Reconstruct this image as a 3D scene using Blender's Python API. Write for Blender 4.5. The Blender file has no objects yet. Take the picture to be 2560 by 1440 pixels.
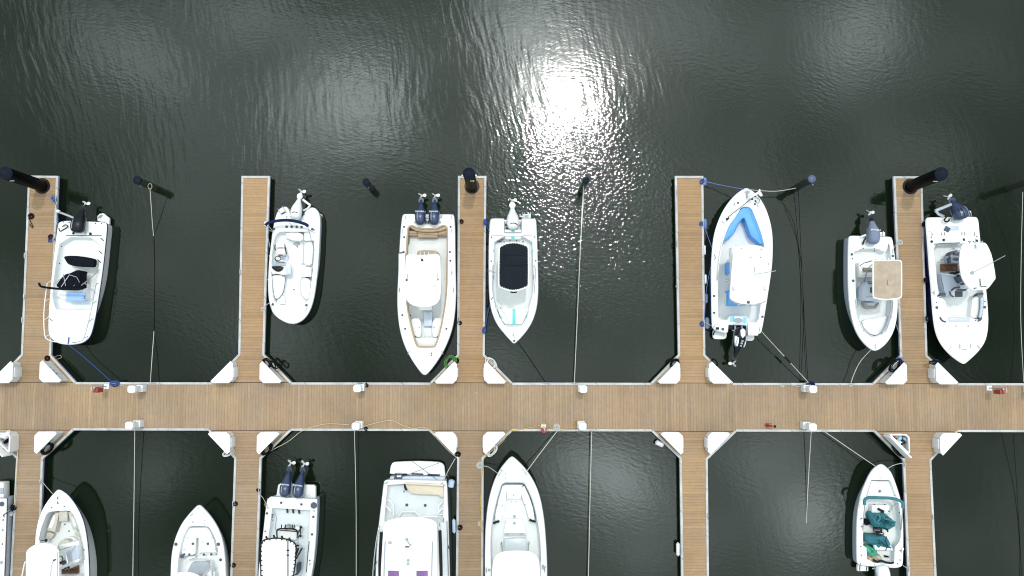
import bpy, bmesh, math, random
from mathutils import Vector, Matrix

RND = random.Random(11)
SC = bpy.context.scene
COL = SC.collection
# ------------------------------------------------------------------ camera model
FPX, HC = 2200.0, 45.0
TILT = math.atan(154 / FPX)
CT, ST = math.cos(TILT), math.sin(TILT)


def at(x, y, z=0.0):
    """photograph point (2560x1440) -> world point at height z"""
    a, b = (x - 1280) / FPX, (720 - y) / FPX
    d = (a, b * CT + ST, b * ST - CT)
    k = (z - HC) / d[2]
    return Vector((d[0] * k, d[1] * k, z))


def at2(x, y, z=0.0):
    p = at(x, y, z)
    return Vector((p.x, p.y))


# ------------------------------------------------------------------ materials
def node(nt, t, x=0, y=0, **kw):
    n = nt.nodes.new(t)
    n.location = (x, y)
    for k, v in kw.items():
        setattr(n, k, v)
    return n


def mat(name, col, rough=0.5, metal=0.0, var=0.0, scale=3.0, spec=None, bump=0.0, coat=0.0, dark=None):
    m = bpy.data.materials.new(name)
    m.use_nodes = True
    nt = m.node_tree
    b = nt.nodes['Principled BSDF']
    b.inputs['Base Color'].default_value = (*col, 1)
    b.inputs['Roughness'].default_value = rough
    b.inputs['Metallic'].default_value = metal
    if spec is not None:
        b.inputs['Specular IOR Level'].default_value = spec
    if coat:
        b.inputs['Coat Weight'].default_value = coat
    if var or bump:
        g = node(nt, 'ShaderNodeNewGeometry')
        n = node(nt, 'ShaderNodeTexNoise')
        n.inputs['Scale'].default_value = scale
        n.inputs['Detail'].default_value = 5
        n.inputs['Roughness'].default_value = 0.62
        nt.links.new(g.outputs['Position'], n.inputs['Vector'])
        if var:
            r = node(nt, 'ShaderNodeMapRange')
            r.inputs['From Min'].default_value = 0.3
            r.inputs['From Max'].default_value = 0.7
            nt.links.new(n.outputs['Fac'], r.inputs['Value'])
            mx = node(nt, 'ShaderNodeMix', data_type='RGBA')
            dk = dark or tuple(c * (1 - var) for c in col)
            mx.inputs['A'].default_value = (*dk, 1)
            mx.inputs['B'].default_value = (*[min(1, c * (1 + var * .5)) for c in col], 1)
            nt.links.new(r.outputs['Result'], mx.inputs['Factor'])
            nt.links.new(mx.outputs['Result'], b.inputs['Base Color'])
        if bump:
            bp = node(nt, 'ShaderNodeBump')
            bp.inputs['Distance'].default_value = bump
            nt.links.new(n.outputs['Fac'], bp.inputs['Height'])
            nt.links.new(bp.outputs['Normal'], b.inputs['Normal'])
    return m


M = {}
M['gel'] = mat('gelcoat', (.77, .775, .78), .25, var=.09, scale=1.1)
M['gel2'] = mat('gelcoat_cream', (.74, .74, .72), .3, var=.05, scale=1.3)
M['nonskid'] = mat('nonskid_floor', (.67, .71, .74), .7, var=.07, scale=2.2)
M['nonskid_w'] = mat('nonskid_white', (.73, .74, .74), .65, var=.06, scale=2.2)
M['liner'] = mat('liner', (.72, .75, .77), .4, var=.05, scale=2)
M['vinyl'] = mat('white_vinyl', (.76, .76, .75), .45, var=.04, scale=5)
M['tan'] = mat('tan_vinyl', (.37, .26, .165), .5, var=.10, scale=4)
M['taupe'] = mat('taupe_vinyl', (.50, .47, .42), .5, var=.07, scale=4)
M['khaki'] = mat('khaki_vinyl', (.30, .27, .23), .55, var=.08, scale=5)
M['cream'] = mat('cream_vinyl', (.63, .54, .43), .5, var=.06, scale=4)
M['beige'] = mat('beige_canvas', (.43, .34, .265), .85, var=.10, scale=3.0, dark=(.33, .26, .20))
M['blue'] = mat('sky_blue_vinyl', (.10, .34, .72), .5, var=.08, scale=3)
M['cyan'] = mat('light_blue_pad', (.20, .56, .76), .55)
M['teal'] = mat('teal_paint', (.10, .50, .50), .4)
M['canvas_teal'] = mat('teal_canvas', (.035, .17, .21), .85, var=.25, scale=5, bump=.02)
M['green'] = mat('green_cloth', (.06, .36, .24), .85, var=.2, scale=6)
M['navy'] = mat('navy_canvas', (.008, .016, .060), .85, var=.25, scale=5, spec=.15)
M['navyhull'] = mat('navy_gelcoat', (.008, .012, .075), .2)
M['bluehull'] = mat('blue_gelcoat', (.03, .13, .36), .2)
M['blackcanvas'] = mat('black_canvas', (.006, .008, .013), .9, var=.3, scale=6, bump=.02, spec=.1)
M['mesh'] = mat('navy_mesh', (.004, .009, .015), .6, var=.3, scale=2, spec=.12)
M['black'] = mat('black_plastic', (.006, .006, .008), .4, spec=.25)
M['rubber'] = mat('black_rubber', (.008, .007, .008), .6, var=.2, spec=.2)
M['dgrey'] = mat('dark_grey_pad', (.06, .072, .105), .65, var=.15, scale=5)
M['mgrey'] = mat('mid_grey_pad', (.33, .36, .41), .6, var=.1, scale=5)
M['lgrey'] = mat('light_grey_glass', (.50, .55, .58), .25, var=.05)
M['bluegrey'] = mat('blue_grey_panel', (.48, .53, .62), .4, var=.05)
M['steel'] = mat('stainless', (.55, .56, .58), .25, metal=1)
M['prop'] = mat('pale_propeller', (.58, .58, .57), .3, var=.2, scale=9)
M['alu'] = mat('grey_aluminium', (.45, .48, .54), .4, metal=.6, var=.1, scale=6)
M['white'] = mat('white_paint', (.80, .80, .80), .35)
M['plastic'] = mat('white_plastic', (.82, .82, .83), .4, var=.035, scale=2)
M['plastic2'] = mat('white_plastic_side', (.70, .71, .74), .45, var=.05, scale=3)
M['mnavy'] = mat('motor_navy', (.018, .036, .092), .3, spec=.7)
M['mnavy2'] = mat('motor_navy_lower', (.014, .026, .066), .35, spec=.5)
M['mblack'] = mat('motor_black', (.004, .006, .011), .35, spec=.3)
M['mwhite'] = mat('motor_white', (.74, .76, .78), .25, coat=.4)
M['mgreycover'] = mat('motor_cover_cloth', (.17, .205, .30), .8, var=.1, scale=6)
M['brownmat'] = mat('brown_mat', (.17, .078, .048), .85, var=.15, scale=5)
M['ink'] = mat('black_ink', (.008, .007, .007), .7)
M['purple'] = mat('purple_acrylic', (.20, .085, .26), .15)
M['ropew'] = mat('white_rope', (.46, .455, .42), .9, var=.15, scale=20)
M['ropet'] = mat('tan_rope', (.50, .42, .30), .85, var=.2, scale=20)
M['ropeb'] = mat('blue_rope', (.02, .062, .27), .85, var=.2, scale=20)
M['ropebw'] = mat('pale_blue_rope', (.10, .16, .42), .8, var=.2, scale=20)
M['ropek'] = mat('black_rope', (.007, .007, .008), .9, var=.2, scale=20, spec=.1)
M['ropebr'] = mat('brown_black_rope', (.022, .009, .008), .9, var=.3, scale=20, spec=.1)
M['hosey'] = mat('yellow_hose', (.50, .34, .05), .55, var=.1, scale=10)
M['hoset'] = mat('tan_hose', (.56, .46, .30), .5, var=.1, scale=10)
M['hoseg'] = mat('green_hose', (.07, .22, .045), .5, var=.2, scale=10)
M['red'] = mat('red_paint', (.28, .028, .030), .4, var=.1)
M['pink'] = mat('pink_sign', (.62, .33, .29), .5)
M['pilesteel'] = mat('black_pile_sleeve', (.0025, .003, .0045), .42, var=.3, scale=2, spec=.05)
M['pilecap'] = mat('pile_cap', (.011, .015, .026), .6, var=.2, spec=.06)
M['pilecapl'] = mat('pile_cap_pale', (.07, .09, .17), .5, var=.15)
M['pilewood'] = mat('wet_timber', (.026, .033, .025), .6, var=.5, scale=4)
M['trim'] = mat('white_edge_strip', (.47, .46, .465), .65, var=.25, scale=1.6)
M['fascia'] = mat('navy_float', (.006, .010, .022), .6, var=.3, scale=2, spec=.2)
M['fender_b'] = mat('blue_fender', (.12, .17, .36), .4)
M['fender_l'] = mat('pale_blue_fender', (.42, .52, .72), .4)
M['fender_w'] = mat('white_fender', (.66, .66, .66), .4, var=.15, scale=6)
M['orange'] = mat('orange_plastic', (.55, .20, .08), .5)
M['yellow'] = mat('yellow_plastic', (.62, .50, .18), .5)
M['rag'] = mat('cream_rag', (.55, .50, .42), .9, var=.25, scale=9)
M['olive'] = mat('olive_pad', (.20, .19, .14), .6, var=.2, scale=6)
M['cool'] = mat('pale_blue_cooler', (.29, .47, .76), .5, var=.06, scale=4)

# joints between the lengths of edge strip
_nt = M['trim'].node_tree
_b = _nt.nodes['Principled BSDF']
_src = _b.inputs['Base Color'].links[0].from_socket
_g = node(_nt, 'ShaderNodeNewGeometry')
_d = node(_nt, 'ShaderNodeVectorMath', operation='DOT_PRODUCT')
_nt.links.new(_g.outputs['Position'], _d.inputs[0])
_d.inputs[1].default_value = (.41, .43, 0)
_f = node(_nt, 'ShaderNodeMath', operation='FRACT')
_nt.links.new(_d.outputs['Value'], _f.inputs[0])
_c = node(_nt, 'ShaderNodeMath', operation='LESS_THAN')
_nt.links.new(_f.outputs[0], _c.inputs[0])
_c.inputs[1].default_value = .010
_x = node(_nt, 'ShaderNodeMix', data_type='RGBA')
_nt.links.new(_c.outputs[0], _x.inputs['Factor'])
_nt.links.new(_src, _x.inputs['A'])
_x.inputs['B'].default_value = (.06, .06, .06, 1)
_nt.links.new(_x.outputs['Result'], _b.inputs['Base Color'])


def deck_mat(name, axis, col, grey, seed):
    """planked composite decking: boards 0.14 m wide with dark gaps"""
    m = bpy.data.materials.new(name)
    m.use_nodes = True
    nt = m.node_tree
    L = nt.links.new
    b = nt.nodes['Principled BSDF']
    b.inputs['Roughness'].default_value = .85
    b.inputs['Specular IOR Level'].default_value = .2
    g = node(nt, 'ShaderNodeNewGeometry')
    s = node(nt, 'ShaderNodeSeparateXYZ')
    L(g.outputs['Position'], s.inputs[0])

    def math_(op, a, bb=None, c=None):
        n = node(nt, 'ShaderNodeMath', operation=op)
        for i, v in enumerate((a, bb, c)):
            if v is None:
                continue
            if isinstance(v, (int, float)):
                n.inputs[i].default_value = v
            else:
                L(v, n.inputs[i])
        return n.outputs[0]
    u = math_('MULTIPLY', s.outputs['XY'.index(axis)], 1 / .14)
    u = math_('ADD', u, seed * 7.3)
    fl = math_('FLOOR', u)
    fr = math_('FRACT', u)
    wn = node(nt, 'ShaderNodeTexWhiteNoise', noise_dimensions='1D')
    L(fl, wn.inputs['W'])
    # stretched grain along the board
    mp = node(nt, 'ShaderNodeMapping')
    mp.inputs['Scale'].default_value = (1.3, 16, 1) if axis == 'Y' else (16, 1.3, 1)
    L(g.outputs['Position'], mp.inputs['Vector'])
    n1 = node(nt, 'ShaderNodeTexNoise')
    n1.inputs['Scale'].default_value = 1
    n1.inputs['Detail'].default_value = 6
    L(mp.outputs[0], n1.inputs['Vector'])
    n2 = node(nt, 'ShaderNodeTexNoise')
    n2.inputs['Scale'].default_value = .75
    n2.inputs['Detail'].default_value = 7
    n2.inputs['Roughness'].default_value = .65
    L(g.outputs['Position'], n2.inputs['Vector'])
    n3 = node(nt, 'ShaderNodeTexNoise')
    n3.inputs['Scale'].default_value = 5
    n3.inputs['Detail'].default_value = 6
    n3.inputs['Roughness'].default_value = .7
    L(g.outputs['Position'], n3.inputs['Vector'])
    st = node(nt, 'ShaderNodeMapRange')
    st.inputs['From Min'].default_value = .38
    st.inputs['From Max'].default_value = .64
    L(n2.outputs['Fac'], st.inputs['Value'])
    mx = node(nt, 'ShaderNodeMix', data_type='RGBA')
    mx.inputs['A'].default_value = (*col, 1)
    mx.inputs['B'].default_value = (*grey, 1)
    L(st.outputs[0], mx.inputs['Factor'])
    v = math_('MULTIPLY_ADD', wn.outputs['Value'], .10, .95)
    v2 = math_('MULTIPLY_ADD', n1.outputs['Fac'], .36, .82)
    v3 = math_('MULTIPLY_ADD', n3.outputs['Fac'], .40, .80)
    v = math_('MULTIPLY', math_('MULTIPLY', v, v2), v3)
    # the odd replaced or greyed board
    wn2 = node(nt, 'ShaderNodeTexWhiteNoise', noise_dimensions='1D')
    L(math_('ADD', fl, 37.7), wn2.inputs['W'])
    oddl = math_('MULTIPLY', math_('GREATER_THAN', wn2.outputs['Value'], .965), .09)
    oddd = math_('MULTIPLY', math_('LESS_THAN', wn2.outputs['Value'], .045), -.10)
    v = math_('MULTIPLY', v, math_('ADD', math_('ADD', oddl, oddd), 1.0))
    n4 = node(nt, 'ShaderNodeTexNoise')
    n4.inputs['Scale'].default_value = .32
    n4.inputs['Detail'].default_value = 5
    L(g.outputs['Position'], n4.inputs['Vector'])
    v = math_('MULTIPLY', v, math_('MULTIPLY_ADD', n4.outputs['Fac'], .55, .72))
    vor = node(nt, 'ShaderNodeTexVoronoi')
    vor.inputs['Scale'].default_value = 1.1
    L(g.outputs['Position'], vor.inputs['Vector'])
    sp = math_('LESS_THAN', vor.outputs['Distance'], .022)
    sep2 = node(nt, 'ShaderNodeSeparateXYZ')
    L(vor.outputs['Color'], sep2.inputs[0])
    sp = math_('MULTIPLY', sp, math_('GREATER_THAN', sep2.outputs[0], .62))
    gap = math_('GREATER_THAN', math_('ABSOLUTE', math_('SUBTRACT', fr, .5)), .45)
    gw = math_('MULTIPLY_ADD', gap, -.36, 1)
    v = math_('MULTIPLY', v, gw)
    vm = node(nt, 'ShaderNodeVectorMath', operation='SCALE')
    L(mx.outputs['Result'], vm.inputs[0])
    L(v, vm.inputs['Scale'])
    dm = node(nt, 'ShaderNodeMix', data_type='RGBA')
    L(sp, dm.inputs['Factor'])
    L(vm.outputs[0], dm.inputs['A'])
    dm.inputs['B'].default_value = (.55, .52, .48, 1)
    L(dm.outputs['Result'], b.inputs['Base Color'])
    return m


# ------------------------------------------------------------------ mesh helpers
def area2(P):
    return sum(P[i].x * P[(i + 1) % len(P)].y - P[(i + 1) % len(P)].x * P[i].y for i in range(len(P))) / 2


def ccw(P):
    return list(P) if area2(P) > 0 else list(reversed(P))


def inset(P, d):
    """move a CCW loop inward by d (a number, or one per vertex)"""
    n = len(P)
    out = []
    for i in range(n):
        a, b, c = P[i - 1], P[i], P[(i + 1) % n]
        e1, e2 = (b - a), (c - b)
        e1 = e1.normalized() if e1.length > 1e-9 else e2.normalized()
        e2 = e2.normalized() if e2.length > 1e-9 else e1
        n1, n2 = Vector((-e1.y, e1.x)), Vector((-e2.y, e2.x))
        nm = n1 + n2
        nm = nm.normalized() if nm.length > 1e-4 else n1
        k = 1 / max(.5, nm.dot(n1))
        dd = d[i] if isinstance(d, (list, tuple)) else d
        out.append(b + nm * dd * k)
    return out


def chaikin(P, it=1, closed=True):
    for _ in range(it):
        Q = []
        n = len(P)
        rng = range(n) if closed else range(n - 1)
        if not closed:
            Q.append(P[0])
        for i in rng:
            a, b = P[i], P[(i + 1) % n]
            Q.append(tuple(x * .75 + y * .25 for x, y in zip(a, b)))
            Q.append(tuple(x * .25 + y * .75 for x, y in zip(a, b)))
        if not closed:
            Q.append(P[-1])
        P = Q
    return P


def spline(P, n=6):
    """Catmull-Rom through 3-D points"""
    P = [Vector(p) for p in P]
    if len(P) < 3:
        return P
    out = []
    for i in range(len(P) - 1):
        a, b, c, d = P[max(i - 1, 0)], P[i], P[i + 1], P[min(i + 2, len(P) - 1)]
        for k in range(n):
            t = k / n
            out.append(.5 * (2 * b + (c - a) * t + (2 * a - 5 * b + 4 * c - d) * t * t + (3 * b - a - 3 * c + d) * t ** 3))
    out.append(P[-1])
    return out


def rr(x0, y0, x1, y1, r=3, n=3, ang=0):
    P = []
    for cx, cy, a0 in ((x1 - r, y0 + r, -90), (x1 - r, y1 - r, 0), (x0 + r, y1 - r, 90), (x0 + r, y0 + r, 180)):
        for k in range(n + 1):
            a = math.radians(a0 + 90 * k / n)
            P.append((cx + r * math.cos(a), cy + r * math.sin(a)))
    if ang:
        mx, my = (x0 + x1) / 2, (y0 + y1) / 2
        c, s = math.cos(math.radians(ang)), math.sin(math.radians(ang))
        P = [(mx + (x - mx) * c - (y - my) * s, my + (x - mx) * s + (y - my) * c) for x, y in P]
    return P


def ell(cx, cy, rx, ry=None, n=20, ang=0):
    ry = ry or rx
    c, s = math.cos(math.radians(ang)), math.sin(math.radians(ang))
    return [(cx + rx * math.cos(t) * c - ry * math.sin(t) * s, cy + rx * math.cos(t) * s + ry * math.sin(t) * c)
            for t in (2 * math.pi * k / n for k in range(n))]


class MB:
    def __init__(self):
        self.v, self.f = [], []

    def ring(self, pts):
        i = len(self.v)
        self.v += [Vector(p) for p in pts]
        return list(range(i, i + len(pts)))

    def bridge(self, a, b, closed=True):
        n = len(a)
        for i in range(n if closed else n - 1):
            j = (i + 1) % n
            self.f.append((a[i], a[j], b[j], b[i]))

    def loft(self, rings, cap0=False, cap1=False):
        R = [self.ring(r) for r in rings]
        for a, b in zip(R, R[1:]):
            self.bridge(a, b)
        if cap0:
            self.f.append(tuple(reversed(R[0])))
        if cap1:
            self.f.append(tuple(R[-1]))
        return R

    def prism(self, P, z0, z1, b=.02, dome=0, base=True, grow=0):
        """P: 2-D world loop; walls z0..z1, rounded top edge, optional crown"""
        P = ccw(P)
        rings = []

        def lift(Q, z):
            return [(p.x, p.y, z) for p in Q]
        b = min(b, (z1 - z0) * .9)
        rings.append(lift(P if not grow else inset(P, -grow), z0))
        if b > 0:
            rings.append(lift(P, z1 - b))
            rings.append(lift(inset(P, b * .3), z1 - b * .3))
            top = inset(P, b)
        else:
            top = P
        rings.append(lift(top, z1))
        if dome:
            c = sum(top, Vector((0, 0))) / len(top)
            for s in (.9, .72, .45, .15):
                rings.append([(c.x + (p.x - c.x) * s, c.y + (p.y - c.y) * s, z1 + dome * (1 - s * s)) for p in top])
        self.loft(rings, cap0=base, cap1=True)

    def fill(self, loops, up=True):
        """fill 3-D loops (first is the outside, others holes) with triangles"""
        bm = bmesh.new()
        for Lp in loops:
            vs = [bm.verts.new(p) for p in Lp]
            for i in range(len(vs)):
                bm.edges.new((vs[i], vs[(i + 1) % len(vs)]))
        bmesh.ops.triangle_fill(bm, use_beauty=True, use_dissolve=False, edges=bm.edges[:])
        bm.verts.index_update()
        off = len(self.v)
        self.v += [v.co.copy() for v in bm.verts]
        for f in bm.faces:
            idx = [v.index + off for v in f.verts]
            n = (self.v[idx[1]] - self.v[idx[0]]).cross(self.v[idx[2]] - self.v[idx[0]])
            if (n.z < 0) == up:
                idx.reverse()
            self.f.append(tuple(idx))
        bm.free()

    def tube(self, pts, r, n=6, closed=False):
        pts = [Vector(p) for p in pts]
        P = [pts[0]]
        for p in pts[1:]:
            if (p - P[-1]).length > 1e-4:
                P.append(p)
        pts = P
        if len(pts) < 2:
            return
        rings = []
        N = len(pts)
        side = None
        for i, p in enumerate(pts):
            if closed:
                t = pts[(i + 1) % N] - pts[i - 1]
            else:
                t = pts[min(i + 1, N - 1)] - pts[max(i - 1, 0)]
            t = t.normalized() if t.length > 1e-9 else Vector((1, 0, 0))
            if side is None:
                side = t.cross(Vector((0, 0, 1)))
                if side.length < 1e-3:
                    side = t.cross(Vector((1, 0, 0)))
            side = (side - t * side.dot(t))
            side = side.normalized() if side.length > 1e-6 else t.orthogonal().normalized()
            up = side.cross(t)
            rr_ = r[i] if isinstance(r, (list, tuple)) else r
            rings.append([p + (side * math.cos(a) + up * math.sin(a)) * rr_ for a in (2 * math.pi * k / n for k in range(n))])
        R = self.loft(rings, cap0=not closed, cap1=not closed)
        if closed:
            self.bridge(R[-1], R[0])

    def box(self, c, s, rz=0, b=0.0):
        h = Vector(s) / 2
        q = Matrix.Rotation(rz, 2)
        P = [Vector((c[0], c[1])) + q @ Vector((sx * h.x, sy * h.y)) for sx, sy in ((-1, -1), (1, -1), (1, 1), (-1, 1))]
        self.prism(P, c[2] - h.z, c[2] + h.z, b)

    def cyl(self, c, r, z0, z1, n=20, r1=None, b=0.0, dome=0):
        r1 = r if r1 is None else r1
        rings = [[(c[0] + q * math.cos(a), c[1] + q * math.sin(a), z) for a in (2 * math.pi * k / n for k in range(n))]
                 for q, z in ((r, z0), (r1, z1 - b), (r1 - b, z1))]
        if dome:
            rings += [[(c[0] + (r1 - b) * q * math.cos(a), c[1] + (r1 - b) * q * math.sin(a), z1 + dome * (1 - q * q)) for a in (2 * math.pi * k / n for k in range(n))] for q in (.7, .35, .05)]
        self.loft(rings, True, True)

    def blob(self, c, s, rz=0, n=10, m=7, lump=0.0, seed=0, flat=0.0):
        rg = random.Random(seed)
        ph = [rg.uniform(0, 6.28) for _ in range(6)]
        rings = []
        for i in range(1, m):
            th = math.pi * i / m
            ring = []
            for k in range(n):
                a = 2 * math.pi * k / n
                q = 1 + lump * (math.sin(3 * a + ph[0] + 2 * th) + .7 * math.sin(5 * a + ph[1]) + .6 * math.sin(4 * th + ph[2] + 2 * a))
                x, y, z = math.sin(th) * math.cos(a) * s[0] * q, math.sin(th) * math.sin(a) * s[1] * q, -math.cos(th) * s[2] * q
                z = max(z, -flat) if flat else z
                ring.append((c[0] + x * math.cos(rz) - y * math.sin(rz), c[1] + x * math.sin(rz) + y * math.cos(rz), c[2] + z))
            rings.append(ring)
        self.loft(rings, True, True)

    def build(self, name, m, parent=None, ang=40, org=None):
        me = bpy.data.meshes.new(name)
        if parent is not None:
            o0 = Vector(parent.get('_w', (0, 0, 0)))
        elif org is not None:
            o0 = Vector(org)
        else:
            xs = [v.x for v in self.v]
            ys = [v.y for v in self.v]
            zs = [v.z for v in self.v]
            o0 = Vector(((min(xs) + max(xs)) / 2, (min(ys) + max(ys)) / 2, min(zs)))
        me.from_pydata([v - o0 for v in self.v], [], self.f)
        me.materials.append(m)
        me.polygons.foreach_set('use_smooth', [True] * len(me.polygons))
        me.set_sharp_from_angle(angle=math.radians(ang))
        me.update()
        o = bpy.data.objects.new(name, me)
        COL.objects.link(o)
        o['_w'] = tuple(o0)
        if parent is not None:
            o.parent = parent
        else:
            o.location = o0
        return o


def tag(o, label, cat, group=None, kind=None):
    if label:
        o['label'] = label
    if cat:
        o['category'] = cat
    if group:
        o['group'] = group
    if kind:
        o['kind'] = kind
    return o


def empty(name, loc, label, cat, group=None):
    o = bpy.data.objects.new(name, None)
    o.empty_display_size = .3
    COL.objects.link(o)
    o.location = loc
    o['_w'] = tuple(loc)
    return tag(o, label, cat, group)


def part(parent, name, m, fn, ang=40):
    mb = MB()
    fn(mb)
    return mb.build(name, m, parent, ang)


def text(s, parent, name, m, p, size, ang, tilt=0.0, depth=.004, font_sx=1.0):
    cu = bpy.data.curves.new('txt', 'FONT')
    cu.body = s
    cu.align_x, cu.align_y = 'CENTER', 'CENTER'
    cu.size = size
    cu.extrude = depth
    ob = bpy.data.objects.new('txt', cu)
    COL.objects.link(ob)
    me = bpy.data.meshes.new_from_object(ob.evaluated_get(bpy.context.evaluated_depsgraph_get()))
    bpy.data.objects.remove(ob)
    me.materials.clear()
    me.materials.append(m)
    w = Vector(parent['_w'])
    Mx = Matrix.Translation(Vector(p) - w) @ Matrix.Rotation(ang, 4, 'Z') @ Matrix.Rotation(tilt, 4, 'X') @ Matrix.Diagonal((font_sx, 1, 1, 1))
    me.transform(Mx)
    o = bpy.data.objects.new(name, me)
    COL.objects.link(o)
    o.parent = parent
    o['_w'] = tuple(w)
    return o

EXPOSURE = -0.10
SUN_PX = (1420, 262)
SUN_E, SUN_ANG = 1.3, 1.7
CLOUD_N, CLOUD_0 = 36.0, -.5
CLOUD_F = .28
HORIZON = .45
TINT = (.885, 1.0, 1.0)
CLOUDS = [  # photo point mirrored, half-axes (px), turn, strength
    (1425, 265, 50, 65, 0, 36), (1375, 230, 150, 250, 14, 36), (1400, 60, 140, 140, 15, 66), (1300, 150, 80, 220, 20, 35), (1460, 470, 170, 130, -20, 42),
    (870, 260, 150, 120, -15, 120), (760, 330, 110, 90, 0, 27), (640, 40, 180, 80, -10, 46),
    (400, 160, 150, 90, -25, 46), (250, 110, 130, 120, 0, 15), (520, 380, 190, 160, 0, 11), (1690, 50, 130, 160, 5, 42), (1880, 120, 90, 200, 5, 24), (2130, 60, 110, 120, 0, 66), (2200, 170, 140, 90, 0, 19),
    (1530, 1190, 90, 80, 0, 72), (1470, 1150, 60, 40, 20, 20), (400, 1185, 60, 80, 0, 26), (1600, 1260, 200, 200, 0, 13), (1620, 1330, 160, 110, 0, 13), (2040, 1290, 62, 70, 0, 80), (1950, 1230, 140, 170, 0, 10), (1910, 1130, 90, 70, 0, 15), (2250, 400, 140, 90, 0, 16),
    (730, 850, 110, 90, -30, 19), (1250, 900, 90, 110, 0, 19), (1000, 130, 100, 120, 0, 16), (620, 700, 160, 140, 0, 7), (2050, 620, 260, 260, 0, 9), (1150, 420, 200, 120, 0, 13), (780, 1110, 110, 80, -30, 15), (1570, 700, 200, 260, 0, 9),
    (60, 50, 200, 120, -25, -16), (460, 70, 70, 45, -20, -14), (70, 600, 190, 230, 0, -9), (2520, 560, 230, 480, 0, -9), (860, 870, 130, 110, 0, -12), (430, 1290, 260, 230, 0, -11), (940, 1290, 240, 260, 0, -13), (2380, 820, 260, 230, 0, -8), (1040, 470, 120, 70, 0, -8), (1080, 250, 70, 160, 10, -9), (2350, 1330, 200, 200, 0, -4), (1960, 320, 120, 160, 0, -6), (260, 880, 160, 120, 0, -6)]
WATER_A, WATER_B = (.0038, .0092, .0034), (.0048, .0098, .0046)
# angle, wavelength, stretch, slope, mask(1/2), lo, hi
WAVES = [(80, .31, 4.6, .034, 3, .30, .58), (14, .14, 2.6, .026, 2, .33, .62), (-28, .10, 1.9, .020, 1, .35, .6), (20, .115, 1.6, .19, 4, 0.0, 1.0)]

# ================================================================== camera
cam = bpy.data.cameras.new('camera')
cam.sensor_width = 36
cam.lens = 36 * FPX / 2560
cam.clip_end = 6000
co = bpy.data.objects.new('camera', cam)
COL.objects.link(co)
co.location = (0, 0, HC)
co.rotation_euler = (TILT, 0, 0)
SC.camera = co
SC.view_settings.view_transform = 'Standard'
SC.view_settings.look = 'None'
SC.view_settings.gamma = 1
SC.view_settings.exposure = EXPOSURE
SC.cycles.use_denoising = True
SC.cycles.filter_width = 1.1
SC.cycles.max_bounces = 6
SC.cycles.sample_clamp_indirect = 6
SC.cycles.caustics_reflective = False
SC.cycles.caustics_refractive = False


def refl(x, y):
    """direction mirrored by still water seen at that point, as (X/Z, Y/Z)"""
    p = at(x, y, 0)
    return p.x / HC, p.y / HC


# ================================================================== light
su, sv = refl(*SUN_PX)
sd = Vector((su, sv, 1)).normalized()
sun = bpy.data.lights.new('sun', 'SUN')
sun.energy = SUN_E
sun.angle = math.radians(SUN_ANG)
sun.color = (1, .965, .91)
so = bpy.data.objects.new('sun', sun)
COL.objects.link(so)
so.location = sd * 200
so.rotation_euler = (-sd).to_track_quat('-Z', 'Y').to_euler()

W = bpy.data.worlds.new('World')
SC.world = W
W.use_nodes = True
nt = W.node_tree
nt.nodes.clear()
L = nt.links.new
out = node(nt, 'ShaderNodeOutputWorld')
bg = node(nt, 'ShaderNodeBackground')
bg.inputs['Strength'].default_value = .1
L(bg.outputs[0], out.inputs[0])
sky = node(nt, 'ShaderNodeTexSky', sky_type='NISHITA')
sky.sun_disc = False
sky.sun_elevation = math.asin(sd.z)
sky.sun_rotation = math.atan2(sd.x, sd.y)
tc = node(nt, 'ShaderNodeTexCoord')


def wm(op, *a, clamp=False):
    n = node(nt, 'ShaderNodeMath', operation=op)
    n.use_clamp = clamp
    for i, v in enumerate(a):
        if isinstance(v, (int, float)):
            n.inputs[i].default_value = v
        else:
            L(v, n.inputs[i])
    return n.outputs[0]


sep = node(nt, 'ShaderNodeSeparateXYZ')
L(tc.outputs['Generated'], sep.inputs[0])
zc = wm('MAXIMUM', sep.outputs['Z'], .12)
uv = node(nt, 'ShaderNodeCombineXYZ')
L(wm('DIVIDE', sep.outputs['X'], zc), uv.inputs[0])
L(wm('DIVIDE', sep.outputs['Y'], zc), uv.inputs[1])
# ragged edges: warp the cloud plane a little
wn = node(nt, 'ShaderNodeTexNoise')
wn.inputs['Scale'].default_value = 5
wn.inputs['Detail'].default_value = 4
L(uv.outputs[0], wn.inputs['Vector'])
ws = node(nt, 'ShaderNodeVectorMath', operation='SUBTRACT')
L(wn.outputs['Color'], ws.inputs[0])
ws.inputs[1].default_value = (.5, .5, .5)
wsc = node(nt, 'ShaderNodeVectorMath', operation='SCALE')
L(ws.outputs[0], wsc.inputs[0])
wsc.inputs['Scale'].default_value = .10
wa = node(nt, 'ShaderNodeVectorMath', operation='ADD')
L(uv.outputs[0], wa.inputs[0])
L(wsc.outputs[0], wa.inputs[1])
cn = node(nt, 'ShaderNodeTexNoise')
cn.inputs['Scale'].default_value = 4.2
cn.inputs['Detail'].default_value = 6
cn.inputs['Roughness'].default_value = .55
L(wa.outputs[0], cn.inputs['Vector'])
tot = wm('MULTIPLY_ADD', cn.outputs['Fac'], CLOUD_N, CLOUD_0)
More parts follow.
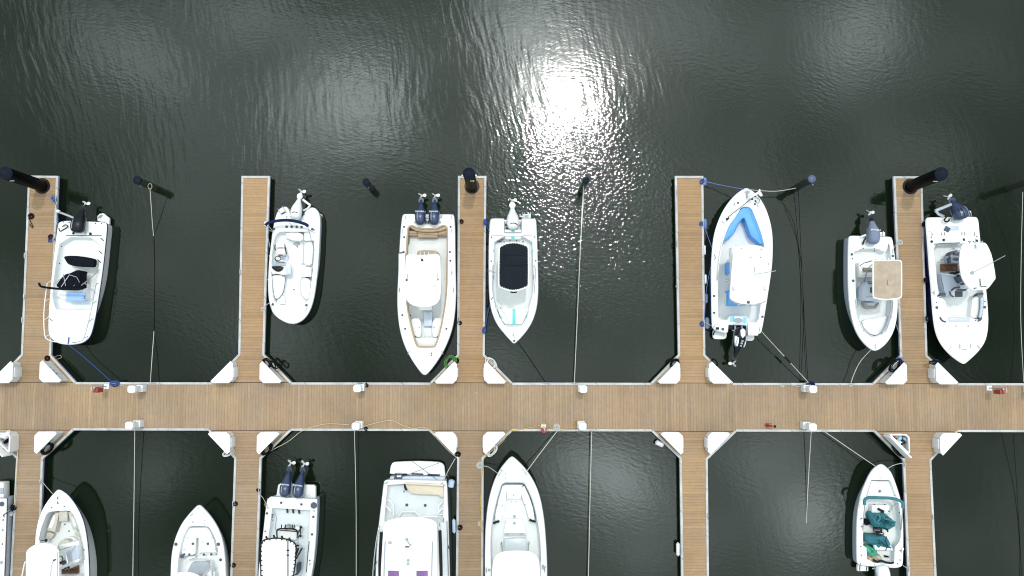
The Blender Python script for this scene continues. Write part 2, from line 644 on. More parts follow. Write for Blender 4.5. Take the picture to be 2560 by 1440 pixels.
# bright thin patches of the cloud deck (centre, half-axes, turn, strength)
for (x, y, rx, ry, ang, amp) in CLOUDS:
    cu_, cv_ = refl(x, y)
    mp = node(nt, 'ShaderNodeMapping', vector_type='TEXTURE')
    mp.inputs['Location'].default_value = (cu_, cv_, 0)
    mp.inputs['Rotation'].default_value = (0, 0, math.radians(ang))
    mp.inputs['Scale'].default_value = (rx / FPX, ry / FPX, 1)
    L(wa.outputs[0], mp.inputs['Vector'])
    ln = node(nt, 'ShaderNodeVectorMath', operation='LENGTH')
    L(mp.outputs[0], ln.inputs[0])
    e = wm('POWER', 2.718, wm('MULTIPLY', wm('POWER', ln.outputs['Value'], 2.0), -1.0))
    if amp > 0:
        e = wm('MULTIPLY', e, wm('MULTIPLY_ADD', cn.outputs['Fac'], .9, .55))
    tot = wm('MULTIPLY_ADD', e, amp, tot)
fn = node(nt, 'ShaderNodeTexNoise')
fn.inputs['Scale'].default_value = 17
fn.inputs['Detail'].default_value = 5
fn.inputs['Roughness'].default_value = .6
L(wa.outputs[0], fn.inputs['Vector'])
fr_ = node(nt, 'ShaderNodeMapRange')
for k_, q_ in zip(('From Min', 'From Max', 'To Min', 'To Max'), (.32, .68, 1 - CLOUD_F, 1 + CLOUD_F)):
    fr_.inputs[k_].default_value = q_
L(fn.outputs['Fac'], fr_.inputs['Value'])
tot = wm('MULTIPLY', wm('MAXIMUM', tot, 1.0), fr_.outputs[0])
hz = node(nt, 'ShaderNodeMapRange')
for k_, q_ in zip(('From Min', 'From Max', 'To Min', 'To Max'), (.15, .88, HORIZON, 1)):
    hz.inputs[k_].default_value = q_
L(sep.outputs['Z'], hz.inputs['Value'])
tot = wm('MULTIPLY', tot, hz.outputs[0])
cc = node(nt, 'ShaderNodeVectorMath', operation='SCALE')
cc.inputs[0].default_value = TINT
L(tot, cc.inputs['Scale'])
mx = node(nt, 'ShaderNodeMix', data_type='RGBA')
mx.inputs['Factor'].default_value = .88
L(sky.outputs[0], mx.inputs['A'])
L(cc.outputs[0], mx.inputs['B'])
L(mx.outputs['Result'], bg.inputs['Color'])

# ================================================================== water
wm_ = bpy.data.materials.new('marina_water')
wm_.use_nodes = True
nt = wm_.node_tree
L = nt.links.new
pb = nt.nodes['Principled BSDF']
pb.inputs['Roughness'].default_value = .05
pb.inputs['IOR'].default_value = 1.333
pb.inputs['Specular IOR Level'].default_value = .70
g = node(nt, 'ShaderNodeNewGeometry')


def noise_tex(scale, detail, vec, rough=.5):
    n = node(nt, 'ShaderNodeTexNoise')
    n.inputs['Scale'].default_value = scale
    n.inputs['Detail'].default_value = detail
    n.inputs['Roughness'].default_value = rough
    L(vec, n.inputs['Vector'])
    return n


def remap(v, a, b, c, d):
    r = node(nt, 'ShaderNodeMapRange')
    for k, q in zip(('From Min', 'From Max', 'To Min', 'To Max'), (a, b, c, d)):
        r.inputs[k].default_value = q
    L(v, r.inputs['Value'])
    return r.outputs[0]


# murky green-brown body colour, uneven
n0 = noise_tex(.055, 4, g.outputs['Position'])
cm = node(nt, 'ShaderNodeMix', data_type='RGBA')
cm.inputs['A'].default_value = (*WATER_A, 1)
cm.inputs['B'].default_value = (*WATER_B, 1)
L(remap(n0.outputs['Fac'], .35, .65, 0, 1), cm.inputs['Factor'])
L(cm.outputs['Result'], pb.inputs['Base Color'])
# wavelets: three crossing trains, each turned locally by a slow warp
wp = noise_tex(.10, 2, g.outputs['Position'])
wsub = node(nt, 'ShaderNodeVectorMath', operation='SUBTRACT')
L(wp.outputs['Color'], wsub.inputs[0])
wsub.inputs[1].default_value = (.5, .5, .5)
wsc = node(nt, 'ShaderNodeVectorMath', operation='SCALE')
L(wsub.outputs[0], wsc.inputs[0])
wsc.inputs['Scale'].default_value = 2.8
wv = node(nt, 'ShaderNodeVectorMath', operation='ADD')
L(g.outputs['Position'], wv.inputs[0])
L(wsc.outputs[0], wv.inputs[1])
gust = noise_tex(.16, 3, g.outputs['Position'])
gust2 = noise_tex(.30, 3, wv.outputs[0])
sepw = node(nt, 'ShaderNodeSeparateXYZ')
L(g.outputs['Position'], sepw.inputs[0])


def mul(a, b):
    n = node(nt, 'ShaderNodeMath', operation='MULTIPLY')
    L(a, n.inputs[0])
    if isinstance(b, float):
        n.inputs[1].default_value = b
    else:
        L(b, n.inputs[1])
    return n.outputs[0]


streak = mul(gust.outputs['Fac'], mul(remap(sepw.outputs['Y'], 3, 12, .35, 1), remap(sepw.outputs['X'], 5, 12, 1, .45)))
bv = node(nt, 'ShaderNodeVectorMath', operation='DISTANCE')
L(wv.outputs[0], bv.inputs[0])
bv.inputs[1].default_value = at(1490, 545, 0)
breeze = mul(remap(bv.outputs['Value'], 1.5, 7.5, 1, 0), remap(gust2.outputs['Fac'], .25, .6, .5, 1))
L(remap(breeze, 0, .6, .085, .028), pb.inputs['Roughness'])
shelter = remap(sepw.outputs['Y'], -9, 3, .55, 1)      # calmer water inside the slips
heights = None
for (ang, lam, stretch, slope, msk, lo, hi) in WAVES:
    mp = node(nt, 'ShaderNodeMapping')
    mp.inputs['Rotation'].default_value = (0, 0, math.radians(ang))
    mp.inputs['Scale'].default_value = (1, 1, 1)
    L(wv.outputs[0], mp.inputs['Vector'])
    mp2 = node(nt, 'ShaderNodeMapping')
    mp2.inputs['Scale'].default_value = (1 / (lam * stretch), 1 / lam, 1)
    L(mp.outputs[0], mp2.inputs['Vector'])
    n = noise_tex(1.0, 1.5, mp2.outputs[0])
    a = slope * lam
    h = node(nt, 'ShaderNodeMath', operation='MULTIPLY')
    L(n.outputs['Fac'], h.inputs[0])
    src = {1: gust.outputs['Fac'], 2: gust2.outputs['Fac'], 3: streak, 4: breeze}[msk]
    mk = remap(src, lo, hi, (0 if msk == 4 else .18) * a, a)
    L(mk, h.inputs[1])
    if heights is None:
        heights = h.outputs[0]
    else:
        s = node(nt, 'ShaderNodeMath', operation='ADD')
        L(heights, s.inputs[0])
        L(h.outputs[0], s.inputs[1])
        heights = s.outputs[0]
hm = node(nt, 'ShaderNodeMath', operation='MULTIPLY')
L(heights, hm.inputs[0])
L(shelter, hm.inputs[1])
bp = node(nt, 'ShaderNodeBump')
bp.inputs['Strength'].default_value = 1
bp.inputs['Distance'].default_value = 1
L(hm.outputs[0], bp.inputs['Height'])
L(bp.outputs['Normal'], pb.inputs['Normal'])
mb = MB()
S = 2500
r = mb.ring([(-S, -S, 0), (S, -S, 0), (S, S, 0), (-S, S, 0)])
mb.f.append(tuple(r))
tag(mb.build('water', wm_, org=(0, 0, 0)), None, None, kind='structure')

# ================================================================== floating docks
ZD = .50
DM = {
    'main': deck_mat('deck_main', 'X', (.325, .222, .138), (.295, .212, .150), 0),
    1: deck_mat('deck_finger_a', 'Y', (.340, .218, .122), (.310, .212, .136), 1),
    2: deck_mat('deck_finger_b', 'Y', (.365, .228, .122), (.335, .220, .136), 2),
    3: deck_mat('deck_finger_c', 'Y', (.315, .213, .134), (.292, .208, .146), 3),
}


def edge_strip(parent, px, w=.088):
    """raised pale strip following an open photo polyline, lying to its left side"""
    P = [at2(x, y, ZD) for x, y in px]
    mb = MB()
    n = len(P)
    inn = []
    for i in range(n):
        e1 = (P[i] - P[i - 1]).normalized() if i else (P[1] - P[0]).normalized()
        e2 = (P[i + 1] - P[i]).normalized() if i < n - 1 else e1
        n1, n2 = Vector((-e1.y, e1.x)), Vector((-e2.y, e2.x))
        nm = (n1 + n2).normalized()
        inn.append((P[i] + nm * w / max(.5, nm.dot(n1)), P[i] - nm * .025 / max(.5, nm.dot(n1))))
    sec = []
    for a, b in inn:
        z0, z1 = ZD - .12, ZD + .03
        sec.append([(b.x, b.y, z0), (b.x, b.y, z1 - .01), (b.x * .9 + a.x * .1, b.y * .9 + a.y * .1, z1), (a.x, a.y, z1), (a.x, a.y, ZD - .02)])
    R = [mb.ring(s) for s in sec]
    for A, B in zip(R, R[1:]):
        mb.bridge(A, B, closed=False)
    mb.f.append(tuple(R[0]))
    mb.f.append(tuple(reversed(R[-1])))
    return mb.build('edge_strip', M['trim'], parent)


def dock(name, label, poly, strips, dm):
    P = ccw([at2(x, y, ZD) for x, y in poly])
    c = sum(P, Vector((0, 0))) / len(P)
    root = empty(name, (c.x, c.y, 0), label, 'dock', 'floating docks of the marina')
    part(root, 'deck', dm, lambda mb: mb.prism(P, ZD - .05, ZD, .0))
    part(root, 'float', M['fascia'], lambda mb: mb.prism(inset(P, .02), -.25, ZD - .055, .01))
    for s in strips:
        edge_strip(root, s)
    return root


def cleat(parent, x, y, ang=0):
    p = at(x, y, ZD + .03)
    d = Vector((math.cos(math.radians(ang)), math.sin(math.radians(ang)), 0))

    def f(mb):
        for s in (-.06, .06):
            mb.cyl(p + d * s, .018, p.z - .002, p.z + .07, 8)
        mb.tube([p - d * .16 + Vector((0, 0, .075)), p - d * .05 + Vector((0, 0, .09)), p + d * .05 + Vector((0, 0, .09)), p + d * .16 + Vector((0, 0, .075))], [.012, .022, .022, .012], 8)
    return part(parent, 'cleat', M['alu'], f)


TOPY = lambda x: 956.3 + x * 1.1e-3
BOTY = lambda x: 1074.3 + x * 1.9e-3
main_poly = [(-160, TOPY(-160)), (2760, TOPY(2760)), (2760, BOTY(2760)), (-160, BOTY(-160))]
tops = [(189, 530), (728, 1076), (1280, 1628), (1832, 2183), (2393, 2740)]
bots = [(183, 522), (727, 1074), (1279, 1630), (1840, 2186), (2393, 2740)]
strips = [[(b, TOPY(b)), (a, TOPY(a))] for a, b in tops] + [[(a, BOTY(a)), (b, BOTY(b))] for a, b in bots]
strips = [[(x, y) for x, y in s] for s in strips]
main = dock('main_walkway', 'long tan planked main walkway with planks running across it, joining every finger dock', main_poly, strips, DM['main'])

UP = [((72, 440), (145, 441), (127, 888), (189, 0), (-12, 0), (54, 886)),
      ((605, 441), (674, 441), (660, 886), (728, 0), (530, 0), (597, 886)),
      ((1146, 441), (1215, 441), (1211, 887), (1280, 0), (1076, 0), (1144, 887)),
      ((1688, 441), (1757, 441), (1762, 887), (1832, 0), (1628, 0), (1696, 887)),
      ((2234, 442), (2304, 442), (2317, 889), (2393, 0), (2183, 0), (2251, 889))]
UPL = ['upper finger dock with a tall black pile leaning off its tip, leftmost in the photo',
       'upper finger dock with no pile at its tip, beside the white deck boat',
       'middle upper finger dock with a black pile at its tip, boats moored on both sides',
       'upper finger dock beside the boat with sky blue bow cushions',
       'upper finger dock with a black pile at its tip, beside the beige topped boat']
FING_U, FING_L = [], []
for k, (p, lab) in enumerate(zip(UP, UPL)):
    g = 1.2
    q = [p[0], p[1], p[2], (p[3][0], TOPY(p[3][0]) - g), (p[4][0], TOPY(p[4][0]) - g), p[5]]
    FING_U.append(dock('finger_dock', lab, q, [[q[3], q[2], q[1], q[0], q[5], q[4]]], DM[2 if k in (1, 2, 3) else 1]))
LO = [((42, 1146), (27, 1440), (11, 1760), (83, 1760), (98, 1440), (107, 1146), (183, 0), (-30, 0)),
      ((587, 1146), (577, 1440), (566, 1760), (632, 1760), (643, 1440), (653, 1146), (727, 0), (522, 0)),
      ((1144, 1146), (1141, 1440), (1138, 1760), (1204, 1760), (1207, 1440), (1208, 1146), (1279, 0), (1074, 0)),
      ((1700, 1146), (1704, 1440), (1708, 1760), (1775, 1760), (1771, 1440), (1768, 1148), (1840, 0), (1630, 0)),
      ((2258, 1150), (2270, 1440), (2284, 1760), (2354, 1760), (2340, 1440), (2327, 1151), (2393, 0), (2186, 0))]
LOL = ['lower finger dock with a tan hose along its edge, beside the taupe cushioned boat',
       'lower finger dock with two brown rope coils on its left edge',
       'lower finger dock with a yellow hose along its right edge',
       'lower finger dock beside empty slips, a white fender hanging on its left side',
       'lower finger dock beside the small boat full of teal tarps']
for k, (p, lab) in enumerate(zip(LO, LOL)):
    g = 1.2
    q = [p[0], p[1], p[2], p[3], p[4], p[5], (p[6][0], BOTY(p[6][0]) + g), (p[7][0], BOTY(p[7][0]) + g)]
    FING_L.append(dock('finger_dock', lab, q, [[q[7], q[0], q[1], q[2]], [q[3], q[4], q[5], q[6]]], DM[1 if k in (3, 4) else 3]))

# cleats where lines are made fast
for x, y, a in ((384, 957, 0), (283, 958, 0), (1436, 957, 0), (2020, 957, 0), (900, 957, 0), (337, 1075, 0), (887, 1076, 0), (1479, 1077, 0), (2028, 1079, 0), (2062, 1079, 0), (1393, 1077, 0), (2127, 959, 0), (1365, 957, 0), (1060, 1076, 0)):
    cleat(main, x, y, a)
for k, L_ in {0: [(141, 497, 92), (135, 600, 92), (63, 640, 92), (61, 742, 92), (57, 800, 92)], 1: [(668, 620, 92), (664, 780, 92), (601, 680, 92)],
              2: [(1148, 555, 90), (1147, 805, 90), (1214, 555, 90), (1213, 825, 90)], 3: [(1757, 455, 90), (1758, 560, 90), (1760, 810, 90), (1691, 480, 90), (1692, 610, 90), (1693, 716, 90)],
              4: [(2239, 606, 90), (2308, 560, 90), (2312, 700, 90), (2316, 797, 90)]}.items():
    for x, y, a in L_:
        cleat(FING_U[k], x, y, a)
for k, L_ in {0: [(103, 1203, 90), (36, 1268, 92)], 1: [(648, 1228, 92), (583, 1260, 92), (580, 1413, 92)], 2: [(1143, 1318, 90), (1208, 1163, 90), (1207, 1309, 90)],
              3: [(1703, 1376, 90), (1769, 1290, 90)], 4: [(2260, 1160, 90), (2270, 1422, 90), (2331, 1292, 90)]}.items():
    for x, y, a in L_:
        cleat(FING_L[k], x, y, a)


# ================================================================== piles
def pile(bx, by, h, r, zb, kind, label):
    p = at(bx, by, zb)
    root = empty('steel_pile' if kind == 's' else 'timber_pile', (p.x, p.y, 0), label, 'pile', 'tall steel piles at the dock ends' if kind == 's' else 'mooring piles standing in the slips')
    z1 = zb + h
    if kind == 's':
        part(root, 'sleeve', M['pilesteel'], lambda mb: mb.cyl(p, r, -1, z1 - .12, 32))
        part(root, 'cap', M['pilecap'], lambda mb: mb.cyl(p, r + .015, z1 - .118, z1, 32, b=.03, dome=.16))
        part(root, 'collar', M['black'], lambda mb: mb.cyl(p, r + .10, ZD + .002, ZD + .06, 28, b=.02))
        part(root, 'reflector', M['white'], lambda mb: mb.box((p.x + (.06 if bx < 1280 else -.06) * 2.4, p.y - r - .012, z1 - .35), (.2, .02, .07)))
    else:
        part(root, 'post', M['pilewood'], lambda mb: mb.loft([[(p.x + r * q * math.cos(a) * (1 + .04 * math.sin(3 * a)), p.y + r * q * math.sin(a) * (1 + .05 * math.cos(2 * a)), z) for a in (6.283 * k / 20 for k in range(20))] for z, q in ((-1, 1.05), (.3, 1.03), (1.2, .99), (z1 - .12, .96))], True, True))
        part(root, 'cap', M[kind], lambda mb: mb.cyl(p, r + .015, z1 - .14, z1, 24, b=.03, dome=.05))
        part(root, 'hook', M['steel'], lambda mb: mb.tube([(p.x + .1, p.y - r + .01, z1 - .3), (p.x + .1, p.y - r - .09, z1 - .28), (p.x + .1, p.y - r - .1, z1 - .18)], .015))
    return p


pile(106, 465, 3.32, .30, ZD, 's', 'black sleeved steel pile on the leftmost upper finger dock')
pile(1180, 466, 3.3, .28, ZD, 's', 'black sleeved steel pile at the tip of the middle upper finger dock')
pile(2276, 466, 3.3, .30, ZD, 's', 'black sleeved steel pile at a dock tip by the beige topped boat')
PILES = [pile(386, 470, 2.15, .19, 0, 'pilecap', 'timber pile with a white rope ring, in the slip beside the black motored skiff'),
         pile(929, 471, 1.75, .17, 0, 'pilecap', 'timber pile with no rope on it, left of the boat with tan coaming'),
         pile(1455, 474, 2.6, .17, 0, 'pilecap', 'timber pile standing in the sun glitter, a white rope tied to it'),
         pile(1988, 471, 2.6, .18, 0, 'pilecapl', 'timber pile with a pale blue cap, tied to the blue cushioned boat'),
         pile(2522, 470, 2.6, .18, 0, 'pilecap', 'timber pile cut off by the right edge of the photo, greenish below its cap')]


# ================================================================== dock corner boxes
BOXN = 0


def corner_box(px, py, sx, sy, label, fin, opened=False, hyp_text=None, clip=.19):
    """triangular locker; (px,py) is its right-angled corner at lid height"""
    zt = ZD + .80
    c = at2(px, py, zt)
    tri = [(clip, 0), (1.00, 0), (1.10, .10), (.13, 1.09), (0, .96), (0, clip)]
    W_ = lambda q: Vector((c.x + q[0] * sx, c.y + q[1] * sy))
    lid = [W_(q) for q in tri]
    lid = ccw(lid)
    body = inset(lid, .05)
    cc = sum(lid, Vector((0, 0))) / len(lid)
    root = empty('dock_box', (cc.x, cc.y, ZD), label, 'dock box', 'white triangular lockers on the dock corners')
    root['_w'] = (cc.x, cc.y, ZD)
    if not opened:
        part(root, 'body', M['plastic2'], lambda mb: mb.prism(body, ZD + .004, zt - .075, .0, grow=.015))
        part(root, 'lid', M['plastic'], lambda mb: mb.prism(lid, zt - .07, zt, .03, dome=.025))
        a, b = W_((1.02, .07)), W_((.10, 1.0))
        mid = (a + b) / 2
        part(root, 'latch', M['mgrey'], lambda mb: mb.box((mid.x + sx * .01, mid.y + sy * .01, zt - .16), (.14, .03, .09), math.atan2(b.y - a.y, b.x - a.x), .008))
        d = (b - a).normalized()
        if d.x * sy > 0:
            d = -d
        q = W_((.535, .56))
        if hyp_text:
            nrm = Vector((sx, sy)).normalized()
            p = Vector((q.x + nrm.x * .035, q.y + nrm.y * .035, zt - .30))
            text(hyp_text, root, 'lettering', M['ink'], p, .26, math.atan2(nrm.y, nrm.x) + math.pi / 2, math.pi / 2, .003)
        # hose bib step on the walkway side
        s0 = [W_((-.035, .30)), W_((.046, .30)), W_((.046, .78)), W_((-.035, .78))]
        part(root, 'hinge_step', M['plastic2'], lambda mb: mb.prism(s0, ZD + .006, zt - .13, .02))
    else:
        inn = inset(body, .06)

        def f(mb):
            R = mb.loft([[(p.x, p.y, z) for p in P] for P, z in ((body, ZD + .004), (body, zt - .03), (inset(body, .01), zt - .02), (inn, zt - .02), (inn, ZD + .2))], cap0=True, cap1=False)
            mb.f.append(tuple(R[-1]))
        part(root, 'body', M['plastic'], f)
        # lid swung open, standing along the long side
        a, b = W_((1.12, .10)), W_((.13, 1.12))
        n_ = Vector((sx, sy)).normalized()
        part(root, 'lid', M['plastic'], lambda mb: mb.prism([a + n_ * .01, b + n_ * .01, b + n_ * .09, a + n_ * .09], zt - .45, zt + .38, .02))
    return root, c


UL = [(30, 958, -1, 1, 'white corner locker at the upper left, cut by the photo edge', None),
      (97, 956, 1, 1, 'white corner locker with black lettering on its long side, below the black motored skiff', 'E K F'),
      (581, 958, -1, 1, 'white corner locker to the left of the bare upper finger dock', None),
      (648, 958, 1, 1, 'white corner locker with a black hose looped behind it, below the white deck boat', '-  - a'),
      (1142, 959, -1, 1, 'white corner locker beside a coiled green hose', None),
      (1210, 959, 1, 1, 'white corner locker beside a coiled white hose, below the boat with teal stripes', None),
      (1701, 959, -1, 1, 'white corner locker with a black hose, left of the dock by the blue cushioned boat', None),
      (1774, 959, 1, 1, 'white corner locker below the raised motor of the blue cushioned boat', None),
      (2269, 961, -1, 1, 'white corner locker with a white rod behind it, by the beige topped boat', 'F A T'),
      (2341, 961, 1, 1, 'white corner locker with a broad pale side, below the large white boat at the right', None)]
LL = [(28, 1080, -1, -1, 'open white corner locker full of black hose and rags at the left edge', None),
      (86, 1079, 1, -1, 'white corner locker with lettering and a heap of black hose, lower left', 'JAVK'),
      (575, 1080, -1, -1, 'white corner locker above the small centre console, white hose behind it', None),
      (642, 1080, 1, -1, 'white corner locker above the twin engine boat with a black framed top', None),
      (1141, 1080, -1, -1, 'white corner locker above the cabin cruiser', None),
      (1208, 1080, 1, -1, 'white corner locker with a yellow hose and a white hose, above the long white bow', None),
      (1708, 1081, -1, -1, 'white corner locker with a grey fender hanging beside it, at an empty slip', None),
      (1770, 1081, 1, -1, 'white corner locker facing an empty slip, below the raised motor across the walkway', None),
      (2277, 1083, -1, -1, 'open white corner locker filled with coloured odds and ends', None),
      (2350, 1083, 1, -1, 'white corner locker with a broad pale side at the lower right', None)]
BOXES = []
for i, (x, y, sx, sy, lab, tx) in enumerate(UL):
    BOXES.append(corner_box(x, y, sx, sy, lab, FING_U[i // 2], hyp_text=tx))
for i, (x, y, sx, sy, lab, tx) in enumerate(LL):
    BOXES.append(corner_box(x, y, sx, sy, lab, FING_L[i // 2], opened=i in (0, 8), hyp_text=tx))


# ================================================================== power pedestals
def pedestal(bx, by, label, side):
    p = at(bx, by, ZD)
    root = empty('power_pedestal', (p.x, p.y, ZD), label, 'power pedestal', 'white shore power pedestals on the walkway')
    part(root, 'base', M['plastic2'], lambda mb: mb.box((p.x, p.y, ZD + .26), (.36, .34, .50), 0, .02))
    part(root, 'column', M['plastic'], lambda mb: mb.box((p.x, p.y, ZD + .80), (.22, .24, .56), 0, .01))
    hp = [Vector((p.x + x * .19, p.y + y * .18)) for x, y in ((-1, -.6), (-.6, -1), (.6, -1), (1, -.6), (1, .6), (.6, 1), (-.6, 1), (-1, .6))]
    part(root, 'head', M['plastic'], lambda mb: mb.prism(hp, ZD + 1.085, ZD + 1.40, .03, dome=.03))
    part(root, 'outlet_cover', M['mgrey'], lambda mb: mb.box((p.x, p.y + side * .135, ZD + .86), (.15, .03, .22), 0, .01))
    part(root, 'lamp_lens', M['lgrey'], lambda mb: mb.cyl(p, .035, ZD + 1.42, ZD + 1.445, 12))
    return root


PU = [(358, 970, 'white power pedestal near a blue knot and red fire cabinet, upper side of the walkway', -1),
      (905, 968, 'white power pedestal on the upper side of the walkway beside a black coil', -1),
      (1453, 970, 'white power pedestal seen almost from straight above, upper side of the walkway', -1),
      (2010, 970, 'white power pedestal on the walkway where a taut white stern line ends', -1),
      (2566, 972, 'white power pedestal cut off by the right edge of the photo', -1),
      (352, 1058, 'white power pedestal on the lower side of the walkway, leftmost there', 1),
      (901, 1060, 'white power pedestal on the lower side of the walkway with tan hoses leaving both sides', 1),
      (1451, 1060, 'white power pedestal on the lower side of the walkway with a yellow cord loop', 1),
      (2009, 1062, 'white power pedestal on the lower side of the walkway, near the red standpipe', 1)]
for a in PU:
    pedestal(*a)


# ================================================================== fire cabinets, standpipe
def fire_stand(bx, by, dx, label, tall=1.35):
    p = at(bx, by, ZD)
    root = empty('extinguisher_stand', (p.x, p.y, ZD), label, 'fire extinguisher', 'red fire extinguisher stands')
    part(root, 'base_plate', M['plastic2'], lambda mb: mb.box((p.x, p.y, ZD + .03), (.25, .25, .05), 0, .01))
    part(root, 'pole', M['alu'], lambda mb: mb.cyl(p, .03, ZD + .055, ZD + tall, 12))
    part(root, 'pole_cap', M['white'], lambda mb: mb.cyl(p, .045, ZD + tall, ZD + tall + .05, 12, b=.01))
    part(root, 'cabinet', M['red'], lambda mb: mb.box((p.x, p.y - .15, ZD + tall - .42), (.24, .20, .6), 0, .02))
    part(root, 'cabinet_window', M['pink'], lambda mb: mb.box((p.x, p.y - .262, ZD + tall - .40), (.10, .02, .3)))
    part(root, 'sign', M['pink'], lambda mb: mb.box((p.x + dx * .02, p.y - .05, ZD + tall + .10), (.05, .2, .26), 0, .004))


fire_stand(267, 966, -1, 'red fire cabinet on a grey pole near the left end of the walkway')
fire_stand(2472, 970, 1, 'red fire cabinet on a grey pole near the right end of the walkway')
fire_stand(1359, 1066, 1, 'red fire cabinet on a white plate with a yellow hose passing behind it', .8)
p = at(1917, 1063, ZD)
root = empty('standpipe', (p.x, p.y, ZD), 'small red fire standpipe on the lower side of the walkway', 'standpipe')
part(root, 'flange', M['red'], lambda mb: mb.cyl(p, .11, ZD + .004, ZD + .03, 16))
part(root, 'riser', M['red'], lambda mb: mb.tube([(p.x, p.y, ZD + .03), (p.x, p.y, ZD + .4), (p.x + .1, p.y, ZD + .5), (p.x + .2, p.y - .02, ZD + .5)], .045, 10))
part(root, 'valve_wheel', M['red'], lambda mb: mb.tube([(p.x + .02 + .1 * math.cos(a), p.y + .1 + .02 * math.sin(a), ZD + .42 + .1 * math.sin(a)) for a in (6.283 * k / 14 for k in range(14))], .014, 6, True))
part(root, 'outlet_cap', M['ropebr'], lambda mb: mb.blob((p.x + .26, p.y - .02, ZD + .5), (.06, .07, .07)))

# ================================================================== boat kit
class Boat:
    def __init__(s, label, out, cock=None, zs=.95, rise=.22, bow='d', hull='gel', deck='gel', floor=.42, rail='white', flare=.42,
                 floor_mat='nonskid_w', name='motor_boat', it=2, cit=1, ymin=None, ymax=None, lip=.03):
        s.bow, s.zs, s.rise, s.floor = bow, zs, rise, floor
        ys = [y for _, y in out]
        s.y0, s.y1 = (min(ys) if ymin is None else ymin), (max(ys) if ymax is None else ymax)
        pts = chaikin(out, it)
        P3 = [at(x, y, s.sheer(y)) for x, y in pts]
        P = [Vector((p.x, p.y)) for p in P3]
        Z = [p.z for p in P3]
        T = [s.t(y) for _, y in pts]
        if area2(P) < 0:
            P.reverse(), Z.reverse(), T.reverse()
        c = sum(P, Vector((0, 0))) / len(P)
        s.c = c
        s.root = empty(name, (c.x, c.y, 0), label, 'boat', 'boats moored in the slips')
        sm = lambda t: max(0, min(1, (t - .45) / .55)) ** 1.6
        # long axis: middle of the stern to the bow tip
        ib = max(range(len(P)), key=lambda i: T[i])
        st_ = [p for p, t in zip(P, T) if t < .06] or [P[min(range(len(P)), key=lambda i: T[i])]]
        q0 = (Vector((min(p.x for p in st_), sum(p.y for p in st_) / len(st_))) + Vector((max(p.x for p in st_), sum(p.y for p in st_) / len(st_)))) / 2
        ax = (P[ib] - q0)
        LL = ax.length
        ax = ax.normalized()
        lat = Vector((-ax.y, ax.x))
        hb = max(abs((p - q0).dot(lat)) for p in P)

        def ring(Q, zf):
            return [(q.x, q.y, zf(z)) for q, z in zip(Q, Z)]

        def under(k):
            """outline drawn in towards the keel: k = 0 at the rail, 1 at the waterline"""
            Q = []
            for p, t in zip(P, T):
                a, b = (p - q0).dot(ax), (p - q0).dot(lat)
                b *= 1 - k * (.10 / hb + flare / hb * sm(t))
                a = a - k * (.03 + flare * 1.1 * max(0, (a / LL - .55) / .45) ** 2) if a > 0 else a + k * .02
                Q.append(q0 + ax * a + lat * b)
            return Q
        # hull sides
        mb = MB()
        mb.loft([ring(inset(P, .012), lambda z: z - .03), ring(under(.12), lambda z: z - .11),
                 ring(under(.42), lambda z: z * .62), ring(under(.86), lambda z: .12), ring(under(1.05), lambda z: -.06), ring(under(1.5), lambda z: -.35)])
        mb.f = [tuple(reversed(f)) for f in mb.f]
        mb.build('hull', M[hull], s.root, 60)
        mb = MB()
        mb.loft([ring(inset(P, .016), lambda z: z - .115), ring(inset(P, -.022), lambda z: z - .095), ring(inset(P, -.022), lambda z: z - .055), ring(inset(P, .0), lambda z: z - .035)])
        mb.build('rub_rail', M[rail], s.root)
        # deck with rolled edge
        mb = MB()
        o1, o2 = inset(P, .012), inset(P, .045)
        a = ring(P, lambda z: z - .036)
        b = ring(o1, lambda z: z - .008)
        d = ring(o2, lambda z: z)
        R = mb.loft([a, b, d])
        loops = [d]
        if cock:
            cp = chaikin(cock, cit)
            C3 = [at(x, y, s.sheer(y)) for x, y in cp]
            C = [Vector((p.x, p.y)) for p in C3]
            CZ = [p.z for p in C3]
            if area2(C) < 0:
                C.reverse(), CZ.reverse()
            cr = lambda d_, zf: [(q.x, q.y, zf(z)) for q, z in zip(inset(C, d_), CZ)]
            loops.append(cr(0, lambda z: z))
            s.C, s.CZ = C, CZ
        mb.fill(loops)
        if cock:
            R = mb.loft([cr(0, lambda z: z), cr(.012, lambda z: z - .01), cr(.016, lambda z: z - .06)])
        mb.build('deck', M[deck], s.root, 50)
        if cock:
            mb = MB()
            R = mb.loft([cr(.016, lambda z: z - .058), cr(.02, lambda z: floor + .10), cr(.05, lambda z: floor + .03), cr(.10, lambda z: floor)])
            mb.f = mb.f
            mb.build('cockpit_liner', M['liner'], s.root, 50)
            mb = MB()
            mb.fill([cr(.10, lambda z: floor)])
            mb.build('cockpit_floor', M[floor_mat], s.root)

    def t(s, y):
        q = (y - s.y0) / (s.y1 - s.y0)
        q = q if s.bow == 'd' else 1 - q
        return max(0, min(1, q))

    def sheer(s, y):
        return s.zs + s.rise * max(0, (s.t(y) - .35) / .65) ** 2

    def p(s, name, poly, z0, z1, m, b=.02, dome=0, sm=0, par=None, ang=40, grow=0):
        if sm:
            poly = chaikin(poly, sm)
        P = [at2(x, y, z1) for x, y in poly]
        return part(par or s.root, name, M[m], lambda mb: mb.prism(P, z0, z1, b, dome, grow=grow), ang)

    def on(s, name, poly, m, h=.012, b=.006, sm=0, up=0.0):
        """low panel standing on the deck"""
        y = sum(q[1] for q in poly) / len(poly)
        z = s.sheer(y) + up
        return s.p(name, poly, z - .03, z + h, m, b, 0, sm)

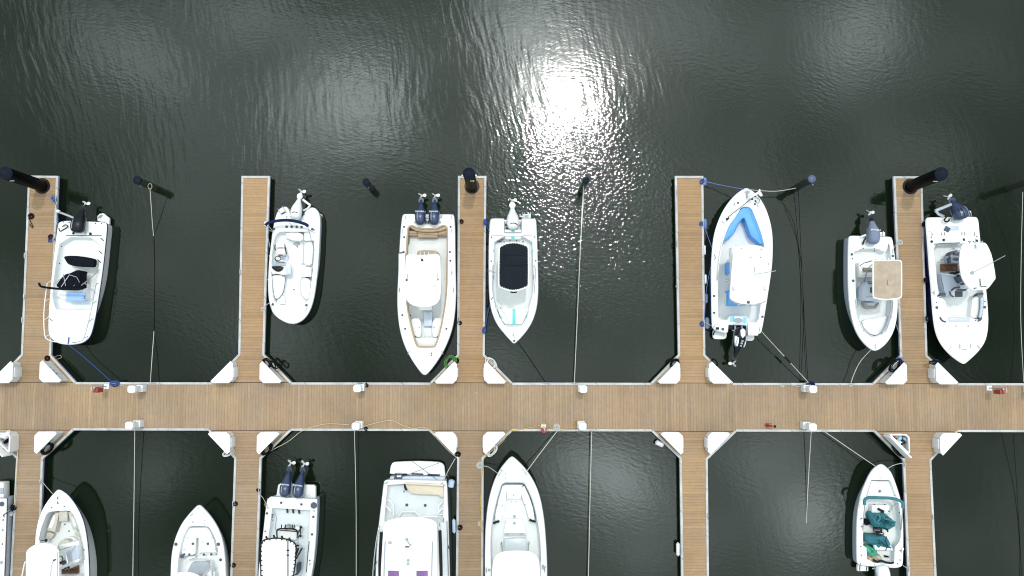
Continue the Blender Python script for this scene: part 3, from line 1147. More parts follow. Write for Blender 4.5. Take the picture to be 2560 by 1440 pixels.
    def dot(s, x, y, r=.045, m='black', z=None, name='rod_holder'):
        z = s.sheer(y) if z is None else z
        c = at(x, y, z)

        def f(mb):
            mb.cyl(c, r * 1.25, z - .01, z + .012, 14, b=.004)
        o = part(s.root, name, M['steel' if m == 'black' else m], f) if r > .04 else None
        part(o or s.root, 'bore' if o else name, M[m], lambda mb: mb.cyl(c, r, z - .01, z + .016, 12, b=.002))

    def tube(s, name, pts, r=.02, m='steel', smooth=0, n=7, par=None):
        """pts: (x, y, z) photo points with heights"""
        P = [at(*q) for q in pts]
        if smooth:
            P = spline(P, smooth)
        return part(par or s.root, name, M[m], lambda mb: mb.tube(P, r, n))

    def cleat(s, x, y, ang=90, z=None):
        z = s.sheer(y) if z is None else z
        c = at(x, y, z)
        d = Vector((math.cos(math.radians(ang)), math.sin(math.radians(ang)), 0))
        part(s.root, 'cleat', M['steel'], lambda mb: mb.tube([c - d * .13 + Vector((0, 0, .05)), c - d * .04 + Vector((0, 0, .035)), c + d * .04 + Vector((0, 0, .035)), c + d * .13 + Vector((0, 0, .05))], [.012, .026, .026, .012], 8))

    def hardtop(s, poly, z=2.75, m='gel', th=.07, rim=None, legs=None, dome=.05, sm=1, name='hardtop', legm='alu'):
        o = s.p(name, poly, z - th, z, m, .03, dome, sm)
        if rim:
            P = [at(x, y, z - .01) for x, y in chaikin(poly, sm)]
            part(o, 'rim_tube', M[rim], lambda mb: mb.tube(P, .035, 8, True))
        if legs:
            def f(mb):
                tops = []
                for (x0, y0, x1, y1) in legs:
                    a, b = at(x0, y0, s.floor), at(x1, y1, z - th)
                    mid = Vector((b.x * .75 + a.x * .25, b.y * .75 + a.y * .25, z * .6))
                    mb.tube([a, mid, b], .025, 8)
                    tops.append(b)
                c0 = sum(tops, Vector()) / len(tops)
                tops.sort(key=lambda q: math.atan2(q.y - c0.y, q.x - c0.x))
                mb.tube(tops, .022, 7, True)
            part(s.root, 'top_frame', M[legm], f)
        return o

    def motor(s, front, prop, W=.25, m='mnavy', low='mnavy2', zc=1.30, zp=.72, H=.27, zl=None, cut=.0, blade='prop', word=None, wordm='white', stripe=None, pr=.225):
        F, Pp = at(*front, zc), at(*prop, zp)
        L_ = (Vector((Pp.x, Pp.y)) - Vector((F.x, F.y))).length
        u = Vector((Pp.x - F.x, Pp.y - F.y, 0)).normalized()
        v = Vector((-u.y, u.x, 0))
        up = Vector((0, 0, 1))

        def spine(q):
            z = zc if q < .35 else zc + (zp - zc) * ((q - .35) / .65) ** .9
            return Vector((F.x + u.x * L_ * q, F.y + u.y * L_ * q, z))

        def sec(q, w, h, dz=0, pw=2.35, n=22):
            c = spine(q) + up * dz
            R = []
            for k in range(n):
                a = 2 * math.pi * k / n
                ca, sa = math.cos(a), math.sin(a)
                R.append(c + v * (w * math.copysign(abs(ca) ** (2 / pw), ca)) + up * (h * math.copysign(abs(sa) ** (2 / pw), sa)))
            return R
        cs = [(0, .36, .36, -.05), (.012, .54, .56, -.03), (.05, .79, .82, -.01), (.12, .94, .96, 0), (.22, 1, 1, .0), (.33, .98, .96, .0), (.42, .90, .86, .0), (.50, .74, .72, 0), (.57, .56, .56, 0), (.64, .44, .45, 0), (.69, .36, .36, 0), (.70, .22, .22, 0)]
        cowl = part(s.root, 'outboard_motor', M[m], lambda mb: mb.loft([sec(q, w * W, h * H, dz) for q, w, h, dz in cs], True, True), 50)
        ls = [(.62, .40, .42), (.69, .37, .38), (.74, .29, .34), (.78, .25, .30), (.82, .22, .28)]
        leg = part(cowl, 'midsection', M[low], lambda mb: mb.loft([sec(q, w * W, h * H, -.03, 2.2, 14) for q, w, h in ls], True, True), 50)
        k0 = [(.72, .10, .10), (.76, .16, .2), (.84, .19, .24), (.92, .18, .20), (.95, .12, .12)]

        def gc(mb):
            mb.loft([sec(q, w * W * 1.15, h * H, -.09, 2, 14) for q, w, h in k0], True, True)
            c = spine(.80)
            mb.loft([[c + u * (L_ * .10 * math.cos(a)) + v * (W * .52 * math.sin(a)) + up * dz for a in (6.283 * k / 16 for k in range(16))] for dz in (.01, .03)], True, True)
            c = spine(.85) - up * .12
            mb.loft([[c + u * a + v * b - up * d for a, b in ((-.12, .012), (.10, .012), (.10, -.012), (-.12, -.012))] for d in (0, .14)], True, True)
        part(cowl, 'gearcase', M[low], gc, 50)

        def pp(mb):
            c = spine(.975) - up * .05
            pu, pw = u * .60 + up * .80, up * .60 - u * .80      # the tilted shaft
            mb.loft([[c + pu * q + (v * math.cos(a) + pw * math.sin(a)) * r for a in (6.283 * k / 12 for k in range(12))] for q, r in ((-.07, .05), (.03, .05), (.07, .02))], True, True)
            for k in range(3):
                a0 = 1.25 + 2 * math.pi * k / 3
                e = v * math.cos(a0) + pw * math.sin(a0)
                f_ = (v * -math.sin(a0) + pw * math.cos(a0)) * .80 + pu * .60
                nn = e.cross(f_).normalized() * .008
                ring = [(.03, -.03), (.08, -.075), (.14, -.085), (.19, -.05), (.205, 0), (.19, .06), (.13, .085), (.07, .06), (.03, .03)]
                A = [c + e * (x * pr / .19) + f_ * y for x, y in ring]
                mb.loft([[q - nn for q in A], [q + nn for q in A]], True, True)
        part(cowl, 'propeller', M[blade], pp, 30)
        # clamp bracket joining the motor to the transom

        def br(mb):
            for sg in (-1, 1):
                a = spine(.30) + v * sg * W * .55 - up * .3
                b = spine(.02) + v * sg * W * .62 - up * .42
                mb.tube([a, b, b - u * .18 - up * .1], .045, 8)
            mb.tube([spine(.1) + v * W * 1.25 - up * .2, spine(.1) - v * W * 1.25 - up * .2], .03, 8)
        part(cowl, 'clamp_bracket', M['mgrey'], br)
        # seam line round the cowl
        sl = [spine(q) + v * sg * w * W * 1.012 - up * (.35 * H) for q, w, sg in [(.06, .86, 1), (.14, .985, 1), (.24, 1, 1), (.36, .965, 1), (.46, .84, 1)]]
        sr = [spine(q) - v * w * W * 1.012 - up * (.35 * H) for q, w in [(.06, .86), (.14, .985), (.24, 1), (.36, .965), (.46, .84)]]
        part(cowl, 'seam', M['mgrey'], lambda mb: (mb.tube(sl, .008, 5), mb.tube(sr, .008, 5)))
        if stripe:
            st = [spine(q) + v * W * .45 + up * (H * hh) for q, hh in ((.10, .90), (.2, .99), (.3, .985), (.42, .86))]
            part(cowl, 'stripe', M[stripe], lambda mb: mb.tube(st, [.006, .022, .022, .006], 6))
        if word:
            c = spine(.40) + up * (H * .93)
            text(word, cowl, 'lettering', M[wordm], c, W * .42, math.atan2(v.y, v.x), 0, .006)
        s.lastmotor = (spine, u, v, W, H, L_)
        return cowl


def mid(a, b, t=.5):
    return tuple(x + (y - x) * t for x, y in zip(a, b))

# ================================================================== A: black motored skiff, upper left
A = Boat('white flat decked skiff with a black tilted motor, black folded canvas and a blue cooler',
         [(147, 551), (205, 553), (262, 555), (268, 562), (263, 610), (258, 660), (252, 703), (246, 743), (238, 793), (230, 828), (222, 846), (207, 857), (190, 861), (170, 862), (150, 860), (135, 853), (125, 843), (120, 830), (120.5, 790), (124, 740), (130, 673), (137, 618), (143, 570)],
         [(150, 592), (253, 593), (246, 672), (238, 735), (232, 768), (226, 776), (142, 776), (136, 768), (129, 735), (139, 660)],
         zs=.82, rise=.1, hull='gel', rail='navyhull', flare=.62, floor=.40, it=2, cit=1)
A.on('transom_deck', rr(152, 566, 258, 588, 3), 'gel', .03)
A.p('motor_well', rr(186, 556, 224, 583, 5), .70, .832, 'plastic2', .02)
A.p('stern_hinge_gap', rr(165, 588.3, 253, 590, .6), .7, .845, 'dgrey', .004)
A.p('casting_deck', [(135, 786), (224, 786), (214, 826), (204, 838), (150, 838), (138, 826)], .80, .93, 'gel', .02, sm=1)
A.p('console', rr(150, 706, 212, 748, 5), .40, .98, 'gel', .04)
A.p('leaning_post', rr(178, 646, 236, 668, 4), .40, 1.10, 'gel', .03)
A.p('seat_cover', [(157, 641), (175, 638.5), (200, 640), (230, 645), (236, 649), (235, 664), (230, 668), (200, 666), (183, 665), (168, 660), (162, 650)], 1.10, 1.38, 'blackcanvas', .06, .02, 1)
A.p('console_canvas', [(137, 714), (147, 700), (156, 689), (164, 684), (172, 683), (182, 678), (190, 675), (198, 675), (202, 678), (199, 686), (200, 700), (199, 722), (170, 722), (146, 720)], .9, 1.62, 'blackcanvas', .10, .05, 1)
A.tube('bimini_roll', [(98, 707, 1.9), (99, 712, 1.9), (104, 716.5, 1.9), (118, 719, 1.92), (140, 721.5, 1.93), (170, 723, 1.93), (199, 723, 1.9), (205, 716, 1.85)], .055, 'blackcanvas', 4, 10)
for a_ in ([(158, 685, 1.7), (164, 715, 1.75)], [(153, 717, 1.75), (174, 687, 1.7)], [(174, 687, 1.7), (192, 693, 1.7), (199, 706, 1.6)], [(184, 715, 1.7), (208, 697, 1.2)], [(174, 686, 1.72), (160, 706, 1.72)],
           [(249, 673, .9), (228, 694, 1.4), (204, 712, 1.85)], [(246, 677, .9), (226, 697, 1.4), (203, 714, 1.85)], [(212, 708, 1.3), (240, 734, .9)], [(98, 706, 1.9), (112, 692, 1.4), (129, 677, .9)], [(135, 710, 1.2), (155, 695, 1.6)]):
    A.tube('bimini_bow', a_, .016, 'alu')
A.tube('bow_rail', [(118, 708, 1.2), (112, 753, 1.22), (109.5, 793, 1.24), (111.5, 835, 1.26), (118, 848, 1.27), (135, 854, 1.24), (150, 855, 1.1), (162, 853, .95)], .022, 'white', 5)
for x0, y0, x1, y1 in ((130, 700, 118, 708), (126.5, 746, 112.5, 753), (124, 791, 111, 799), (125, 836, 113, 842)):
    A.tube('rail_post', [(x0, y0, .88), (x1, y1, 1.21)], .016, 'white')
A.tube('bow_rail', [(246, 708, .95), (239, 715, 1.2), (231, 760, 1.22), (221, 807, 1.24), (209, 846, 1.24), (197, 854, 1.2), (180, 856.5, .95)], .018, 'steel', 5)
for x0, y0, x1, y1 in ((241, 752, 232, 759), (233, 796, 222, 804), (221, 840, 207, 847)):
    A.tube('rail_post', [(x0, y0, .88), (x1, y1, 1.21)], .016, 'steel')
for x, y in ((184, 583), (226.5, 585)):
    A.dot(x, y, .07, 'black', .85)
for x, y in ((158, 555), (173, 556), (239, 558.5), (254, 559), (154, 616), (149, 659)):
    A.dot(x, y, .03)
for x, y in ((255.5, 599), (251, 631), (248, 653), (128, 800)):
    A.tube('grab_strap', [(x - 4, y - 4, .86), (x + 4, y + 3.5, .86)], .02, 'black')
A.tube('battery_cable', [(156, 567, .9), (163, 562, .95), (170, 566, .92), (160, 573, .9), (150, 578, .9), (147, 570, .9)], .025, 'black', 5)
A.motor((193, 582), (213, 507), .35, 'mblack', 'mblack', zc=1.25, stripe='mgrey', H=.30)
A.tube('anchor_pole', [(144, 529, 1.05), (166, 537, 1.05), (188, 546, 1.0)], .055, 'alu')
A.tube('anchor_pole', [(143, 527, 1.12), (149, 529, 1.12)], .075, 'plastic')
A.p('boarding_platform', [(243, 552), (243, 540), (249, 534), (258, 533), (268, 541), (273, 545), (273, 561), (264, 558)], .22, .36, 'gel', .03)
for q in (248, 251, 254):
    A.tube('ladder_rung', [(q - 4, 545, .39), (q + 4, 537, .39)], .015, 'steel')
A.tube('bow_cleat_line', [(172, 843, .95), (171.5, 851, .95), (170, 860, .93)], .03, 'ropeb')
c = at(190, 741, .55)
root = empty('cooler', (c.x, c.y, .40), 'pale blue cooler with a dark handle lying in the black motored skiff', 'cooler')
part(root, 'tub', M['cool'], lambda mb: mb.prism([at2(x, y, .95) for x, y in rr(166, 731, 206, 751, 3)], .405, .95, .03))
part(root, 'lid', M['cool'], lambda mb: mb.prism([at2(x, y, 1.02) for x, y in rr(165, 730, 214, 752, 3)], .952, 1.02, .03, dome=.02))
part(root, 'handle', M['dgrey'], lambda mb: mb.tube([at(207, 740, 1.04), at(211.5, 740, 1.06), at(211.5, 747, 1.06), at(207, 747, 1.04)], .014))

# ================================================================== B: deck boat
B = Boat('white rounded deck boat with a white motor and a navy bimini folded over its stern',
         [(697, 524), (704, 518.5), (713, 516.5), (720, 520), (724, 531), (729, 543), (737, 550), (747, 549), (758, 537), (764, 527), (771, 521), (780, 518), (790, 522), (797, 533), (800, 547), (799, 590), (795.5, 655), (791.5, 695), (786, 737), (778, 768), (767, 789), (754, 802), (740, 808.5), (728, 809.5), (712, 805), (695, 795), (682, 782), (674.5, 763), (670.5, 733), (670.5, 695), (673, 650), (677, 615), (682, 575), (687, 550), (691, 536)],
         [(694, 580), (712, 578), (770, 578), (785, 588), (785, 655), (779, 707), (773, 748), (763, 759), (740, 763.5), (714, 763.5), (699, 762), (687, 757), (680, 737), (677.5, 695), (678, 655), (683, 600)],
         zs=.78, rise=.12, floor=.36, flare=.5, rail='mgrey')
B.p('stern_bench', [(714, 580), (756, 580), (759, 603), (730, 601), (718, 596), (714, 590)], .36, .72, 'vinyl', .05, .01, 1)
B.p('backrest', rr(712, 572.5, 770, 579, 2), .72, .92, 'vinyl', .03)
B.p('side_bench', [(761, 605), (783, 605), (781.5, 640), (779, 664), (759.5, 663), (759, 640)], .36, .70, 'vinyl', .05, .01, 1)
B.p('stern_pad', rr(760, 580, 784, 602, 3), .36, .68, 'vinyl', .04)
B.tube('bench_trim', [(759, 606, .72), (758.5, 640, .72), (758, 657, .72)], .014, 'mgrey')
B.tube('bench_trim', [(716, 598, .70), (730, 602.5, .73), (758, 604, .73), (778, 604.5, .70)], .014, 'mgrey')
B.p('helm_seat', rr(690, 619, 713, 637, 5), .36, .80, 'vinyl', .06, .02)
B.p('helm_backrest', [(688, 612), (692, 606.5), (700, 604.5), (708, 606.5), (712, 613), (710, 620), (700, 617), (690, 620)], .80, 1.05, 'vinyl', .05, .0, 1)
B.tube('armrest', [(688, 612, .98), (687, 620, 1.0), (689, 626, 1.0)], .03, 'black')
B.tube('armrest', [(711, 611, .98), (714, 624, 1.0), (716, 636, 1.0)], .03, 'black')
B.tube('seat_arch', [(695, 618, .95), (700, 616, .98), (707, 618.5, .95)], .03, 'dgrey')
B.p('helm_console', [(678, 652), (716, 654), (727, 668), (725, 682), (712, 688), (690, 683), (678, 686)], .36, 1.0, 'gel', .05, sm=1)
B.p('dashboard', [(679, 654), (697, 654), (715, 656), (716, 665), (680, 666)], .8, 1.06, 'mgrey', .03)
B.p('windscreen', [(678, 665), (709, 666), (706, 673), (700, 678), (693, 679.5), (686, 676), (680, 671)], 1.0, 1.12, 'black', .03, .03, 1)
B.tube('wheel', [(695 + 7 * math.cos(a), 646 + 5.5 * math.sin(a), 1.12) for a in (6.283 * k / 16 for k in range(17))], .018, 'black')
B.tube('gear_cable', [(686, 646, 1.0), (690, 652, 1.1), (700, 655, 1.12), (712, 655.5, 1.1)], .018, 'dgrey', 4)
B.p('port_lounge', [(679, 687), (706, 685), (712.5, 692), (711.5, 710), (707, 730), (697, 745), (689, 748), (684, 735), (681, 700)], .36, .70, 'vinyl', .05, .01, 1)
B.tube('lounge_trim', [(679, 688, .76), (692, 686.5, .76), (706, 685, .76), (713, 692, .75), (712, 712, .75), (708, 732, .75), (698, 746, .75), (689, 749, .75)], .016, 'dgrey', 3)
B.p('starboard_lounge', [(751, 695), (777, 695), (775, 728), (772, 745), (766, 750), (757, 742), (751.5, 728)], .36, .70, 'vinyl', .05, .01, 1)
B.tube('lounge_trim', [(750.5, 696, .74), (750.5, 728, .74), (756, 742, .74), (766, 751, .74)], .012, 'mgrey', 3)
B.p('locker', rr(750, 668, 778, 692, 2), .36, .80, 'gel', .03)
B.p('bow_step', [(699, 733), (712, 742), (712, 762), (690, 758)], .36, .58, 'vinyl', .03, .0)
B.p('console_door', rr(714, 667, 727, 686, 2), .8, 1.02, 'bluegrey', .02)
B.tube('latch_bar', [(765, 694, .85), (775, 695, .85)], .03, 'black')
for x, y in ((716.5, 567), (729, 567), (742, 567), (754, 567.5), (781, 573), (684.5, 573), (682, 761), (766, 763)):
    B.dot(x, y, .055, 'dgrey', None, 'cup_holder')
for x, y in ((785, 575), (735, 724), (731, 678), (757, 660), (707, 690), (743, 617)):
    B.dot(x, y, .035, 'dgrey', .80 if x > 780 else .40 if x in (735, 731, 743) else .82)
B.p('floor_patch', [(734, 606), (748, 605), (752, 611), (742, 616), (732, 612)], .355, .366, 'mgrey', .002, sm=1)  # thin flat grey patch on the cockpit floor
B.tube('bimini_roll', [(663.5, 564, 1.5), (668, 558.5, 1.5), (682, 554, 1.5), (698, 551.5, 1.5), (715, 550.5, 1.5), (737, 552.5, 1.5), (757, 558, 1.5), (767, 562.5, 1.5), (770, 567, 1.48)], .075, 'navy', 4, 10)
for a_ in ([(670, 563, 1.5), (677, 572, 1.2), (684, 580, .8)], [(667, 565, 1.5), (668, 585, 1.3), (675, 618, .85)], [(668, 574, 1.3), (684, 580, .8)],
           [(770, 568, 1.48), (778, 600, 1.15), (786, 626, .8)], [(774, 575, 1.4), (786, 582, .8)], [(714, 548, 1.5), (717, 540, .8)], [(724, 558, 1.4), (735, 567.5, .8)]):
    B.tube('bimini_bow', a_, .018, 'alu')
B.p('helm_mat', rr(706, 636, 722, 652, 2, ang=20), .362, .38, 'bluegrey', .004)
B.motor((738, 549), (753, 477), .27, 'mwhite', 'mwhite', zc=1.2, H=.29)
B.tube('motor_trim_line', [(730, 531, 1.50), (736, 529.5, 1.53), (744, 532, 1.49)], .016, 'black', 3)
B.tube('anchor_pole', [(757, 499, .9), (766, 506, .9), (776, 513, .9)], .06, 'plastic')
B.tube('anchor_pole', [(776, 513, .9), (768, 522, .85), (759, 526, .8)], .05, 'plastic2')
B.tube('motor_cable', [(744, 549, .85), (754, 542, .85), (762, 534, .85)], .02, 'dgrey')
for q in (0, 12):
    B.tube('ladder_rail', [(694.5 + q, 522 - q * .55, .86), (699 + q, 530 - q * .5, .92), (704.5 + q, 537 - q * .4, .86)], .02, 'steel')
B.p('ladder_tread', [(703, 533), (711, 528.5), (713.5, 531.5), (705, 536)], .78, .83, 'dgrey', .01)
for x, y in ((672, 720), (670, 699), (674, 640), (681, 590)):
    B.dot(x, y, .03, 'steel', None, 'fender_eye')
B.cleat(766, 772, 60), B.cleat(679, 768, 110)
c = at(701, 641, 1.0)
tag(part(None, 'towel', M['red'], lambda mb: mb.prism([at2(x, y, .92) for x, y in [(696, 636), (705, 636), (704, 640), (696, 640)]], .78, .92, .02)), 'small dark red cloth by the helm seat of the deck boat', 'cloth')

# ================================================================== C: twin engine centre console with tan coaming
Cb = Boat('white boat with twin navy motors, tan coaming pads and a white hardtop',
          [(1007.5, 537), (1012, 535.2), (1035, 535.5), (1107, 536), (1130, 536), (1134.5, 538), (1137, 563), (1137.5, 637), (1139, 710), (1139.5, 735), (1137.5, 775), (1132, 815), (1121, 850), (1105, 884), (1087, 911), (1073, 929), (1066, 935.5), (1062, 937), (1057, 935.5), (1049, 927), (1030, 900), (1011, 864), (999, 822), (994, 775), (993.5, 735), (995.5, 700), (998, 640), (1002, 575), (1005, 546)],
          [(1017, 570), (1024, 562), (1034, 562), (1043, 569), (1090, 570), (1099, 565), (1106, 561.5), (1114, 562), (1121, 570), (1121, 600), (1120, 655), (1119, 725), (1113, 776), (1103, 830), (1091, 866), (1085, 870), (1046, 870), (1040, 866), (1031, 841), (1020, 793), (1014, 750), (1011.5, 700), (1013, 640), (1015.5, 600)],
          zs=1.05, rise=.30, floor=.48, flare=.65, rail='mgrey')
ins = [Vector((x, y)) for x, y in chaikin([(1017, 570), (1024, 562), (1034, 562), (1043, 569), (1090, 570), (1099, 565), (1106, 561.5), (1114, 562), (1121, 570), (1121, 600), (1120, 655), (1119, 725), (1113, 776), (1103, 830), (1091, 866), (1085, 870), (1046, 870), (1040, 866), (1031, 841), (1020, 793), (1014, 750), (1011.5, 700), (1013, 640), (1015.5, 600)], 1)]


def coaming(mb):
    C3, Z = Cb.C, Cb.CZ
    i0 = inset(C3, .004)
    i1 = inset(C3, .05)
    i2 = inset(C3, .085)
    lift = lambda Q, d: [(q.x, q.y, z + d) for q, z in zip(Q, Z)]
    mb.loft([lift(i0, -.02), lift(i0, .012), lift(i1, .02), lift(i2, .0), lift(i2, -.25), lift(i1, -.26)])


part(Cb.root, 'coaming_pad', M['tan'], coaming)
Cb.p('transom_bench', [(1020, 576), (1043, 577), (1047, 574), (1092, 574), (1095, 577), (1119, 573), (1118.5, 589), (1096, 589), (1093, 594), (1046, 594), (1042, 589), (1020, 589)], .48, .90, 'tan', .05)
Cb.p('bench_back', [(1022, 566), (1030, 565), (1042, 573), (1093, 574), (1103, 568), (1112, 565), (1119, 571), (1096, 580), (1043, 580)], .8, 1.08, 'tan', .04, sm=1)
Cb.tube('bench_seam', [(1043, 577, .93), (1043, 589, .93)], .01, 'ink')
Cb.tube('bench_seam', [(1095, 577, .93), (1095, 589, .93)], .01, 'ink')
Cb.tube('bench_seam', [(1021, 583, .92), (1043, 583.5, .92), (1094, 589, .92), (1119, 583, .92)], .007, 'dgrey')
Cb.p('helm_seat', [(1042, 631), (1047, 625.5), (1088, 625.5), (1097, 632), (1097, 662), (1042, 662)], .48, 1.35, 'tan', .05, sm=1)
Cb.p('helm_seat_base', rr(1040, 640, 1098, 672, 3), .48, .95, 'gel', .03)
for x in (1050.5, 1061, 1071.5):
    Cb.tube('rocket_launcher', [(x, 631, 1.5), (x + .5, 637, 1.75)], .035, 'gel')
Cb.tube('hand_pole', [(1088, 622, 1.1), (1088, 636, 1.8)], .02, 'white')
Cb.p('console', rr(1036, 690, 1086, 755, 6), .48, 1.45, 'gel', .06)
Cb.p('console_seat', rr(1046, 756, 1080, 776, 4), .48, .95, 'vinyl', .05)
Cb.hardtop([(1014, 645), (1016, 638), (1023, 635), (1055, 637.5), (1092, 634), (1099, 638), (1101, 650), (1102.5, 705), (1102, 740), (1096, 756), (1081, 765.5), (1060, 769), (1038, 766), (1020, 757), (1012.5, 742), (1011.7, 700)], 2.85, 'gel', legs=[(1040, 690, 1026, 655), (1084, 690, 1090, 655), (1040, 752, 1028, 745), (1084, 752, 1088, 745)])
for x, y, w in ((1055.5, 650.5, .07), (1052.5, 646, .03), (1016.5, 700, .05), (1094.5, 699, .05), (1088, 714, .03)):
    Cb.dot(x, y, w, 'black', 2.86, 'top_fitting')
for x in (1018, 1093):
    Cb.tube('outrigger_mount', [(x, 684, 2.90), (x, 696, 2.94), (x + 2, 701, 2.92)], .022, 'steel')
Cb.tube('antenna_mount', [(1082, 718, 2.90), (1088, 716, 2.95), (1088, 706, 2.92)], .016, 'steel')
Cb.p('forward_lounge', [(1027, 800), (1032, 795), (1053, 796), (1054, 842), (1037, 843), (1031, 820)], .48, .92, 'nonskid_w', .03, sm=1)
Cb.p('forward_lounge', [(1081, 796), (1104, 795), (1108, 800), (1101, 822), (1095, 843), (1080, 842)], .48, .92, 'nonskid_w', .03, sm=1)
Cb.p('bow_platform', [(1037, 844), (1095, 844), (1088, 866), (1044, 866)], .48, .95, 'nonskid_w', .03)
Cb.p('coffin_seat', rr(1059, 778, 1081, 816, 4), .48, .80, 'bluegrey', .04)
Cb.p('fish_hatch', rr(1060, 818, 1078, 842, 2), .48, .52, 'liner', .01)
Cb.on('anchor_hatch', rr(1054, 877, 1074, 913, 4), 'gel', .02, .01)
Cb.p('deck_hatch', rr(1058, 597, 1087, 610, 2), .47, .50, 'nonskid', .01)
for x, y in ((1079, 883), (1079, 888)):
    Cb.dot(x, y, .04, 'dgrey')
for x, y in ((1010, 567), (1126.5, 567), (1010.5, 593), (1009, 630), (1125, 630), (1126, 652), (1013, 822), (1116, 822), (1006, 788)):
    Cb.dot(x, y, .045, 'dgrey')
for x, y in ((1025, 789), (1109, 788)):
    Cb.dot(x, y, .065, 'black', .95, 'speaker')
for x, y in ((1048, 818), (1085, 818), (1070, 783)):
    Cb.dot(x, y, .035, 'mgrey', .94 if x != 1070 else .85)
for x, y, a in ((1023, 880, 60), (1105, 880, 120), (998.5, 725, 88), (1134, 725, 90), (1007, 578, 90), (1129, 577, 90), (1013, 545, 85), (1129, 543, 90), (1130, 682, 90)):
    Cb.cleat(x, y, a)
Cb.p('dive_door', rr(996.5, 633, 1013, 668, 1), .98, 1.10, 'gel', .02)
Cb.tube('door_hinge', [(998, 633, 1.12), (1010, 630, 1.12)], .03, 'dgrey')
for fx, px in ((1050.5, 1054), (1085, 1088)):
    Cb.motor((fx, 562), (px, 487), .27, 'mnavy', 'mnavy2', zc=1.35, zp=.75, H=.30, word='YAMAHA', stripe='mgrey')
Cb.p('motor_well', [(1037, 536.5), (1106, 536.5), (1104, 556), (1096, 566), (1046, 566), (1039, 556)], .8, 1.062, 'plastic2', .02, sm=1)
for k in range(4):
    Cb.tube('rigging_hose', [(1063 + k * 4, 560, 1.12), (1064 + k * 4, 555, 1.25), (1058 + k * 6, 551, 1.3)], .02, 'black', 3)
Cb.tube('tie_bar', [(1062, 541, 1.3), (1073, 541, 1.3)], .03, 'steel')
Cb.tube('tie_bar', [(1096, 541, 1.25), (1106, 539, 1.2)], .04, 'steel')
o = part(None, 'dive_fin', M['hoseg'], lambda mb: mb.prism([at2(x, y, .75) for x, y in [(1018.5, 591), (1022.5, 590), (1023, 600), (1022, 608), (1019, 612), (1018, 604)]], .5, .75, .03))
tag(o, 'green bundle tucked under the left coaming of the boat with tan pads', 'bundle')

# ================================================================== D: teal striped boat
D = Boat('white boat with a black mesh top, teal stripes and one white motor',
         [(1225, 553), (1227.5, 547.5), (1232, 546.3), (1259, 546.3), (1260.5, 548), (1261, 580), (1263, 583), (1301, 583), (1303, 580), (1303.5, 548), (1305, 546.3), (1334, 547), (1338.5, 549), (1340.5, 556), (1343, 630), (1345, 697), (1345, 733), (1342, 767), (1333.5, 797), (1322, 819), (1307, 838.5), (1291, 855), (1286, 858), (1283, 857.5), (1278, 853), (1262, 835), (1244, 813), (1232, 787), (1225, 758), (1222.5, 717), (1222, 647), (1223, 585)],
         [(1236, 590), (1331, 590), (1333, 647), (1335, 700), (1333, 735), (1323, 773), (1313, 800), (1307, 812), (1303, 814), (1265, 814), (1260, 812), (1249, 795), (1240, 772), (1232, 735), (1231, 700), (1234, 647)],
         zs=.92, rise=.2, floor=.44, flare=.5, rail='mgrey')
D.p('stern_box', rr(1226, 548, 1261, 588, 3), .85, 1.02, 'gel', .03)
D.p('stern_box', rr(1304, 548, 1332, 588, 3), .85, 1.02, 'gel', .03)
D.on('stern_hatch', rr(1237, 562, 1258, 585, 3), 'gel', .11, .01, up=.0)
D.p('motor_bracket', rr(1262, 552, 1302, 584, 2), .25, .45, 'plastic2', .02)
D.p('stern_seat', rr(1262, 581, 1303, 597.5, 3), .44, .86, 'vinyl', .05)
D.p('stern_backrest', rr(1262, 573.5, 1303, 580.5, 2), .80, 1.05, 'plastic', .03)
D.p('teal_stripe', rr(1278.5, 582, 1287, 597.2, .5), .60, .868, 'teal', .004)
D.p('teal_stripe', rr(1278.5, 575.5, 1287, 580, .5), .90, 1.058, 'teal', .004)
D.p('bow_deck', [(1244, 773), (1322, 773), (1311, 799), (1305.5, 811.5), (1263.5, 811.5), (1253, 799)], .44, .80, 'gel', .03)
D.p('teal_stripe', rr(1281, 772.5, 1289.3, 813, .5), .7, .806, 'teal', .003)
for x, y, a in ((1252.5, 792.5, 22), (1317, 791, -18), (1234.2, 627, 0), (1331.8, 626, 0)):
    D.p('teal_patch', rr(x - 1.8, y - 4, x + 1.8, y + 4, .4, ang=-a), D.sheer(y) - .05, D.sheer(y) + .006, 'teal', .002)
D.tube('toe_rail', [(1258, 813.5, 1.10), (1265, 815, 1.12), (1303, 815, 1.12), (1310, 812, 1.10), (1323, 775, 1.06)], .014, 'steel', 2)
D.tube('toe_rail', [(1257, 813, 1.10), (1240, 772, 1.04), (1233, 735, 1.0)], .014, 'steel', 2)
D.p('console', rr(1262, 650, 1306, 700, 6), .44, 1.4, 'gel', .05)
D.p('leaning_post', rr(1262, 622, 1304, 642, 5), .44, 1.05, 'vinyl', .05)
top = [(1248, 622), (1250, 616), (1262, 610), (1272, 607.2), (1283, 606), (1296, 607.2), (1307, 610), (1318.5, 615.5), (1321, 622), (1322, 680), (1321, 713), (1318, 717), (1307, 722), (1295, 725.5), (1283, 727), (1271, 725.5), (1260, 722), (1249, 717), (1247, 713), (1246.5, 680)]
tp = D.hardtop(top, 2.6, 'mesh', .03, rim='white', legs=[(1262, 640, 1256, 625), (1306, 640, 1314, 625), (1262, 700, 1256, 706), (1306, 700, 1314, 706)], dome=.03, sm=0, name='mesh_top')
lace = [at(x, y, 2.63) for x, y in top]
pts = []
for i in range(len(lace)):
    a, b = lace[i], lace[(i + 1) % len(lace)]
    n = max(1, round((b - a).length / .14))
    pts += [a.lerp(b, k / n) for k in range(n)]
cx = sum((q.x for q in pts)) / len(pts)
cy = sum((q.y for q in pts)) / len(pts)


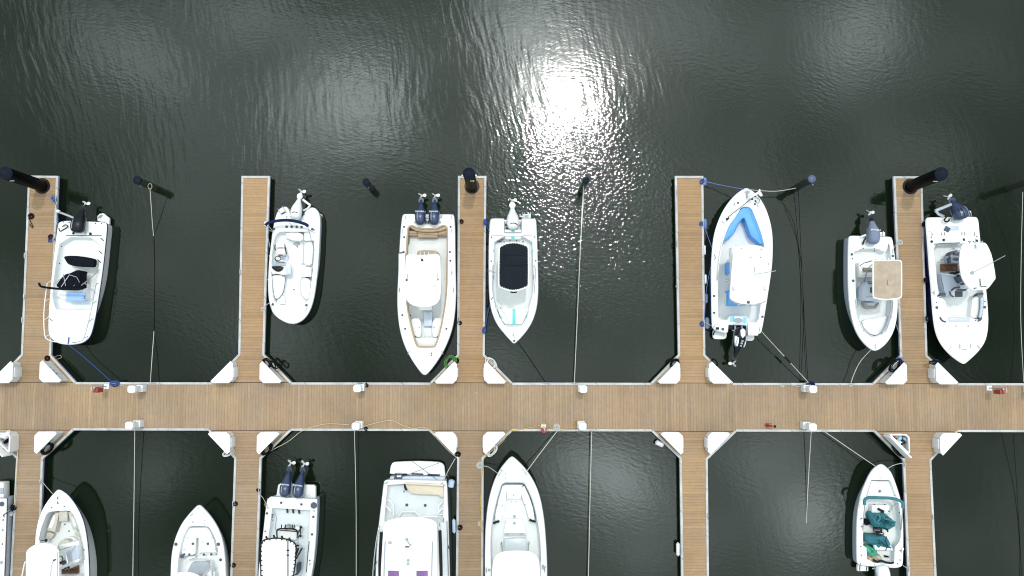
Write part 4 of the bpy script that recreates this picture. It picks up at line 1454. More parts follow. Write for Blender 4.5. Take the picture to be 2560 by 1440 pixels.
def lacing(mb):
    for q in pts:
        d = Vector((cx - q.x, cy - q.y, 0)).normalized()
        mb.tube([q + d * .06, q - d * .02], .017, 5)


part(tp, 'lacing', M['white'], lacing)
for y, a, b in ((637, 1249, 1319), (663, 1249, 1319)):
    D.tube('top_batten', [(a, y, 2.645), ((a + b) / 2, y, 2.665), (b, y, 2.645)], .010, 'black', par=tp)
for x, y0, y1 in ((1260, 622, 712), (1307.5, 622, 712)):
    D.tube('top_batten', [(x, y0, 2.645), (x, (y0 + y1) / 2, 2.66), (x, y1, 2.645)], .009, 'black', par=tp)
D.tube('spotlight_bar', [(1276, 730, 2.6), (1284, 731.5, 2.6), (1292, 730, 2.6)], .035, 'black')
for x, y in ((1275, 601), (1292, 601), (1260, 604), (1307.5, 604)):
    D.tube('rod_tube', [(x, y + 4, 2.55), (x, y, 2.8)], .035, 'gel')
    D.dot(x, y, .035, 'black', 2.80)
for x, y in ((1229, 593), (1337, 592.5), (1228, 653), (1339, 652), (1229.5, 572)):
    D.dot(x, y, .04, 'dgrey')
D.tube('side_rail', [(1234, 664, 1.0), (1231, 668, 1.1), (1230.5, 700, 1.1), (1232.5, 735, 1.12), (1241, 767, 1.14)], .016, 'steel', 3)
D.tube('side_rail', [(1335, 664, 1.0), (1338, 668, 1.1), (1338, 700, 1.1), (1335, 740, 1.12)], .016, 'steel', 3)
for x, y in ((1233, 693), (1334, 693)):
    D.cleat(x, y)
D.cleat(1284.5, 838), D.dot(1285.5, 852, .05, 'dgrey')
D.motor((1282.5, 573), (1280.5, 499), .30, 'mwhite', 'mwhite', zc=1.25, H=.30)
D.tube('motor_trim_line', [(1272.5, 562, 1.44), (1278, 558.5, 1.53), (1283, 557.5, 1.55), (1289, 558.8, 1.53), (1294.5, 562.5, 1.44)], .022, 'black', 4)
D.tube('tie_bar', [(1261, 552, 1.0), (1303, 552, 1.0)], .05, 'plastic')
for k in range(2):
    D.tube('rigging_hose', [(1264 + k * 3, 560, .9), (1266 + k * 2, 568, .95), (1268, 576, .9)], .025, 'black', 3)
D.p('boarding_ladder', rr(1306, 535, 1327, 548, 1), .5, .60, 'gel', .02)
for x in (1307, 1312, 1322, 1326.5):
    D.tube('ladder_rail', [(x, 531, .66), (x, 547, .68)], .014, 'steel')
for y in (538, 541, 544):
    D.tube('ladder_rung', [(1313, y, .64), (1320, y, .64)], .012, 'mgrey')
D.p('cast_net', [(1243, 597), (1250, 595), (1257, 598), (1260, 600), (1253, 605), (1246, 607), (1242, 603)], .44, .52, 'mgrey', .03, .02, 1)
D.tube('net_cord', [(1242, 607, .56), (1246, 603, .56), (1253, 604, .56), (1256, 598, .58), (1248, 596, .58), (1244, 601, .58), (1250, 602, .58)], .014, 'dgrey', 4)

# ================================================================== E: blue cushions, bow up
E = Boat('white boat with sky blue bow cushions, bow pointing away from the walkway',
         [(1867.5, 471), (1872, 472.5), (1880, 477), (1894, 488), (1910, 511), (1922, 541), (1929.5, 573), (1932, 607), (1931, 648), (1928, 680), (1920, 733), (1912, 783), (1904.5, 825), (1902, 832), (1896, 834), (1870, 835), (1868.5, 833), (1868, 815), (1866, 812), (1822, 811), (1820.5, 813), (1820, 829), (1817, 831), (1800, 829), (1784, 822), (1781, 813), (1780, 747), (1779, 697), (1779, 680), (1781, 632), (1785, 593), (1794, 560), (1807, 530), (1823, 505), (1842, 485), (1858, 474), (1863, 471.5)],
         [(1850, 522), (1857, 516.5), (1867, 515.5), (1877, 518.5), (1884, 529), (1899, 568), (1910, 603), (1914, 640), (1912, 680), (1907, 730), (1902, 763), (1897, 806), (1875, 808), (1870, 800), (1866, 789), (1824, 789), (1818, 803), (1795, 803), (1794.5, 760), (1795, 697), (1797, 655), (1806, 606), (1821, 566), (1838, 538)],
         zs=1.0, rise=.30, bow='u', hull='bluehull', floor=.46, flare=.6, rail='white', floor_mat='nonskid_w')
E.p('bow_cushion', [(1851, 524), (1857, 518.5), (1867, 517.5), (1876, 520.5), (1882, 528), (1898, 569), (1909, 607), (1909, 610), (1899, 609.5), (1888, 600), (1877, 590), (1869, 567), (1861.5, 546), (1857, 545), (1848, 557), (1839, 576), (1832.5, 587.5), (1822, 596), (1812.5, 602), (1809, 601), (1814, 586), (1824, 563), (1838, 540)], .46, 1.06, 'blue', .02, sm=0)
E.tube('cushion_piping', [(1812, 602, 1.08), (1832, 587, 1.08), (1848, 557, 1.08), (1857, 545.5, 1.08), (1861.5, 546.5, 1.08), (1877, 590, 1.08), (1899, 609, 1.08)], .012, 'bluehull')
E.tube('bow_rail', [(1848, 525.5, 1.36), (1834, 547, 1.36), (1820, 566, 1.36), (1811, 588, 1.34), (1806, 606, 1.3)], .022, 'white', 3)
E.tube('bow_rail', [(1882, 527, 1.36), (1899, 569, 1.36), (1911, 610, 1.3)], .022, 'white', 3)
E.tube('side_rail', [(1805.5, 607, 1.16), (1799, 645, 1.2), (1794.5, 690, 1.2), (1793, 700, 1.1)], .022, 'steel', 3)
E.p('console', rr(1830, 640, 1882, 700, 7), .46, 1.45, 'gel', .06)
E.p('console_seat', rr(1835, 618, 1872, 640, 5), .46, .98, 'blue', .05)
E.p('console_step', rr(1829, 617, 1840, 656, 3), .46, .86, 'gel', .03)
E.p('side_pad', rr(1817.5, 656, 1833, 685, 2), .46, .95, 'blue', .04)
E.p('helm_bench', rr(1820, 725, 1872, 763, 4), .46, 1.10, 'blue', .05)
E.p('helm_bench_base', rr(1814, 731, 1826, 762, 3), .46, .72, 'gel', .03)
E.tube('helm_grab', [(1815, 699, 1.2), (1819, 697, 1.3), (1826, 698, 1.3)], .02, 'steel', 3)
E.tube('helm_grab', [(1815, 704, 1.2), (1819, 703, 1.3), (1826, 704, 1.3)], .02, 'steel', 3)
E.hardtop([(1833.5, 626), (1834, 620), (1838, 616.5), (1855, 613), (1875, 611), (1895, 613), (1910, 618), (1917, 625), (1921, 650), (1921, 690), (1918, 725), (1915, 748), (1911, 754), (1893, 760), (1870, 762), (1848, 759), (1830, 751), (1824.5, 745), (1824, 738), (1826, 710), (1829, 670)], 2.75, 'gel', legs=[(1832, 640, 1842, 626), (1880, 640, 1905, 626), (1832, 700, 1838, 740), (1880, 700, 1902, 742)])
E.tube('top_edge_rail', [(1823, 747, 2.72), (1832, 754, 2.72), (1848, 761, 2.72), (1870, 764, 2.72), (1893, 762, 2.72), (1914, 753, 2.72)], .022, 'steel', 4)
for x, y in ((1845, 761), (1862, 765), (1876, 765), (1891, 763)):
    E.tube('rod_tube', [(x, y - 3, 2.7), (x + 1, y + 2, 2.9)], .03, 'steel')
for x, y, w in ((1877, 659, .05), (1864, 669, .03), (1886, 668, .03), (1871, 755.5, .06), (1861, 685, .04), (1901, 644, .03), (1922, 660, .03), (1853, 622, .03), (1903, 623, .03)):
    E.dot(x, y, w, 'dgrey', 2.775, 'top_fitting')
E.tube('antenna', [(1886, 667, 2.8), (1887, 686, 2.95), (1940, 677, 3.3)], .018, 'mgrey')
E.tube('antenna_base', [(1874, 637, 2.79), (1874, 642, 2.82), (1880, 643.5, 2.82)], .03, 'bluegrey')
for x in (1833, 1911):
    E.tube('outrigger_mount', [(x, 716, 2.82), (x, 722, 2.86), (x + 3, 726, 2.84)], .025, 'steel')
E.p('stern_livewell', [(1820, 809), (1821, 794), (1826, 789), (1864, 789), (1869, 795), (1870, 809)], .46, 1.04, 'gel', .04, sm=1)
E.p('stern_pad', [(1825, 792), (1836, 791), (1836.5, 796), (1833, 800), (1836, 805), (1825, 805.5)], .9, 1.065, 'cyan', .01)
E.p('stern_pad', [(1856.5, 794), (1867, 794), (1866.5, 808), (1857, 807), (1858, 801)], .9, 1.065, 'cyan', .01)
E.p('livewell_lid', ell(1845.5, 801, 11.5, 6, 22, 3), .9, 1.07, 'mgrey', .015)
E.p('stern_seat', rr(1798, 799, 1818, 817, 2), .46, .95, 'gel', .03)
E.p('stern_box', rr(1870, 806, 1896, 839, 2), .6, 1.12, 'gel', .03)
E.p('swim_platform', rr(1782, 822, 1817, 848, 8), .25, .38, 'gel', .03)
E.p('swim_platform', rr(1864, 828, 1886, 852, 7), .25, .38, 'gel', .03)
E.tube('platform_strap', [(1786, 828, .42), (1783, 838, .42)], .03, 'black')
for x, y in ((1785, 740), (1785.5, 782), (1906, 792)):
    E.dot(x, y, .05, 'dgrey')
E.p('battery_box', rr(1791, 818, 1798, 824, 1), .9, 1.12, 'black', .02)
E.dot(1807, 823, .06, 'dgrey')
E.cleat(1786, 815, 60), E.cleat(1899, 823, 80), E.cleat(1869, 480, 90)
E.tube('anchor_roller', [(1868, 478, 1.38), (1868, 495, 1.36)], .04, 'mgrey')
E.tube('bow_cleat', [(1862, 480, 1.36), (1868, 477.5, 1.4), (1875, 480, 1.36)], .02, 'steel')
for x, y in ((1845, 507.5), (1888.5, 503), (1887, 510.5)):
    E.dot(x, y, .055, 'black', None, 'deck_fill')
for x, y in ((1836, 510), (1895, 515)):
    E.tube('pop_up_cleat', [(x, y - 4, 1.3), (x, y + 1, 1.32), (x + 3, y + 3, 1.3)], .02, 'mgrey', 3)
t_ = E.tube('trolling_motor', [(1897, 481, 1.75), (1880, 491, 1.68), (1874, 496, 1.62)], .06, 'plastic')
E.tube('shaft', [(1893, 484, 1.72), (1856, 515, 1.6), (1835, 531, 1.5), (1820, 543, 1.42)], .02, 'dgrey', par=t_)
E.p('fin', [(1899, 472), (1901, 473), (1901, 478), (1905, 483), (1907, 489), (1904, 491), (1899, 488), (1896, 484), (1893, 483), (1896, 478)], 1.62, 1.72, 'plastic', .02, par=t_)
E.tube('pedal_cable', [(1888, 494, 1.5), (1897, 497, 1.42), (1899, 504, 1.36), (1894, 508, 1.34), (1890, 504, 1.36)], .014, 'dgrey', 4, par=t_)
for x, y in ((1876, 495), (1880, 498), (1887, 491)):
    E.dot(x, y, .06, 'black', 1.5, 'mount_clamp')
E.p('foot_pedal', [(1816, 545), (1822, 543), (1824, 547), (1820, 548), (1819, 551), (1816, 548)], 1.2, 1.38, 'black', .02)
E.p('pedal_tray', rr(1807, 545, 1816, 556, 1, ang=35), 1.2, 1.29, 'plastic2', .02)
E.motor((1852, 819), (1833, 911), .28, 'mblack', 'mblack', zc=1.3, H=.31)
sp, u_, v_, W_, H_, L_ = E.lastmotor
q = lambda s_, w: (sp(s_) + v_ * w * W_)
sg = 1 if v_.x > 0 else -1


def panel(mb):
    for side, pts_ in ((-sg, [(.24, .98), (.40, .99), (.50, .80), (.52, .42), (.44, .30), (.28, .34)]), (sg, [(.30, 1.0), (.42, .97), (.52, .80), (.50, .74), (.38, .86), (.30, .93)])):
        P = [sp(s_) + v_ * side * w * W_ for s_, w in pts_]
        mb.prism([Vector((p.x, p.y)) for p in P], P[0].z + .1, P[0].z + H_ * .97, .02)


mt = [o for o in bpy.data.objects if o.parent == E.root and o.name.startswith('outboard_motor')][-1]
part(mt, 'side_panel', M['mwhite'], panel)
part(mt, 'top_panel', M['mwhite'], lambda mb: mb.prism([Vector((p.x, p.y)) for p in (sp(.015) + v_ * sg * .1 * W_, sp(.06) + v_ * sg * .62 * W_, sp(.2) + v_ * sg * .74 * W_, sp(.29) + v_ * sg * .3 * W_, sp(.22) - v_ * sg * .15 * W_, sp(.08) - v_ * sg * .3 * W_)], sp(.1).z, sp(.1).z + H_ * 1.04, .05, .02))
pp_ = sp(.385) - v_ * sg * W_ * .68
text('EVINRUDE', mt, 'lettering', M['dgrey'], (pp_.x, pp_.y, sp(.1).z + H_ * .985), .13, math.atan2(-u_.y, -u_.x), 0, .004)
pp_ = sp(.44) + v_ * sg * W_ * .25
for k, r_ in ((.36, .05), (.42, .055), (.485, .05)):
    c3 = sp(k) + v_ * sg * W_ * (.32)
    part(mt, 'emblem', M['mgrey'], lambda mb: mb.box((c3.x, c3.y, sp(k).z + H_ * (.95 if k < .4 else .86 if k < .45 else .74)), (r_ * 1.6, r_ * 2, .06), math.atan2(u_.y, u_.x), .01))

# ================================================================== F: beige topped boat
Fb = Boat('small white centre console with a flat beige canvas top and a grey covered motor',
          [(2121.5, 600), (2123, 593), (2127, 589.5), (2150, 590), (2200, 591.5), (2226, 592), (2231, 596), (2234, 614), (2238, 645), (2242, 690), (2245, 745), (2244.5, 776), (2240, 811), (2230.5, 838), (2216, 859), (2202, 871), (2193, 875.5), (2188, 876.5), (2183, 875.5), (2176, 872), (2162, 860), (2145.5, 839), (2133.5, 811), (2126, 776), (2122, 742), (2120.5, 700), (2120.5, 650)],
          [(2134, 628), (2146, 626), (2150, 621), (2196, 621), (2204, 627), (2217, 629), (2221, 605), (2226, 615), (2228, 650), (2231, 700), (2234, 750), (2230, 785), (2218, 821), (2206, 836.5), (2193, 841.5), (2178, 839.5), (2164, 829.5), (2155, 818), (2145.5, 789), (2140.5, 750), (2138.5, 700), (2136.5, 650)],
          zs=.88, rise=.22, floor=.42, flare=.5, rail='mgrey', hull='bluegrey')
Fb.p('stern_seat', [(2133, 602), (2150, 600), (2152, 618), (2147, 624), (2134, 626)], .75, .90, 'gel', .03)
Fb.p('motor_well', [(2152, 594), (2200, 595), (2196, 612), (2158, 612)], .55, .885, 'plastic2', .02, sm=1)
Fb.p('stern_rest', [(2201, 600), (2216, 602), (2219, 626), (2204, 624), (2199, 615)], .75, .895, 'gel', .02, sm=1)
Fb.p('leaning_post', rr(2147, 655, 2202, 693, 5), .42, .92, 'gel', .04)
Fb.p('cooler_seat', rr(2149, 671, 2200, 688, 3), .92, 1.05, 'vinyl', .04)
Fb.tube('bolster', [(2158, 674, 1.16), (2200, 674, 1.16)], .10, 'olive', 0, 12)
Fb.tube('seat_frame', [(2150, 664, 1.1), (2160, 658, 1.4), (2180, 652, 1.75)], .022, 'dgrey')
Fb.p('console', [(2157, 722), (2162, 712), (2172, 703), (2206, 703), (2206, 742), (2197, 752), (2166, 752), (2157, 744)], .42, 1.32, 'bluegrey', .05)
Fb.tube('wheel', [(2176 + 6 * math.cos(a), 706 + 3.4 * math.sin(a), 1.38) for a in (6.283 * k / 14 for k in range(15))], .018, 'black')
Fb.p('dash_panel', rr(2176, 718, 2200, 732, 2), 1.2, 1.36, 'dgrey', .02)
Fb.p('console_seat', [(2162, 756), (2197, 756), (2196, 764), (2190, 768), (2169, 768)], .42, .85, 'bluegrey', .03)
Fb.p('console_cushion', [(2159.5, 754), (2163, 756), (2170, 766), (2189, 766), (2195, 756.5), (2198, 756), (2197, 763), (2190, 772), (2176, 772.5), (2167, 770), (2161, 763)], .6, .96, 'khaki', .03)
Fb.p('side_locker', rr(2145, 709, 2158, 764, 2), .42, .50, 'nonskid_w', .02)
Fb.p('bow_deck', [(2155, 800), (2180, 797), (2208, 791), (2222, 790), (2214, 818), (2204, 832), (2192, 838), (2178, 836), (2166, 827), (2158, 816)], .42, .70, 'nonskid_w', .03, sm=1)
Fb.tube('coaming_bolster', [(2229, 745, .86), (2228, 770, .88), (2222, 798, .92), (2214, 820, .95), (2204, 833, .98)], .06, 'mgrey', 4)
Fb.hardtop([(2182.5, 656), (2184, 652.5), (2188, 651.3), (2218, 651.3), (2248, 651.3), (2252, 653), (2253.5, 658), (2253.8, 700), (2253.5, 738), (2252, 743), (2244, 746.5), (2219, 749), (2198, 747.5), (2184, 744), (2182.5, 740), (2182.3, 700)], 2.65, 'beige', .04, rim='white', legs=[(2160, 706, 2186, 656), (2206, 706, 2250, 656), (2160, 742, 2186, 741), (2206, 742, 2250, 741)], dome=.03, sm=0, name='canvas_top')
for y in (697, 713):
    Fb.tube('canvas_seam', [(2185, y, 2.685), (2218, y, 2.70), (2251, y, 2.685)], .004, 'taupe')
for x in (2195, 2240):
    Fb.tube('canvas_seam', [(x, 654, 2.685), (x, 700, 2.69), (x, 744, 2.685)], .004, 'taupe')
Fb.tube('frame_strut', [(2219, 700, 2.70), (2219, 712, 2.71)], .012, 'olive')
for x, y in ((2190, 647), (2205, 647), (2219, 647.5), (2233, 648)):
    Fb.tube('rod_tube', [(x, y + 3, 2.6), (x + 2, y, 2.78)], .03, 'steel')
for x, y in ((2129.5, 636), (2131, 646.5), (2232, 640), (2133, 702)):
    Fb.dot(x, y, .055 if y != 646.5 else .035, 'dgrey')
for x, y in ((2158, 621), (2186, 622), (2186, 627)):
    Fb.dot(x, y, .03, 'dgrey', .9)
for x, y in ((2148, 789), (2159.5, 826), (2230, 792)):
    Fb.tube('rail_foot', [(x - 2, y, 1.0), (x + 1, y + 1, 1.03)], .02, 'steel')
Fb.tube('bow_rail', [(2138, 748, .96), (2145, 789, 1.05), (2154, 818, 1.08), (2165, 831, 1.1), (2180, 841, 1.1), (2195, 842, 1.1)], .014, 'mgrey', 4)
Fb.tube('bow_rail', [(2233, 755, .96), (2229, 790, 1.05), (2217, 824, 1.08), (2214, 830, 1.05)], .014, 'mgrey', 4)
Fb.cleat(2188, 866), Fb.cleat(2232, 628, 80)
Fb.motor((2183, 610), (2176, 529), .30, 'mgreycover', 'mblack', zc=1.25, H=.32, word='YAMAHA')
Fb.p('swim_step', rr(2200, 580, 2213, 592, 2), .4, .52, 'gel', .02)
Fb.tube('step_handle', [(2208, 579, .6), (2208, 590, .6)], .02, 'steel')
Fb.tube('motor_hose', [(2167, 592, 1.0), (2160, 602, 1.05), (2157, 611, .95)], .04, 'black', 3)
Fb.tube('motor_arm', [(2151, 593, .95), (2165, 587, 1.05)], .06, 'plastic2')

# ================================================================== G: big white boat, right
G = Boat('large white boat with a big navy motor turned sideways and a many sided hardtop',
         [(2316, 553), (2318, 546), (2323, 544), (2380, 543), (2438, 542.5), (2444, 545), (2447, 555), (2448, 570), (2451.5, 605), (2457, 650), (2463, 700), (2467, 735), (2470, 770), (2471.7, 807), (2468, 840), (2458.5, 863), (2443, 882), (2424, 899.5), (2415, 907), (2411.5, 908.8), (2408, 908.3), (2400, 904), (2380, 890), (2360, 869), (2345.5, 845), (2337, 815), (2332, 765), (2329, 715), (2326, 687), (2322, 628), (2318, 578)],
         [(2332, 612), (2360, 609), (2407, 608), (2444, 610), (2449, 640), (2455, 690), (2459, 735), (2460, 770), (2456, 796), (2445, 800), (2432, 796), (2420, 791), (2372, 791), (2368, 775), (2364, 752), (2349, 742), (2343, 715), (2339, 660)],
         zs=1.0, rise=.18, floor=.48, flare=.55, hull='navyhull', rail='white', floor_mat='nonskid_w')
G.on('stern_hatch', rr(2330, 578, 2354, 600, 2), 'gel', .02)
G.on('stern_hatch', rr(2362, 578, 2404, 598, 2), 'gel', .02)
G.on('stern_hatch', rr(2412, 578, 2438, 600, 2), 'gel', .02)
for x, y in ((2330.5, 585), (2354.5, 585), (2362, 584), (2405, 584), (2412.5, 584), (2436.5, 585)):
    G.tube('hatch_hinge', [(x, y - 4, 1.04), (x, y + 4, 1.04)], .012, 'dgrey')
for x, y in ((2329, 604), (2359, 600), (2410, 599), (2442, 602)):
    G.dot(x, y, .065, 'black')
for x, y in ((2328, 593), (2442, 591), (2437, 599), (2433, 604), (2422, 604)):
    G.dot(x, y, .032, 'dgrey')
G.p('transom_step', rr(2371, 565.5, 2399, 576, 5), .9, 1.022, 'bluegrey', .01)
G.p('transom_pad', rr(2362, 567, 2375, 579, .8, ang=30), 1.0, 1.06, 'dgrey', .01)
G.tube('stern_bolster', [(2336, 610.5, 1.03), (2360, 608, 1.05), (2400, 607, 1.05)], .02, 'dgrey')
for x in (2347, 2396):
    G.dot(x, 611, .08, 'mgrey', .95, 'speaker')
G.p('helm_seat', [(2375, 638), (2380, 632), (2395, 626), (2412, 624), (2412, 657), (2377, 657), (2374, 640)], .48, 1.10, 'mgrey', .05)
G.p('seat_bolster', [(2374, 636), (2378, 630), (2388, 626), (2395, 624.5), (2394, 628), (2384, 633), (2377, 637)], .9, 1.35, 'dgrey', .03)
G.p('seat_bolster', [(2374, 641), (2376.5, 640), (2378, 656), (2376, 657)], .9, 1.22, 'dgrey', .02)
G.p('seat_panel', [(2384, 632), (2398, 630), (2410, 634), (2400, 638), (2386, 637)], .9, 1.2, 'dgrey', .02)
G.p('seat_panel', [(2381, 648), (2388, 644.5), (2400, 645), (2408, 650), (2390, 652.5)], .9, 1.14, 'dgrey', .02)
G.tube('seat_frame', [(2352, 650, .7), (2362, 647, 1.0), (2374, 640, 1.1)], .04, 'mgrey')
G.p('helm_console', [(2352, 684), (2398, 684), (2415, 690), (2412, 722), (2396, 730), (2366, 742), (2360, 725), (2354, 700)], .48, .98, 'bluegrey', .05)
G.p('dash_panel', [(2391, 693), (2400, 690), (2412, 690), (2412, 712), (2398, 706)], .9, 1.26, 'dgrey', .03)
for x, y in ((2384, 682), (2391, 683), (2398, 680), (2398, 689)):
    G.p('throttle', ell(x, y, 3, 2.2, 10, 30), .8, 1.2, 'black', .03)
G.tube('console_rail', [(2349, 684, 1.0), (2372, 686, 1.1), (2392, 690, 1.15)], .018, 'white')
G.tube('console_edge', [(2352, 686, 1.0), (2354, 702, 1.0), (2359, 722, 1.0)], .012, 'dgrey')
m_ = G.p('floor_mat', rr(2353.5, 660, 2402, 678, 1), .475, .62, 'brownmat', .01)
pc = at(2381, 671.5, .63)
text('TW', m_, 'lettering', M['ink'], pc, .26, math.pi, 0, .003, 1.7)
pc = at(2378, 664.5, .63)
text('TIDEWATER BOATS', m_, 'lettering', M['ink'], pc, .085, math.pi, 0, .003)
G.p('console_front_seat', [(2376, 730), (2384, 722), (2400, 717.5), (2418, 720), (2414, 738), (2406, 742), (2384, 742)], .48, 1.02, 'plastic2', .04)
G.p('seat_panel', rr(2387.5, 728, 2407, 742, 1), .8, 1.04, 'dgrey', .02)
G.p('seat_panel', [(2390, 726), (2396, 722), (2418, 723), (2414, 727.5)], .8, 1.10, 'dgrey', .02)
G.tube('seat_bolster', [(2379, 726, 1.1), (2387, 720, 1.25), (2400, 718.5, 1.3)], .05, 'dgrey', 3)
G.tube('seat_bolster', [(2374, 728, 1.08), (2377, 738, 1.08), (2384, 742, 1.06)], .035, 'dgrey', 3)
G.p('side_bench', [(2432, 742), (2450, 742), (2449, 770), (2445, 794), (2436, 796), (2426, 792), (2429, 770)], .48, .88, 'gel', .04, sm=1)
G.tube('bench_back', [(2454, 744, 1.02), (2453, 775, 1.05), (2449, 794, 1.05)], .07, 'bluegrey', 3, 9)
G.p('bolster', [(2345, 740), (2352, 733), (2361, 731.5), (2366, 734), (2365, 738), (2355, 739), (2347, 741.5)], .9, 1.16, 'dgrey', .04, sm=1)
G.p('bolster', [(2438, 740), (2446, 732), (2456, 730.5), (2461, 733), (2459, 737), (2450, 738), (2441, 740)], .9, 1.16, 'dgrey', .04, sm=1)
G.p('bolster', [(2443, 804), (2448, 797), (2451, 791.5), (2457, 792), (2455, 800), (2449, 804)], .9, 1.10, 'dgrey', .03, sm=1)
G.tube('bolster', [(2350, 793, 1.05), (2353, 799, 1.06), (2358, 803, 1.06), (2364, 804.5, 1.05)], .045, 'dgrey', 3)
G.p('bow_backrest', rr(2373, 793, 2427, 804, 2), .9, 1.12, 'bluegrey', .04)
G.p('bow_hatch', rr(2376, 758, 2396, 772, 2), .47, .51, 'nonskid_w', .01)
for x, y in ((2341, 756), (2462, 754)):
    G.dot(x, y, .035, 'dgrey')
for x, y in ((2342, 769), (2462, 768), (2390, 798), (2418, 798), (2390, 815), (2420, 815), (2439, 801), (2350, 744), (2434, 742)):
    G.dot(x, y, .06 if y in (769, 768) else .035, 'dgrey')
for x, y, a in ((2376, 869, 50), (2446, 867, 130), (2426, 865, 90), (2399, 866, 90), (2410, 874, 0), (2335, 732, 90)):
    G.cleat(x, y, a)
G.hardtop([(2404.5, 613), (2409, 609), (2435, 608), (2459, 605.5), (2466, 608), (2473, 620), (2481, 640), (2488, 678), (2490, 697), (2487, 700), (2478, 713), (2470, 722), (2463, 725), (2434, 726), (2424, 722), (2416, 713), (2406, 698), (2402, 685), (2398, 655), (2400.5, 628)], 2.85, 'gel', legs=[(2396, 700, 2412, 640), (2410, 700, 2474, 650), (2396, 722, 2418, 700), (2412, 724, 2474, 700)], dome=.06)
a_ = G.tube('antenna', [(2431, 682, 2.95), (2470, 662, 3.2), (2513, 639, 3.5)], .016, 'mgrey')
G.dot(2431, 682, .07, 'mgrey', 2.93, 'antenna_base')
G.tube('top_handle', [(2450, 696, 2.93), (2451.5, 713, 2.93), (2456, 716.5, 2.93), (2467, 715, 2.93)], .02, 'dgrey', 3)
G.tube('anchor_light', [(2439, 612, 2.9), (2440, 621, 3.1)], .03, 'mgrey')
for x, y in ((2436, 721), (2440, 720)):
    G.dot(x, y, .03, 'dgrey', 2.88, 'top_fitting')
for x in (2423, 2436, 2452):
    G.tube('rod_tube', [(x, 608, 2.8), (x + 4, 603, 2.95)], .03, 'steel')
G.motor((2408, 548), (2371, 490), .38, 'mnavy', 'mnavy2', zc=1.35, zp=.9, H=.36, stripe='mgrey')
sp, u_, v_, W_, H_, L_ = G.lastmotor
mt = [o for o in bpy.data.objects if o.parent == G.root and o.name.startswith('outboard_motor')][-1]
for w in (-.55, .12, .5):
    part(mt, 'cowl_groove', M['mgrey' if w < 0 else 'black'], lambda mb: mb.tube([sp(q_) + v_ * w * W_ * (1 - abs(q_ - .25) * .6) + Vector((0, 0, H_ * (h_ - abs(w) * .12))) for q_, h_ in ((.08, .93), (.16, 1.0), (.26, 1.02), (.36, .99), (.45, .88))], .014, 6))
G.tube('anchor_pole', [(2338, 527, 1.1), (2358, 519, 1.15), (2378, 511, 1.15)], .085, 'alu')
G.tube('anchor_pole', [(2338, 525, 1.1), (2346, 535, 1.05), (2359, 541, 1.0)], .075, 'alu')
G.tube('motor_hose', [(2366, 543, 1.2), (2361, 549, 1.25), (2364, 554, 1.25), (2371, 553, 1.2), (2373, 547, 1.15)], .04, 'black', 4)
G.tube('ladder_rail', [(2423, 541, .9), (2424, 526, 1.0), (2427, 530, 1.0), (2428, 541, .9)], .025, 'steel')

# ================================================================== H: hull at the left edge
H = Boat('white hull with a pale grey side, cut off by the left photo edge',
         [(-72, 1248), (14, 1245.5), (17, 1248), (13.5, 1340), (10, 1440), (4, 1520), (-12, 1590), (-31, 1625), (-50, 1590), (-70, 1520), (-76, 1440), (-75, 1300)],
         [(-64, 1262), (2, 1262), (0, 1420), (-6, 1500), (-30, 1560), (-56, 1500), (-66, 1420)],
         zs=1.05, rise=.2, floor=.5, hull='bluegrey', rail='dgrey', it=1, flare=.4)
H.p('stern_pod', rr(-26, 1206, 9, 1246, 3), .2, .72, 'gel', .04)
H.p('pod_panel', rr(0, 1219, 8, 1235, 1), .6, .74, 'mgrey', .01)
H.dot(5, 1260, .10, 'dgrey', None, 'deck_plate')
for y in (1300, 1325, 1360, 1405):
    H.dot(8 - (y - 1300) * .03, y, .04, 'dgrey')
H.p('rod_rack', rr(0, 1403, 4, 1411, .6), 1.0, 1.12, 'mgrey', .01)
H.tube('stern_line', [(36, 1268, .55), (28, 1276, 1.0), (14, 1284, 1.1), (9, 1290, 1.1), (22, 1310, .7), (26, 1316, .5)], .02, 'ropek', 3)
H.tube('tow_line', [(35, 1270, .55), (26, 1277, .9), (15, 1281, 1.1)], .022, 'ropew', 3)
c = at(25, 1285, .5)
tag(part(None, 'fender', M['fender_w'], lambda mb: mb.tube([at(19, 1285.5, .62), at(21, 1285, .62), at(30, 1284, .6), at(32, 1284, .6)], [.05, .12, .12, .05], 12)), 'white fender squeezed between the grey sided hull and the lower left finger dock', 'fender')

# ================================================================== I: taupe cushions, bow up, lower left
I = Boat('white boat with taupe bow cushions, a rounded white top and a brown mat',
         [(145.5, 1224), (149, 1224.5), (156, 1228), (170, 1238), (187, 1260), (200, 1283), (210, 1309), (217.5, 1350), (221.5, 1400), (222.5, 1440), (222, 1530), (219, 1596), (214, 1600), (98, 1600), (93, 1596), (89, 1530), (87, 1440), (86.5, 1370), (88.5, 1333), (95, 1298), (107, 1270), (123, 1246), (138, 1229), (142.5, 1225)],
         [(121, 1279.5), (147, 1276.5), (173, 1276), (180, 1281), (188, 1303), (197, 1328), (205, 1360), (210, 1400), (212, 1440), (211, 1570), (100, 1570), (97.5, 1440), (97, 1370), (99, 1345), (104, 1321), (115, 1286)],
         zs=1.05, rise=.3, bow='u', floor=.46, flare=.7, hull='gel', rail='navyhull')
I.p('bow_seat', [(138, 1281), (146, 1281.5), (147, 1284), (143, 1305), (137.5, 1331), (117, 1325.5), (119, 1318), (131, 1290)], .46, .92, 'taupe', .05)
I.p('bow_seat_pad', [(133, 1287), (138.5, 1287), (137, 1300), (130, 1322), (120, 1319), (126, 1303)], .8, .94, 'vinyl', .03, sm=1)
I.p('bow_filler', rr(146.5, 1278, 168.5, 1304, 2), .46, .92, 'taupe', .04)
